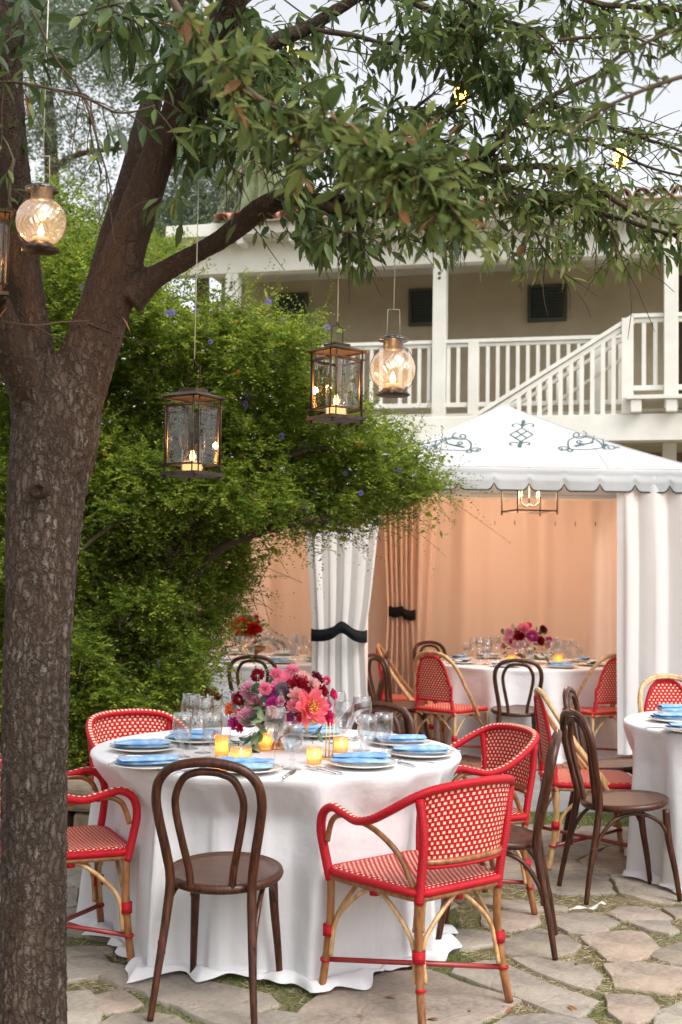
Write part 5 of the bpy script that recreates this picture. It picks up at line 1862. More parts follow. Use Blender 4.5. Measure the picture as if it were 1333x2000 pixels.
for px, py, fwd, s in EU:
    c = W(px, py, tc_main.y - fwd) - O
    d = (c - ctr); d.y -= .12
    dd = Vector((random.uniform(-1, 1), random.uniform(-.3, .3), random.uniform(-1, .3)))
    for k in range(3):
        leafat(fa, c + Vector((random.uniform(-.012, .012), 0, random.uniform(-.012, .012))), dd + Vector((random.uniform(-.5, .5), -.2, random.uniform(-.5, .5))), s * random.uniform(1.0, 1.3))
# inner foliage mass to close the gaps
for k in range(170):
    a, b = random.uniform(0, 2 * PI), random.uniform(-.3, 1.1)
    d = Vector((math.cos(a) * math.cos(b), math.sin(a) * math.cos(b) * .7, math.sin(b)))
    c = ctr + Vector((0, 0, .01)) + Vector((d.x * .17, d.y * .16, d.z * .12)) * random.uniform(.35, .95)
    leafat(fa, c, d + Vector((random.uniform(-.6, .6), random.uniform(-.6, .6), random.uniform(-.6, .4))), random.uniform(.03, .055), random.choice(_eu[:3]))
# stems and ribbon
for k in range(14):
    a = random.uniform(0, 6.3)
    e = ctr + Vector((math.cos(a) * .1, math.sin(a) * .08, .02))
    MB().tube(crom([(0, 0, .09), (e.x * .5, e.y * .5, .14), tuple(e)], 4), .0025, 5).build('stem', LW if False else mat_trimgreen, fa)
rb = crom([tuple(W(588, 1398, tc_main.y - .13) - O), tuple(W(596, 1412, tc_main.y - .15) - O), tuple(W(602, 1432, tc_main.y - .14) - O), tuple(W(612, 1452, tc_main.y - .13) - O)], 5)
MB().sheet(lambda u, v: tuple(np.array(rb[int(round(v * 15))]) + np.array([(u - .5) * (.012 + .012 * math.sin(v * 6)), .004 * math.sin(u * 4 + v * 9), 0])), 4, 15).build('ribbon', mat_gold, fa)
rb2 = crom([tuple(W(588, 1398, tc_main.y - .13) - O), tuple(W(604, 1405, tc_main.y - .15) - O), tuple(W(618, 1414, tc_main.y - .14) - O)], 5)
MB().sheet(lambda u, v: tuple(np.array(rb2[int(round(v * 10))]) + np.array([0, .004 * math.sin(u * 4 + v * 9), (u - .5) * .014])), 4, 10).build('ribbon', mat_gold, fa)

def farflowers(tc, label, kinds, px0, py0, w, h, seed):
    rs = random.Random(seed)
    t = thing('flower_arrangement', label, 'flowers', (tc.x, tc.y, TZ))
    O2 = Vector((tc.x, tc.y, TZ))
    MB().lathe([(.045, 0), (.02, .02), (.014, .04), (.075, .075), (.098, .112), (.07, .085), (0, .07)], 16).build('footed_bowl', mat_bronze, t)
    c0 = W(px0, py0 + h * .15, tc.y) - O2
    for i, (dx, dy, kind, rr) in enumerate(kinds):
        c = W(px0 + dx, py0 + dy, tc.y - rs.uniform(.08, .16)) - O2
        d = c - c0; d.y -= .12
        put_head(t, mk[kind](rr, seed * 40 + i), c, d.normalized())
    sc = 2400 / tc.y
    for k in range(110):
        a = rs.uniform(0, 2 * PI); b = rs.uniform(-.6, 1.3)
        d = Vector((math.cos(a) * math.cos(b), math.sin(a) * math.cos(b), math.sin(b)))
        c = c0 + Vector((d.x * w / sc / 2, d.y * .18, d.z * h / sc / 2)) * rs.uniform(.5, 1.0)
        leafat(t, c, d + Vector((rs.uniform(-.7, .7), rs.uniform(-.7, .7), rs.uniform(-.7, .5))), rs.uniform(.04, .065), rs.choice(_eu[:3]))
    return t
farflowers(tc_t1, 'pink and magenta flower arrangement on the table under the pointed tent',
           [(-14, 10, 'coralpeony', .062), (-30, -15, 'mauvepuff2', .05), (-2, -22, 'pinkp', .06), (15, -8, 'magpuff', .06), (30, 2, 'deep', .05), (42, 10, 'hot', .04), (-40, 12, 'mauve', .04), (2, 10, 'orange', .04), (-10, -8, 'deep', .06), (36, -20, 'burg', .045), (-36, -2, 'blush', .035), (8, -28, 'hotr', .035), (48, 0, 'magpuff', .035), (-24, 4, 'magr', .04)], 1025, 1250, 112, 78, 5)
farflowers(tc_t2, 'scarlet and orange flower arrangement on the left tent table',
           [(-8, 2, 'scar', .10), (-2, 12, 'orange', .085), (14, 4, 'scar', .075), (16, -8, 'burg', .045), (18, -16, 'hot', .03), (-24, -2, 'hotr', .05), (26, 8, 'magpuff', .03), (8, 2, 'deep', .055)], 482, 1222, 70, 62, 7)
# ================================================================== MAIN TREE
TYY = 3.95
def limb(pts):
    """pts: (px, py, Y, radius in px)"""
    out = []
    for px, py, Y, r in pts:
        p = W(px, py, Y)
        out.append((p.x, p.y, p.z, r * Y / FPX))
    return crom(out, 8)
limbs = [
    limb([(62, 2330, 3.9, 78), (62, 2000, 3.9, 66), (66, 1700, 3.92, 63), (70, 1400, 3.95, 63), (78, 1150, 3.97, 67), (92, 960, 4.0, 76), (108, 850, 4.02, 86), (112, 760, 4.04, 88), (110, 705, 4.04, 74)]),
    limb([(92, 900, 4.0, 30), (80, 800, 4.0, 48), (60, 700, 4.0, 50), (44, 560, 3.98, 42), (30, 380, 3.95, 35), (14, 180, 3.92, 33), (5, -60, 3.9, 36)]),
    limb([(95, 890, 4.0, 25), (66, 790, 3.97, 40), (22, 680, 3.85, 34), (-20, 560, 3.8, 28), (-70, 420, 3.8, 26)]),
    limb([(112, 920, 4.0, 30), (134, 830, 4.0, 54), (164, 720, 4.0, 58), (210, 590, 3.98, 49), (252, 470, 3.95, 40), (293, 350, 3.92, 35), (333, 250, 3.9, 32), (385, 150, 3.88, 31), (430, 60, 3.85, 31), (470, -40, 3.8, 31)]),
    limb([(125, 880, 4.05, 20), (156, 760, 4.12, 38), (185, 610, 4.2, 34), (222, 470, 4.25, 30), (262, 340, 4.3, 27), (285, 240, 4.32, 23), (300, 190, 4.35, 20)]),
    limb([(328, 270, 3.92, 28), (345, 180, 3.95, 22), (350, 90, 4.0, 19), (362, 0, 4.0, 22), (370, -80, 4.0, 20)]),
    limb([(250, 580, 3.98, 40), (300, 543, 3.98, 25), (360, 508, 3.98, 21), (420, 475, 3.98, 20), (470, 440, 3.98, 21), (515, 405, 3.96, 22), (560, 388, 3.95, 19), (640, 392, 3.95, 14), (720, 385, 3.95, 12), (800, 360, 3.95, 12), (880, 335, 3.95, 12), (945, 305, 3.95, 11), (990, 262, 3.95, 8)]),
    limb([(380, 230, 3.9, 22), (430, 170, 4.0, 24), (480, 120, 4.1, 22), (540, 80, 4.15, 17), (600, 55, 4.2, 14), (667, 14, 4.2, 12), (740, -30, 4.2, 11)]),
]
mb = MB()
for L in limbs:
    mb.tube([q[:3] for q in L], [float(q[3]) for q in L], 20)
tmp_me = mb.mesh('trunk_src', mat_bark, True, False)
tmp = link(bpy.data.objects.new('trunk_src', tmp_me))
md = tmp.modifiers.new('r', 'REMESH'); md.mode = 'VOXEL'; md.voxel_size = .0065; md.use_smooth_shade = True
sm = tmp.modifiers.new('s', 'SMOOTH'); sm.iterations = 6; sm.factor = .5
dg = bpy.context.evaluated_depsgraph_get()
tme = bpy.data.meshes.new_from_object(tmp.evaluated_get(dg))
nv = len(tme.vertices)
_co = np.empty(nv * 3, np.float32); tme.vertices.foreach_get('co', _co)
_nl = len(tme.loops); _np = len(tme.polygons)
_li = np.empty(_nl, np.int32); tme.loops.foreach_get('vertex_index', _li)
_ls = np.empty(_np, np.int32); tme.polygons.foreach_get('loop_start', _ls)
_me = bpy.data.meshes.new('trunk')
_me.vertices.add(nv); _me.vertices.foreach_set('co', _co)
_me.loops.add(_nl); _me.loops.foreach_set('vertex_index', _li)
_me.polygons.add(_np); _me.polygons.foreach_set('loop_start', _ls)
_me.update(calc_edges=True)
bpy.data.objects.remove(tmp)
tme = _me
co = np.empty(nv * 3, np.float32); tme.vertices.foreach_get('co', co); co = co.reshape(-1, 3)
nn = np.empty(nv * 3, np.float32); tme.vertices.foreach_get('normal', nn); nn = nn.reshape(-1, 3)
age = np.zeros(nv, np.float32); disp = np.zeros(nv, np.float32); plate = np.zeros(nv, np.float32)
lowz = W(100, 860, 4).z
for i in range(nv):
    x, y, z = float(co[i, 0]), float(co[i, 1]), float(co[i, 2])
    w = mnoise.noise_vector(Vector((x * 20, y * 20, z * 8))) * .022
    w2 = mnoise.noise_vector(Vector((x * 70, y * 70, z * 40))) * .006
    q = Vector(((x + w.x + w2.x) * 44, (y + w.y + w2.y) * 44, (z + w.z * 1.5 + w2.z) * 15))
    dist, pos = mnoise.voronoi(q)
    cellr = mnoise.cell(pos[0] * 3.7)
    e = min(1, max(0, (dist[1] - dist[0]) * 3.6 - .10))
    q2 = Vector(((x + w.x) * 95 + 7, (y + w.y) * 95, (z + w.z * 2) * 42))
    d2, p2 = mnoise.voronoi(q2)
    e2 = min(1, max(0, (d2[1] - d2[0]) * 4 - .1))
    big = mnoise.noise(Vector((x * 7, y * 7, z * 3)))
    fine = mnoise.fractal(Vector((x * 60, y * 60, z * 22)), 1, 2, 4)
    k = 1.0 if z < lowz else max(.10, 1 - (z - lowz) * 1.9)
    age[i] = k
    lift = e * (.55 + .45 * cellr)
    disp[i] = ((lift ** .8 - .5) * .0050 + (e2 - .5) * .0020 + fine * .0030) * (.3 + .7 * k) + big * .006
    plate[i] = lift * .8 + fine * .3
co += nn * disp[:, None]
tme.vertices.foreach_set('co', co.reshape(-1))
a = tme.attributes.new('plate', 'FLOAT', 'POINT'); a.data.foreach_set('value', plate)
a = tme.attributes.new('age', 'FLOAT', 'POINT'); a.data.foreach_set('value', age)
tme.polygons.foreach_set('use_smooth', np.ones(len(tme.polygons), bool))
tme.materials.clear(); tme.materials.append(mat_bark)
tme.update()
tb = Vector((float(limbs[0][0][0]), float(limbs[0][0][1]), 0))
tree = thing('tree', 'large rough barked tree at the left whose long branch reaches over the tables', 'tree', (0, 0, 0))
to = link(bpy.data.objects.new('trunk', tme), tree)
# knot scar on the trunk
kp = W(76, 957, 3.83)
kn = MB().lathe([(.0, .012), (.012, .012), (.017, .020), (.023, .018), (.030, .006), (.034, -.01)], 20, wob=lambda a, i: 1 + .12 * math.sin(a * 2 + 1)).build('knot', mat_bark, tree, uv=False)
kn.location = kp; kn.rotation_euler = (PI / 2 + .05, 0, 0)

# thin branches: (points in px with Y), radius px start/end
BR = [
    ([(560, 390, 3.95), (650, 405, 3.9), (740, 415, 3.85), (830, 425, 3.8), (920, 410, 3.85), (1000, 385, 3.9), (1100, 395, 3.9), (1200, 425, 3.9), (1290, 450, 3.9), (1360, 470, 3.9)], 13, 3),
    ([(980, 270, 3.95), (1040, 220, 4.0), (1110, 170, 4.0), (1190, 140, 4.0)], 8, 3),
    ([(900, 325, 3.95), (980, 330, 3.9), (1070, 325, 3.9), (1150, 350, 3.85), (1230, 410, 3.85), (1330, 440, 3.85)], 8, 4),
    ([(850, 345, 4.0), (940, 350, 4.1), (1040, 372, 4.1), (1150, 385, 4.1)], 8, 3),
    ([(1010, 240, 4.05), (1090, 255, 4.1), (1180, 285, 4.1), (1280, 330, 4.1), (1360, 350, 4.1)], 5, 2),
    ([(1060, 200, 4.0), (1120, 225, 4.0), (1200, 250, 3.9), (1333, 295, 3.9)], 6, 3),
    ([(1090, 76, 3.6), (1160, 72, 3.6), (1230, 70, 3.6), (1300, 95, 3.6)], 4, 2),
    ([(1080, -20, 3.7), (1180, 8, 3.7), (1270, 15, 3.7), (1360, 25, 3.7)], 7, 4),
    ([(600, 55, 4.2), (680, 70, 4.1), (760, 85, 4.0), (840, 60, 4.0), (920, 90, 4.0)], 6, 2),
    ([(740, -30, 4.1), (820, 10, 3.9), (900, 40, 3.8), (960, 120, 3.8), (1000, 180, 3.8)], 8, 3),
    ([(860, -30, 3.7), (960, 30, 3.7), (1050, 60, 3.7), (1110, 130, 3.7)], 6, 2),
    ([(-40, 165, 3.4), (30, 165, 3.4), (100, 172, 3.4), (180, 198, 3.4), (240, 222, 3.4), (300, 205, 3.4)], 3.5, 2),
    ([(60, 20, 3.5), (110, 110, 3.5), (160, 180, 3.5), (185, 245, 3.5), (205, 320, 3.5), (222, 395, 3.5)], 3, 1.5),
    ([(100, 175, 3.6), (175, 190, 3.55), (180, 260, 3.5), (200, 340, 3.5)], 2.5, 1.5),
    ([(150, 30, 3.6), (230, 10, 3.6), (275, 60, 3.7)], 3, 2),
    ([(340, 250, 3.9), (420, 255, 3.8), (480, 250, 3.75), (520, 300, 3.7)], 6, 2),
    ([(430, 260, 3.8), (450, 320, 3.75), (480, 340, 3.75)], 3, 1.5),
    ([(0, 625, 3.75), (60, 633, 3.75), (120, 630, 3.8), (175, 627, 3.9)], 2.2, 1.6),
    ([(560, 100, 4.1), (600, 180, 4.0), (640, 260, 3.95), (690, 330, 3.9)], 5, 2),
    ([(700, 370, 3.95), (740, 300, 3.9), (790, 230, 3.9), (850, 180, 3.9)], 5, 2),
    ([(800, 360, 3.95), (850, 270, 3.9), (900, 200, 3.9), (980, 150, 3.9)], 5, 2),
    ([(1150, 385, 3.9), (1190, 440, 3.85), (1210, 500, 3.85), (1225, 530, 3.85)], 3, 1.2),
    ([(560, 390, 3.9), (590, 430, 3.85), (650, 450, 3.8), (700, 455, 3.8)], 4, 1.5),
    ([(660, 400, 3.9), (680, 440, 3.88), (690, 480, 3.88)], 3, 1.2),
    ([(30, 300, 3.9), (20, 400, 3.8), (60, 420, 3.75)], 4, 2),
    ([(1040, 430, 3.85), (1060, 480, 3.8), (1100, 540, 3.8)], 3, 1.2),
]
FG = [   # foreground boughs, close to the lens
    ([(330, -10, 2.55), (400, 90, 2.55), (470, 165, 2.5), (540, 215, 2.5), (640, 255, 2.45), (720, 290, 2.45), (800, 330, 2.4), (870, 400, 2.4)], 9, 4),
    ([(1340, 150, 2.6), (1240, 180, 2.6), (1150, 230, 2.6), (1100, 280, 2.6)], 5, 2),
    ([(1380, 40, 2.8), (1250, 90, 2.8), (1180, 130, 2.8)], 5, 2),
]
def place_branch(pts, r0, r1):
    out = []
    n = len(pts)
    for i, (px, py, Y) in enumerate(pts):
        p = W(px, py, Y)
        out.append((p.x, p.y, p.z, (r0 + (r1 - r0) * i / (n - 1)) * Y / FPX))
    L = crom(out, 6)
    wob = [mnoise.noise_vector(Vector(q[:3]) * 9) * .008 for q in L]
    return [(q[0] + w.x, q[1] + w.y, q[2] + w.z, q[3]) for q, w in zip(L, wob)]
mbs = MB()
BRL = [place_branch(*b) for b in BR]
FGL = [place_branch(*b) for b in FG]
for L in BRL + FGL:
    m_ = MB()
    m_.tube([q[:3] for q in L], [float(q[3]) for q in L], 8)
    b_ = m_.build('branch', LW, tree, uv=False)
    set_rnd(b_.data, .25 if L in BRL else .8)
# twigs with leaves: (branch, number of twigs, leaf length range, leaves per twig, droop, colour bias, spread)
leaf_pos, leaf_dir, leaf_len, leaf_w, leaf_rnd, leaf_roll = [], [], [], [], [], []
twm = MB()
rt = random.Random(21)
def twig(base, d, L, nl, ll, droop, cb, wid, roset=False):
    d = Vector(d).normalized()
    pts = []
    p = Vector(base)
    n = 5
    for i in range(n + 1):
        pts.append(p.copy())
        d = (d + Vector((rt.uniform(-.18, .18), rt.uniform(-.18, .18), rt.uniform(-.12, .12) - droop * .12))).normalized()
        p = p + d * (L / n)
    twm.tube(pts, [.0022 - .0012 * i / n for i in range(n + 1)], 4, cap=False)
    for k in range(nl):
        t = (k + .5) / nl
        if roset: t = .55 + .45 * t
        x = t * n
        i = min(int(x), n - 1)
        q = pts[i].lerp(pts[i + 1], x - i)
        ax = (pts[i + 1] - pts[i]).normalized()
        side = ax.orthogonal().normalized()
        side = Matrix.Rotation(k * 2.4 + rt.uniform(-.4, .4), 3, ax) @ side
        dd = (ax * rt.uniform(.35, .9) + side * rt.uniform(.6, 1.0) + Vector((0, 0, -droop * rt.uniform(.0, .95)))).normalized()
        leaf_pos.append(tuple(q)); leaf_dir.append(tuple(dd)); leaf_len.append(ll * rt.uniform(.65, 1.2)); leaf_w.append(wid * rt.uniform(.8, 1.2))
        leaf_rnd.append(1.0 if rt.random() < .002 else min(.95, max(0, rt.gauss(cb, .24)))); leaf_roll.append(rt.uniform(-.9, .9))
def along(L, n, ll, nl, droop, cb, tl=(.10, .24), wid=1.0, t0=0.0, roset=False, up=0.0):
    for k in range(n):
        t = t0 + (1 - t0) * (k + rt.random()) / n
        i = min(int(t * (len(L) - 1)), len(L) - 2)
        b = Vector(L[i][:3]).lerp(Vector(L[i + 1][:3]), rt.random())
        ax = Vector(L[i + 1][:3]) - Vector(L[i][:3])
        d = Vector((rt.uniform(-1, 1), rt.uniform(-.8, .8), rt.uniform(-1, 1) - droop * .5 + up)) + ax.normalized() * .7
        twig(b, d, rt.uniform(*tl), nl + rt.randint(-2, 3), ll, droop, cb, wid, roset)
along(limbs[6], 30, .062, 12, .8, .35, t0=.35)                     # long limb
along(limbs[7], 26, .070, 11, .7, .3, t0=.1, tl=(.10, .26))
along(limbs[3], 14, .085, 9, 1.0, .2, t0=.62)
along(limbs[5], 16, .080, 8, 1.0, .2, t0=.1)
along(limbs[1], 12, .085, 7, 1.2, .15, t0=.55)
for bi, (n, ll, nl, dr, cb) in enumerate([(58, .056, 13, .7, .5), (22, .042, 11, .2, .55), (36, .050, 12, .6, .55), (24, .050, 12, .6, .5), (24, .040, 11, .2, .6), (22, .040, 10, .3, .5), (14, .048, 9, .4, .45), (26, .052, 11, .6, .4),
                                          (22, .066, 10, .8, .35), (34, .066, 11, .7, .35), (30, .060, 11, .5, .4), (10, .085, 6, 1.2, .3), (8, .060, 5, .8, .5), (6, .050, 5, .8, .5), (10, .09, 7, 1.2, .25), (18, .075, 9, .9, .35),
                                          (8, .08, 6, 1.2, .3), (2, .03, 2, .5, .5), (20, .060, 10, .6, .35), (20, .058, 11, .5, .4), (26, .054, 11, .4, .5), (9, .05, 6, .9, .8), (20, .070, 8, 1.1, .35), (9, .072, 8, 1.2, .4), (6, .07, 6, 1.2, .2), (10, .05, 9, .8, .6)]):
    along(BRL[bi], n, ll, nl, dr, cb)
along(FGL[0], 52, .056, 13, .15, .62, tl=(.07, .17), wid=1.0, t0=.05)
along(FGL[0], 26, .056, 12, .25, .62, tl=(.10, .2), t0=.6)
along(FGL[1], 16, .050, 12, .2, .55, tl=(.06, .14))
along(FGL[2], 14, .050, 11, .2, .5, tl=(.06, .14))
# dense clusters where the crown closes
for px, py, Y, rx, ry, n, ll, dr, cb in [
        (440, 60, 4.0, 130, 90, 34, .075, .9, .25), (500, 210, 3.9, 110, 70, 30, .075, .9, .3), (460, 290, 3.8, 90, 50, 20, .072, 1.0, .3), (850, 40, 3.9, 120, 60, 34, .066, .7, .35), (960, 110, 3.9, 90, 70, 26, .060, .6, .4),
        (620, 330, 3.9, 110, 60, 34, .062, .6, .35), (760, 330, 3.8, 110, 60, 34, .058, .4, .4), (760, 240, 3.85, 90, 50, 20, .055, .4, .4), (900, 300, 3.9, 110, 60, 30, .052, .4, .5), (830, 440, 3.8, 90, 40, 24, .056, .5, .5),
        (1040, 440, 3.85, 110, 50, 34, .052, .7, .6), (1180, 370, 3.9, 120, 50, 30, .048, .4, .65), (1060, 180, 3.9, 80, 70, 18, .050, .3, .45), (1250, 300, 3.9, 90, 60, 18, .046, .3, .55), (560, 150, 4.0, 70, 60, 14, .07, .8, .3),
        (700, 180, 4.0, 70, 40, 10, .055, .6, .35), (30, 60, 3.7, 60, 60, 12, .09, 1.2, .15), (250, 40, 3.7, 70, 40, 12, .09, 1.1, .25), (370, 140, 3.75, 50, 90, 14, .085, 1.1, .2), (330, 380, 3.9, 40, 30, 4, .08, 1.2, .2), (1120, 60, 3.8, 120, 50, 18, .052, .5, .45)]:
    for k in range(n):
        a, r_ = rt.uniform(0, 6.3), math.sqrt(rt.random())
        b = W(px + rx * r_ * math.cos(a), py + ry * r_ * math.sin(a), Y + rt.uniform(-.25, .3))
        d = (rt.uniform(-1, 1), rt.uniform(-1, 1), rt.uniform(-.8, .8))
        twig(b, d, rt.uniform(.09, .2), 10, ll, dr, cb, 1.0)
tw = twm.build('twigs', LW, tree, uv=False); tw['kind'] = 'stuff'; set_rnd(tw.data, .2)
tv, tf = leaf_template(.30, .16, 3, .28)
OPEN = [[(1060, 70), (1333, 105), (1400, 270), (1200, 240), (1080, 200)], [(620, 30), (790, 15), (800, 60), (640, 115)], [(700, 115), (880, 130), (870, 215), (730, 205)], [(95, 60), (290, 90), (270, 430), (110, 430)],
        [(400, 290), (560, 310), (560, 430), (420, 470), (390, 380)], [(300, 420), (420, 380), (430, 470), (320, 520)], [(900, 195), (985, 180), (975, 250), (900, 260)], [(1090, 270), (1333, 300), (1333, 350), (1100, 320)]]
_lp = np.array(leaf_pos, np.float32)
_x, _y = proj(_lp)
_lim = np.interp(_x, [0, 60, 120, 300, 380, 560, 700, 760, 900, 1000, 1150, 1333], [430, 430, 330, 400, 470, 470, 525, 500, 505, 540, 545, 520])
_keep = _y < _lim
for poly in OPEN:
    _keep &= ~(pin(_x, _y, poly) & (rng.random(len(_x)) < .68))
_keep &= rng.random(len(_x)) < .75
_kk = np.where(_keep)[0]
leaf_pos, leaf_dir, leaf_len, leaf_w, leaf_rnd, leaf_roll = [[L_[i] for i in _kk] for L_ in (leaf_pos, leaf_dir, leaf_len, leaf_w, leaf_rnd, leaf_roll)]
lp = np.array(leaf_pos, np.float32); ld = np.array(leaf_dir, np.float32); ll_ = np.array(leaf_len); lw = np.array(leaf_w); lr = np.array(leaf_rnd); lro = np.array(leaf_roll)
# the leaves that show largest become separate objects, the rest one mesh
vx, vy = proj(lp)
dist = lp[:, 1]
onpic = (vx > 0) & (vx < 1333) & (vy > 0) & (vy < 2000)
size = ll_ / dist * onpic
order = np.argsort(-size)[:290]
mask = np.ones(len(lp), bool); mask[order] = False
sc_ = np.stack([ll_, ll_ * lw, ll_], 1)
Rl = basis(ld, lro)
fo = scatter('crown', tv, tf, lp[mask], Rl[mask], sc_[mask], LT, tree, lr[mask]); fo['kind'] = 'stuff'
lvar = []
for v in (.05, .18, .3, .42, .55, .68, .82, 1.0):
    me = bpy.data.meshes.new('leaf'); me.from_pydata(tv, [], tf); me.materials.append(LT)
    me.polygons.foreach_set('use_smooth', [True] * len(tf))
    lvar.append(set_rnd(me, float(v)))
for i in order:
    o = link(bpy.data.objects.new('leaf', lvar[min(7, int(lr[i] * 7.9))]), tree)
    o.matrix_local = Matrix.Translation(Vector(lp[i].tolist())) @ Matrix(Rl[i].tolist()).to_4x4() @ Matrix.Diagonal((float(ll_[i]), float(ll_[i] * lw[i]), float(ll_[i]), 1))
# two dead leaves caught on the bark
for px, py, Y, d in ((238, 618, 3.8, (.6, -.1, -.8)), (15, 600, 3.55, (-.5, -.2, -.7))):
    o = leafat(tree, W(px, py, Y), d, .062, lvar[7])
print('tree leaves', len(lp), 'trunk verts', nv)

# ================================================================== SHRUB
SH = [(-60, 560), (60, 520), (150, 490), (215, 510), (300, 570), (400, 625), (470, 615), (520, 640), (590, 660), (610, 685), (590, 720), (625, 770), (690, 805), (745, 850), (790, 885), (825, 925), (860, 955), (830, 970), (800, 985), (740, 1005), (690, 1030), (640, 1045),
      (590, 1030), (540, 1025), (490, 1040), (485, 1095), (480, 1150), (445, 1195), (412, 1240), (402, 1300), (380, 1350), (350, 1395), (300, 1425), (200, 1440), (150, 1560), (120, 1660), (-60, 1700)]
shr = thing('shrub', 'tall leafy green flowering shrub spreading in front of the tents', 'shrub', (W(180, 1700, 7.4).x, 7.4, 0))
SOFF = np.array([shr.location.x, 7.4, 0])
def ybush(px, py):
    # front surface distance: bulges and hollows, the overhang leans forward
    b = np.empty(len(px))
    for i in range(len(px)):
        n = mnoise.noise(Vector((px[i] / 130, py[i] / 105, 1.3))) * .55 + mnoise.noise(Vector((px[i] / 48, py[i] / 42, 7.7))) * .30
        b[i] = n
    y = 7.35 - b * 1.25
    y += np.clip((py - 1000) / 450, 0, 1) * .25 * (px < 560) + np.clip((540 - py) / 100, 0, 1) * .5
    y += np.clip((px - 560) / 300, 0, 1) * .7
    hollow = np.exp(-(((px - 420) / 150) ** 2 + ((py - 1120) / 110) ** 2)) * .7
    return y + hollow
def sample_poly(n, poly):
    P = np.array(poly)
    x0, y0, x1, y1 = P[:, 0].min(), P[:, 1].min(), P[:, 0].max(), P[:, 1].max()
    X = np.empty(0); Y = np.empty(0)
    while len(X) < n:
        x, y = rng.uniform(x0, x1, n), rng.uniform(y0, y1, n)
        k = pin(x, y, poly)
        X = np.concatenate([X, x[k]]); Y = np.concatenate([Y, y[k]])
    return X[:n], Y[:n]
def sprigs(px, py, Y, nl, Ls, leafs, outward=.9, upb=.3, sidecb=None):
    n = len(px)
    p0 = Wn(px, py, Y)
    d = rng.normal(0, .55, (n, 3)); d[:, 1] -= outward; d[:, 2] += upb
    d /= np.linalg.norm(d, axis=1, keepdims=True)
    L = rng.uniform(*Ls, n)
    bend = rng.normal(0, .35, (n, 3)); bend[:, 2] -= .45
    P, D, S, C = [], [], [], []
    cb = rng.random(n)
    for k in range(nl):
        t = (k + .6) / nl
        q = p0 + d * (L * t)[:, None] + bend * (L * t * t * .5)[:, None]
        ax = d + bend * t
        ax /= np.linalg.norm(ax, axis=1, keepdims=True)
        s = np.cross(ax, np.array([0, 0, 1.0]) + rng.normal(0, .3, (n, 3)))
        s /= np.maximum(np.linalg.norm(s, axis=1, keepdims=True), 1e-4)
        dd = ax * .55 + s * (1 if k % 2 else -1) + rng.normal(0, .22, (n, 3)) + np.array([0, -.15, .25])
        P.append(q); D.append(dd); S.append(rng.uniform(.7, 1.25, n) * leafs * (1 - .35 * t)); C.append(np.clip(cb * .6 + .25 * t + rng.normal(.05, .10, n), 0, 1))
    return np.concatenate(P), np.concatenate(D), np.concatenate(S), np.concatenate(C), p0, d, L, bend
def leafcloud(name, parent, off, sets, mat, tmpl=SMALL_LEAF):
    P = np.concatenate([s[0] for s in sets]) - off; D = np.concatenate([s[1] for s in sets]); S = np.concatenate([s[2] for s in sets]); C = np.concatenate([s[3] for s in sets])
    o = scatter(name, *tmpl, P, basis(D, rng.normal(0, .7, len(P))), S, mat, parent, C, smooth=False)
    o['kind'] = 'stuff'
    return o
sets = []
x, y = sample_poly(10500, SH)
yb = ybush(x, y)
sets.append(sprigs(x, y, yb, 17, (.10, .26), .037))
x, y = sample_poly(5200, SH)
yb2 = ybush(x, y) + rng.uniform(.25, .7, len(x))
sets.append(sprigs(x, y, yb2, 12, (.12, .30), .048))
x, y = sample_poly(3600, SH)
sets.append(sprigs(x, y, ybush(x, y) + rng.uniform(.6, 1.2, len(x)), 10, (.15, .40), .085))
# longer shoots that break the outline
edge = np.array([(150, 480), (215, 500), (300, 555), (400, 605), (470, 595), (530, 620), (595, 640), (615, 665), (600, 700), (640, 765), (690, 795), (750, 842), (795, 875), (830, 915), (865, 950), (830, 968), (760, 1000), (690, 1030), (620, 1045), (540, 1030), (488, 1100), (485, 1150), (450, 1195), (418, 1240), (408, 1300), (390, 1330), (370, 1370)], float)
ei = rng.integers(0, len(edge) - 1, 1100)
et = rng.random(1100)[:, None]
ep = edge[ei] * (1 - et) + edge[ei + 1] * et + rng.normal(0, 15, (1100, 2))
sets.append(sprigs(ep[:, 0], ep[:, 1], ybush(ep[:, 0], ep[:, 1]) + rng.uniform(-.1, .3, 1100), 18, (.12, .42), .028, .1, .30))
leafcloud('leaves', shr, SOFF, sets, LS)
st = MB()
for s_ in sets[:1] + sets[2:]:
    p0, d, L, bend = s_[4:]
    for i in range(0, len(p0), 5):
        pts = [p0[i] - SOFF + d[i] * L[i] * t + bend[i] * L[i] * t * t * .5 for t in (-.6, 0, .4, .8, 1)]
        st.tube(pts, [.0022, .002, .0016, .0012, .0008], 3, cap=False)
# bare arching canes
rc = random.Random(5)
for k in range(90):
    px, py = rc.uniform(120, 500), rc.uniform(620, 1330)
    if not pin(np.array([px]), np.array([py]), SH)[0]: continue
    Y = float(ybush(np.array([px]), np.array([py]))[0]) - .08
    a = W(px, py, Y) - Vector(SOFF); b = W(px + rc.uniform(-70, 55), py + rc.uniform(-70, 90), Y + rc.uniform(-.1, .3)) - Vector(SOFF)
    m2 = (a + b) / 2 + Vector((rc.uniform(-.05, .05), -.05, .06))
    st.tube(crom([a, m2, b], 5), .0022, 4, cap=False)
so = st.build('stems', LW, shr, uv=False); so['kind'] = 'stuff'; set_rnd(so.data, .5)
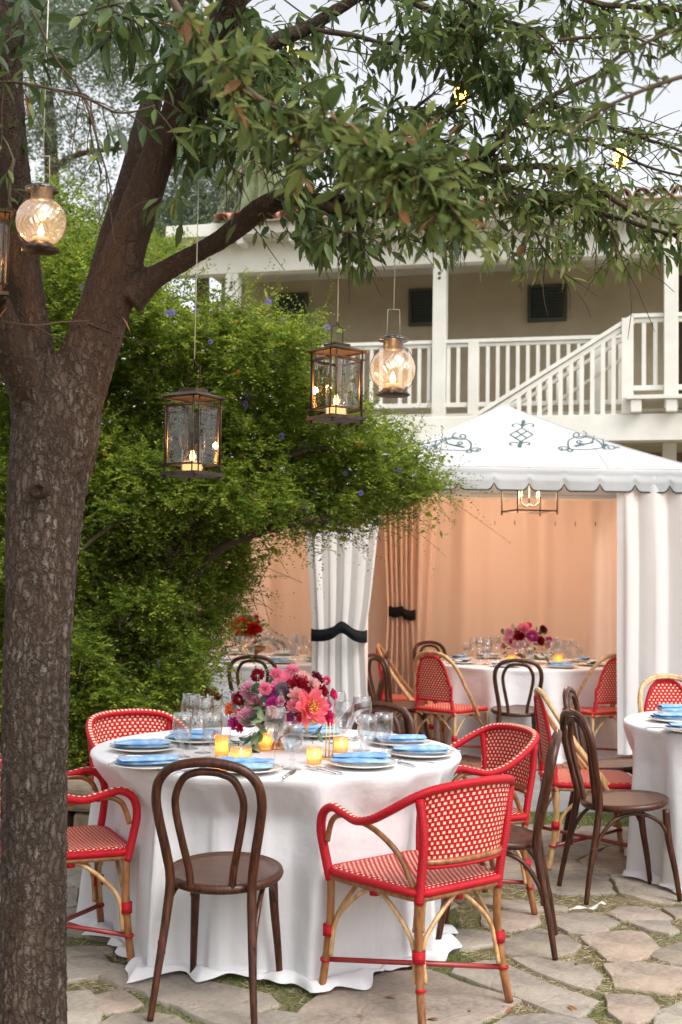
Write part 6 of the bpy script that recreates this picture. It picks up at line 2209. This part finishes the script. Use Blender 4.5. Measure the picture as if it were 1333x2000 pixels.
# woody limbs inside, some seen against the peach cloth
for pts, r in (([(250, 1500, 7.7), (300, 1250, 7.7), (330, 1080, 7.6), (300, 900, 7.6)], 12), ([(320, 1200, 7.7), (420, 1080, 7.6), (520, 1035, 7.5), (640, 1010, 7.5)], 9), ([(330, 1100, 7.6), (430, 980, 7.6), (600, 880, 7.6), (760, 900, 7.7)], 7),
               ([(140, 1090, 7.0), (200, 1040, 7.1), (260, 1000, 7.2)], 4), ([(180, 1500, 7.6), (190, 1200, 7.6), (150, 900, 7.7), (170, 600, 7.8)], 10)):
    q = []
    for px, py, Y in pts:
        p = W(px, py, Y) - Vector(SOFF); q.append((p.x, p.y, p.z))
    b_ = MB().tube(crom(q, 6), r * 7.5 / FPX, 8).build('limb', LW, shr, uv=False); set_rnd(b_.data, .1)
# blossoms
bl = puff(.022, 26, [petmat('lilac_petal', (.22, .16, .55), (.42, .34, .78))], 3)
bo = puff(.014, 14, [petmat('orange_berry', (.6, .12, .03), (.8, .25, .05))], 4)
for me, nm, L in ((bl, 'blossom', [(368, 637), (383, 608), (411, 668), (524, 590), (556, 628), (625, 700), (640, 640), (485, 772), (478, 790), (550, 852), (594, 868), (743, 868), (783, 872), (675, 925), (705, 963), (616, 962), (335, 612), (328, 612), (262, 485), (700, 760), (810, 880), (312, 1294), (430, 600), (160, 560), (780, 918), (595, 990)]),
                  (bo, 'berry', [(370, 650), (460, 630), (465, 728), (545, 705), (256, 900), (205, 885), (700, 870), (240, 640), (650, 940), (470, 890), (315, 1360), (390, 740)])):
    for px, py in L:
        Y = float(ybush(np.array([float(px)]), np.array([float(py)]))[0]) - .16
        o = link(bpy.data.objects.new(nm, me), shr); o.location = W(px, py, Y) - Vector(SOFF); o.rotation_euler = (rc.uniform(0, 2), rc.uniform(0, 2), 0)
        s = rc.uniform(.7, 1.2); o.scale = (s, s, s * 1.3)
# eucalyptus like sprays at the lower right of the shrub: reddish flowers of a pot plant
pot = thing('potted_plant', 'small red flowered plant growing under the right edge of the shrub', 'plant', G(400, 1560))
POF = np.array(pot.location)
xx_, yy_ = rng.normal(398, 22, 60), rng.normal(1372, 22, 60)
leafcloud('leaves', pot, POF, [sprigs(xx_, yy_, np.full(60, POF[1]), 10, (.06, .14), .03, .2, .5)], LF)
for k in range(7):
    if k == 0: pot_bloom = mk['deep'](.03, 90)
    o = link(bpy.data.objects.new('bloom', pot_bloom), pot)
    o.location = W(398 + rc.uniform(-28, 28), 1352 + rc.uniform(-14, 14), POF[1] - .1) - Vector(POF); o.rotation_euler = (1.2, rc.uniform(-.5, .5), 0)
MB().tube([(0, 0, 0), (0, 0, .45)], .02, 6).build('stem', mat_trimgreen, pot, uv=False)

# low field stone wall at the left, under the shrub
lw_ = thing('stone_wall', 'low dry stone wall behind the tree side armchair', 'wall', G(120, 1680))
rw = random.Random(3)
for r in range(3):
    x = -1.4
    while x < .42:
        w = rw.uniform(.18, .34)
        mb = MB()
        mb.box((0, 0, 0), (w - .012, .26, .125))
        o = mb.build('stone', mat_fieldstone, lw_, smooth=False, uv=False, bevel=.022)
        for v in o.data.vertices:
            v.co += Vector((rw.uniform(-.018, .018), rw.uniform(-.02, .02), rw.uniform(-.012, .012)))
        o.location = (x + w / 2, rw.uniform(-.02, .02), .065 + r * .132)
        x += w

# ================================================================== LANTERNS
vine_rs = random.Random(12)
def vine_panel(w, h, seed):
    """cut metal vine fretwork of one side, in x,z"""
    rs = random.Random(seed)
    mb = MB()
    for k in range(2):
        x0 = (-.25 + .5 * k) * w
        pts = crom([(x0 + rs.uniform(-.1, .1) * w, 0, h * t) for t in (.02, .25, .5, .75, .98)], 4)
        mb.tube(pts, .0011, 4, cap=False)
        for j in range(15):
            i = rs.randrange(len(pts))
            p = pts[i]
            a = rs.uniform(-1.0, 1.4) + (PI if rs.random() < .5 else 0)
            L = rs.uniform(.010, .018) * (h / .26)
            dx, dz = math.cos(a), math.sin(a)
            s = .30 * L
            ox, oz = p[0] + dx * L * .5 * rs.random() * 2, p[2] + dz * .008
            ox = max(-w * .45, min(w * .45, ox)); oz = max(.01, min(h - .01, oz))
            ex = max(-w * .48, min(w * .48, ox + dx * L)); ez = max(.0, min(h, oz + dz * L))
            mx_, mz_ = (ox + ex) / 2, (oz + ez) / 2
            mb.add([(ox, .0006, oz), (mx_ - dz * s, .0006, mz_ + dx * s), (ex, .0006, ez), (mx_ + dz * s, .0006, mz_ - dx * s)], [(0, 1, 2, 3)])
    return mb
def box_lantern(top, w, h, rz, label, hang, cord_to):
    """top: point of the roof centre; w width of the body"""
    t = thing('box_lantern', label, 'lantern', (top.x, top.y, top.z - h), rz, 'square vine fretwork lanterns hanging from the tree')
    a = w / 2
    hb = h * .90
    # base tray with feet
    MB().box((0, 0, .006), (w * 1.06, w * 1.06, .012)).build('base', mat_iron, t, smooth=False, bevel=.001)
    for sx in (-1, 1):
        for sy in (-1, 1):
            MB().lathe([(0, -.012), (.006, -.011), (.007, -.004), (.005, 0)], 8, (sx * a * .9, sy * a * .9, 0)).build('foot', mat_iron, t)
            for k in (0, 1):
                dx, dy = ((.0, .014) if k else (.014, 0))
                MB().tube([(sx * (a - dx), sy * (a - dy), .01), (sx * (a - dx), sy * (a - dy), hb)], .0024, 6).build('corner_rod', mat_iron, t)
    for zz in (.034, hb - .028, hb - .004):
        mb = MB()
        c = [(-a, -a, zz), (a, -a, zz), (a, a, zz), (-a, a, zz)]
        mb.tube(c, .0026, 6, closed=True)
        mb.build('ring_rod', mat_iron, t, uv=False)
    # roof: shallow flared pyramid with raised cap
    b = w * .585
    mb = MB()
    for zz, s in ((hb, b), (hb + .004, b * .99), (h * .962, b * .42)):
        pass
    vs = [(-b, -b, hb), (b, -b, hb), (b, b, hb), (-b, b, hb), (-b * .4, -b * .4, h * .965), (b * .4, -b * .4, h * .965), (b * .4, b * .4, h * .965), (-b * .4, b * .4, h * .965)]
    vs += [(x * .98, y * .98, z - .003) for x, y, z in vs]
    fs = [(0, 1, 5, 4), (1, 2, 6, 5), (2, 3, 7, 6), (3, 0, 4, 7), (4, 5, 6, 7), (8, 12, 13, 9), (9, 13, 14, 10), (10, 14, 15, 11), (11, 15, 12, 8), (12, 15, 14, 13), (0, 8, 9, 1), (1, 9, 10, 2), (2, 10, 11, 3), (3, 11, 8, 0)]
    mb.add(vs, fs)
    mb.build('roof', mat_iron, t, smooth=False, uv=False)
    MB().box((0, 0, h * .98), (b * .8, b * .8, h * .035)).build('roof_cap', mat_iron, t, smooth=False, uv=False)
    # panes and fretwork on the four sides
    for k in range(4):
        ang = k * PI / 2
        pw, ph = w - .034, hb - .07
        fr = MB()
        for x in (-pw / 2, pw / 2):
            fr.box((x, 0, .037 + ph / 2), (.006, .003, ph))
        for z in (.037, .037 + ph):
            fr.box((0, 0, z), (pw + .006, .003, .005))
        f = fr.build('pane_frame', mat_iron, t, smooth=False, uv=False)
        f.location = (a * math.sin(ang) * .94, -a * math.cos(ang) * .94, 0); f.rotation_euler = (0, 0, ang)
        p = MB().box((0, .003, .037 + ph / 2), (pw, .002, ph)).build('pane', mat_pane, f, smooth=False, uv=False)
        v = vine_panel(pw, ph, k + int(w * 1000))
        vo = v.build('vine_fretwork', mat_iron, f, smooth=False, uv=False); vo.location = (0, -.003, .037)
    # candle
    MB().lathe([(0, .0128), (.030, .0128), (.031, .045), (.027, .048), (0, .044)], 20, (0, 0, 0)).build('candle', mat_glow, t)
    MB().lathe([(0, .046), (.006, .052), (.008, .062), (.004, .082), (0, .092)], 10).build('flame', mat_flame, t)
    gb = MB(); gb.open_top = True
    gb.lathe([(.033, .0135), (.035, .03), (.035, .085), (.0335, .085)], 24)
    gb.build('candle_glass', mat_glass, t)
    l = bpy.data.lights.new('lantern_light', 'POINT'); l.energy = 2.2; l.color = (1, .5, .18); l.shadow_soft_size = .012
    lo = link(bpy.data.objects.new('lantern_light', l), t); lo.location = (0, 0, .11)
    # wire handle and cord
    ht = hang
    P = [(-b * .3, 0, h), (-b * .3, 0, h + ht * .7), (-b * .06, 0, h + ht * .8), (0, 0, h + ht), (b * .06, 0, h + ht * .8), (b * .3, 0, h + ht * .7), (b * .3, 0, h)]
    MB().tube(P, .0016, 5).build('wire_handle', mat_iron, t)
    MB().tube([(0, 0, h + ht - .004), (.001, 0, cord_to - (top.z - h))], .0016, 5).build('hanging_cord', mat_string, t)
    return t
def px_s(px, Y): return px * Y / FPX
tp = W(379, 760, 3.9)
box_lantern(tp, px_s(85, 3.9), px_s(172, 3.9), math.radians(-32), 'square metal lantern hanging lowest, before the shrub, with a big candle', px_s(62, 3.9), W(392, 240, 3.9).z)
tp = W(659, 672, 3.9)
box_lantern(tp, px_s(80, 3.9), px_s(152, 3.9), math.radians(38), 'square metal lantern hanging beside the globe lantern in the middle', px_s(46, 3.9), W(661, 455, 3.9).z)
tp = W(-28, 402, 3.7)
box_lantern(tp, px_s(88, 3.7), px_s(185, 3.7), math.radians(20), 'square lantern at the left picture edge, only its side in view', px_s(50, 3.7), W(-20, 100, 3.7).z)
def globe_lantern(cx, cy, Y, rpx, label, cord_y):
    c = W(cx, cy, Y)
    R = px_s(rpx, Y)
    t = thing('globe_lantern', label, 'lantern', (c.x, c.y, c.z), 0, 'round ribbed glass globe lanterns on cords')
    prof = []
    for i in range(25):
        a = -PI / 2 + .42 + (PI - .42 - .38) * i / 24
        prof.append((R * math.cos(a), R * math.sin(a) * .97))
    gb = MB(); gb.open_top = True
    n = 96
    vs, fs = [], []
    for i, (r, z) in enumerate(prof):
        for k in range(n):
            a = 2 * PI * k / n + z / R * .8
            rr = r * (1 + .012 * math.cos(24 * 2 * PI * k / n))
            vs.append((rr * math.cos(a), rr * math.sin(a), z))
    for i in range(len(prof) - 1):
        for k in range(n):
            k2 = (k + 1) % n
            fs.append((i * n + k, i * n + k2, (i + 1) * n + k2, (i + 1) * n + k))
    gb.add(vs, fs)
    gb.build('glass_globe', mat_globe, t, uv=False)
    fl = lambda a, i: 1 + (.05 * math.cos(14 * a) if i in FLI else 0)
    FLI = (2, 3)
    MB().lathe([(R * .44, R * .82), (R * .45, R * 1.28), (R * .64, R * 1.26), (R * .66, R * 1.34), (R * .50, R * 1.44), (R * .42, R * 1.48), (0, R * 1.49)], 56, wob=fl).build('metal_collar', mat_tin, t)
    FLI = (1, 2)
    MB().lathe([(0, -R * 1.20), (R * .72, -R * 1.20), (R * .74, -R * 1.12), (R * .50, -R * .98), (R * .46, -R * .90), (0, -R * .90)], 56, wob=lambda a, i: 1 + (.05 * math.cos(14 * a) if i in (1, 2) else 0)).build('metal_base', mat_iron, t)
    MB().lathe([(0, -R * .9), (R * .32, -R * .9), (R * .32, -R * .66), (0, -R * .66)], 20).build('candle', mat_wax, t)
    MB().lathe([(0, -R * .64), (R * .09, -R * .56), (R * .12, -R * .44), (R * .05, -R * .2), (0, -R * .1)], 10).build('flame', mat_flame, t)
    for s in (-1, 1):
        MB().tube([(s * R * .3, 0, R * 1.5), (s * R * .26, 0, R * 2.7)], .0009, 4).build('hanging_wire', mat_string, t)
        MB().tube(crom([(s * R * .42, 0, R * 1.0), (s * R * .7, 0, R * .85), (s * R * 1.03, 0, R * .1), (s * R * .85, 0, -R * .65), (s * R * .5, 0, -R * .97)], 6), .0011, 5).build('side_wire', mat_iron, t)
    MB().tube([(0, 0, R * 2.7), (.002, 0, W(cx, cord_y, Y).z - c.z)], .0016, 5).build('hanging_cord', mat_string, t)
    MB().tube([(-R * .26, 0, R * 2.7), (R * .26, 0, R * 2.7)], .0012, 4).build('spreader_wire', mat_string, t)
    l = bpy.data.lights.new('lantern_light', 'POINT'); l.energy = 1.6; l.color = (1, .55, .25); l.shadow_soft_size = .01
    lo = link(bpy.data.objects.new('lantern_light', l), t); lo.location = (0, 0, -R * .3)
    return t
globe_lantern(81, 433, 3.55, 49, 'round glass globe lantern before the tree trunk at the upper left', 0)
globe_lantern(768, 721, 3.9, 44, 'round glass globe lantern in the middle in front of the white railing', 480)

# ================================================================== STRING LIGHTS
def bulb_string(pts, bulbs, label):
    t = thing('string_lights', label, 'string lights', (0, 0, 0), 0, 'outdoor bulb strings over the courtyard')
    P = [Vector(q) for q in crom([tuple(W(*p)) for p in pts], 10)]
    MB().tube(P, .0045, 5).build('cable', mat_blackcord, t, uv=False)
    for px, py, Y, lit in bulbs:
        b = W(px, py, Y)
        s = MB().lathe([(.017, 0), (.017, .045), (.010, .052), (.006, .075)], 12).build('socket', mat_blackcord, t); s.location = b
        g = MB().lathe([(0, -.11), (.026, -.10), (.044, -.07), (.045, -.05), (.026, -.012), (.016, 0)], 16).build('bulb', mat_bulb if lit else mat_pane, t); g.location = b
    return t
bulb_string([(480, -60, 6.2), (620, 45, 6.4), (700, 68, 6.5), (800, 108, 6.6), (900, 142, 6.7), (1000, 175, 6.8), (1150, 228, 7.0), (1333, 285, 7.2), (1480, 330, 7.3)], [(899, 170, 6.7, True), (1212, 292, 7.0, True), (584, 52, 6.4, False)], 'black cable with lit bulbs running down to the right across the sky')
bulb_string([(380, 60, 6.0), (480, 85, 6.1), (570, 82, 6.3), (700, 103, 6.4), (850, 130, 6.6), (1000, 165, 6.7), (1150, 200, 6.9), (1400, 280, 7.1)], [(567, 92, 6.3, True), (640, 97, 6.35, False)], 'second black cable with one lit bulb behind the upper branches')
bulb_string([(120, -30, 5.0), (200, 10, 5.2), (275, 45, 5.4), (345, 40, 5.5), (450, 20, 5.6)], [(277, 62, 5.4, False)], 'cable with an unlit bulb at the upper left')

# ================================================================== BACKGROUND TREES
def far_tree(name, label, base, blobs, n, leaf, mat, trunkpts, trunk_r, nl=9, group='tall trees beyond the garden'):
    t = thing(name, label, 'tree', base, 0, group)
    off = np.array(base)
    w = np.array([b[3] * b[4] * b[6] for b in blobs], float); w /= w.sum()
    sets = []
    for b, f in zip(blobs, w):
        k = max(10, int(n * f))
        px, py, Y, rx, ry, rY = b[:6]
        v = rng.normal(0, 1, (k, 3)); v /= np.linalg.norm(v, axis=1, keepdims=True)
        v *= (rng.random((k, 1)) ** .5)
        sets.append(sprigs(px + v[:, 0] * rx, py + v[:, 1] * ry, Y + v[:, 2] * rY, nl, (leaf * 3, leaf * 7), leaf, .2, .3))
    o = leafcloud('crown', t, off, sets, mat)
    for pts in trunkpts:
        q = []
        for px, py, Y, r in pts:
            p = W(px, py, Y) - Vector(off); q.append((p.x, p.y, p.z, r * Y / FPX))
        L = crom(q, 5)
        bb = MB().tube([u[:3] for u in L], [float(u[3]) for u in L], 8).build('trunk' if pts is trunkpts[0] else 'bough', LW, t, uv=False); set_rnd(bb.data, .4)
    return t
far_tree('olive_tree', 'tall pale grey green tree beyond the garden at the upper left', tuple(G(90, 1270)), [(120, 60, 21, 130, 130, 2, 1.0), (230, 130, 21, 120, 90, 2, .8), (90, 240, 21, 90, 90, 2, .9), (240, 260, 21, 110, 60, 2, .32), (140, 340, 21, 90, 60, 2, .5), (30, 60, 21, 120, 140, 2, .9), (260, 20, 21, 110, 60, 2, .8)],
         3600, .085, LF, [[(100, 1200, 21, 20), (108, 600, 21, 18), (100, 300, 21, 14), (95, 180, 21, 9)], [(100, 330, 21, 9), (160, 300, 21, 6), (240, 290, 21, 4)], [(100, 250, 21, 8), (60, 150, 21, 5)]], 18)
far_tree('olive_tree', 'pale feathery tree seen between the trunk forks and the long branch', tuple(G(380, 1270)), [(400, 330, 23, 110, 110, 2, 1.0), (370, 430, 23, 110, 70, 2, 1.0), (330, 480, 23, 120, 50, 2, 1.0), (460, 440, 23, 60, 70, 2, .6), (250, 430, 23, 90, 60, 2, .8)],
         3300, .085, LF, [[(390, 1200, 23, 18), (395, 600, 23, 15), (400, 380, 23, 8)]], 15)
# palm with a skirt of drooping fronds
pb = G(505, 1255)
palm = thing('palm_tree', 'pale palm with drooping fronds above the tiled roof', 'tree', (pb.x, pb.y, 0))
PY = 22.0
palm.location = W(505, 1200, PY); palm.location.z = 0
po = palm.location.copy()
top = W(505, 330, PY) - po
pt = MB().tube([(0, 0, 0), (top.x * .5, 0, top.z * .5), tuple(top)], .16, 10).build('trunk', LW, palm, uv=False); set_rnd(pt.data, .6)
rp_ = random.Random(9)
for k in range(46):
    a = rp_.uniform(0, 2 * PI); el = rp_.uniform(-1.1, 1.2)
    L = rp_.uniform(.9, 1.35)
    d = Vector((math.cos(a) * math.cos(el), math.sin(a) * math.cos(el), math.sin(el)))
    pts = []
    for i in range(9):
        t = i / 8
        pts.append(top + d * L * t + Vector((0, 0, -1.5 * t * t * L * (.5 + .5 * math.cos(el)))))
    mb = MB()
    mb.tube(pts, [.012 * (1 - .8 * i / 8) for i in range(9)], 4, cap=False)
    for i in range(1, 34):
        t = i / 34 * 8; j = min(int(t), 7)
        p = pts[j].lerp(pts[j + 1], t - j); ax = (pts[j + 1] - pts[j]).normalized()
        s = ax.cross(Vector((0, 0, 1)));
        if s.length < .01: s = Vector((1, 0, 0))
        s.normalize()
        for sg in (-1, 1):
            e = p + (s * sg * .5 + ax * .6 + Vector((0, 0, -.75))).normalized() * .42 * math.sin(PI * min(1, i / 34 + .12))
            w = ax * .018
            mb.add([p - w, p + w, e], [(0, 1, 2)])
    f = mb.build('frond', LY, palm, smooth=False, uv=False); set_rnd(f.data, rp_.random())
# lit yellow green tree top over the shrub at the left
far_tree('garden_tree', 'bright green leafy tree top rising above the shrub by the globe lantern', tuple(G(150, 1350)), [(120, 400, 11, 60, 60, .8, .5), (150, 470, 11, 110, 60, .8, 1.0), (290, 500, 11, 110, 40, .8, 1.0), (30, 560, 11, 120, 120, .8, .7)], 2200, .045, LS,
         [[(140, 1300, 11, 14), (140, 800, 11, 12), (140, 450, 11, 6)]], 12)
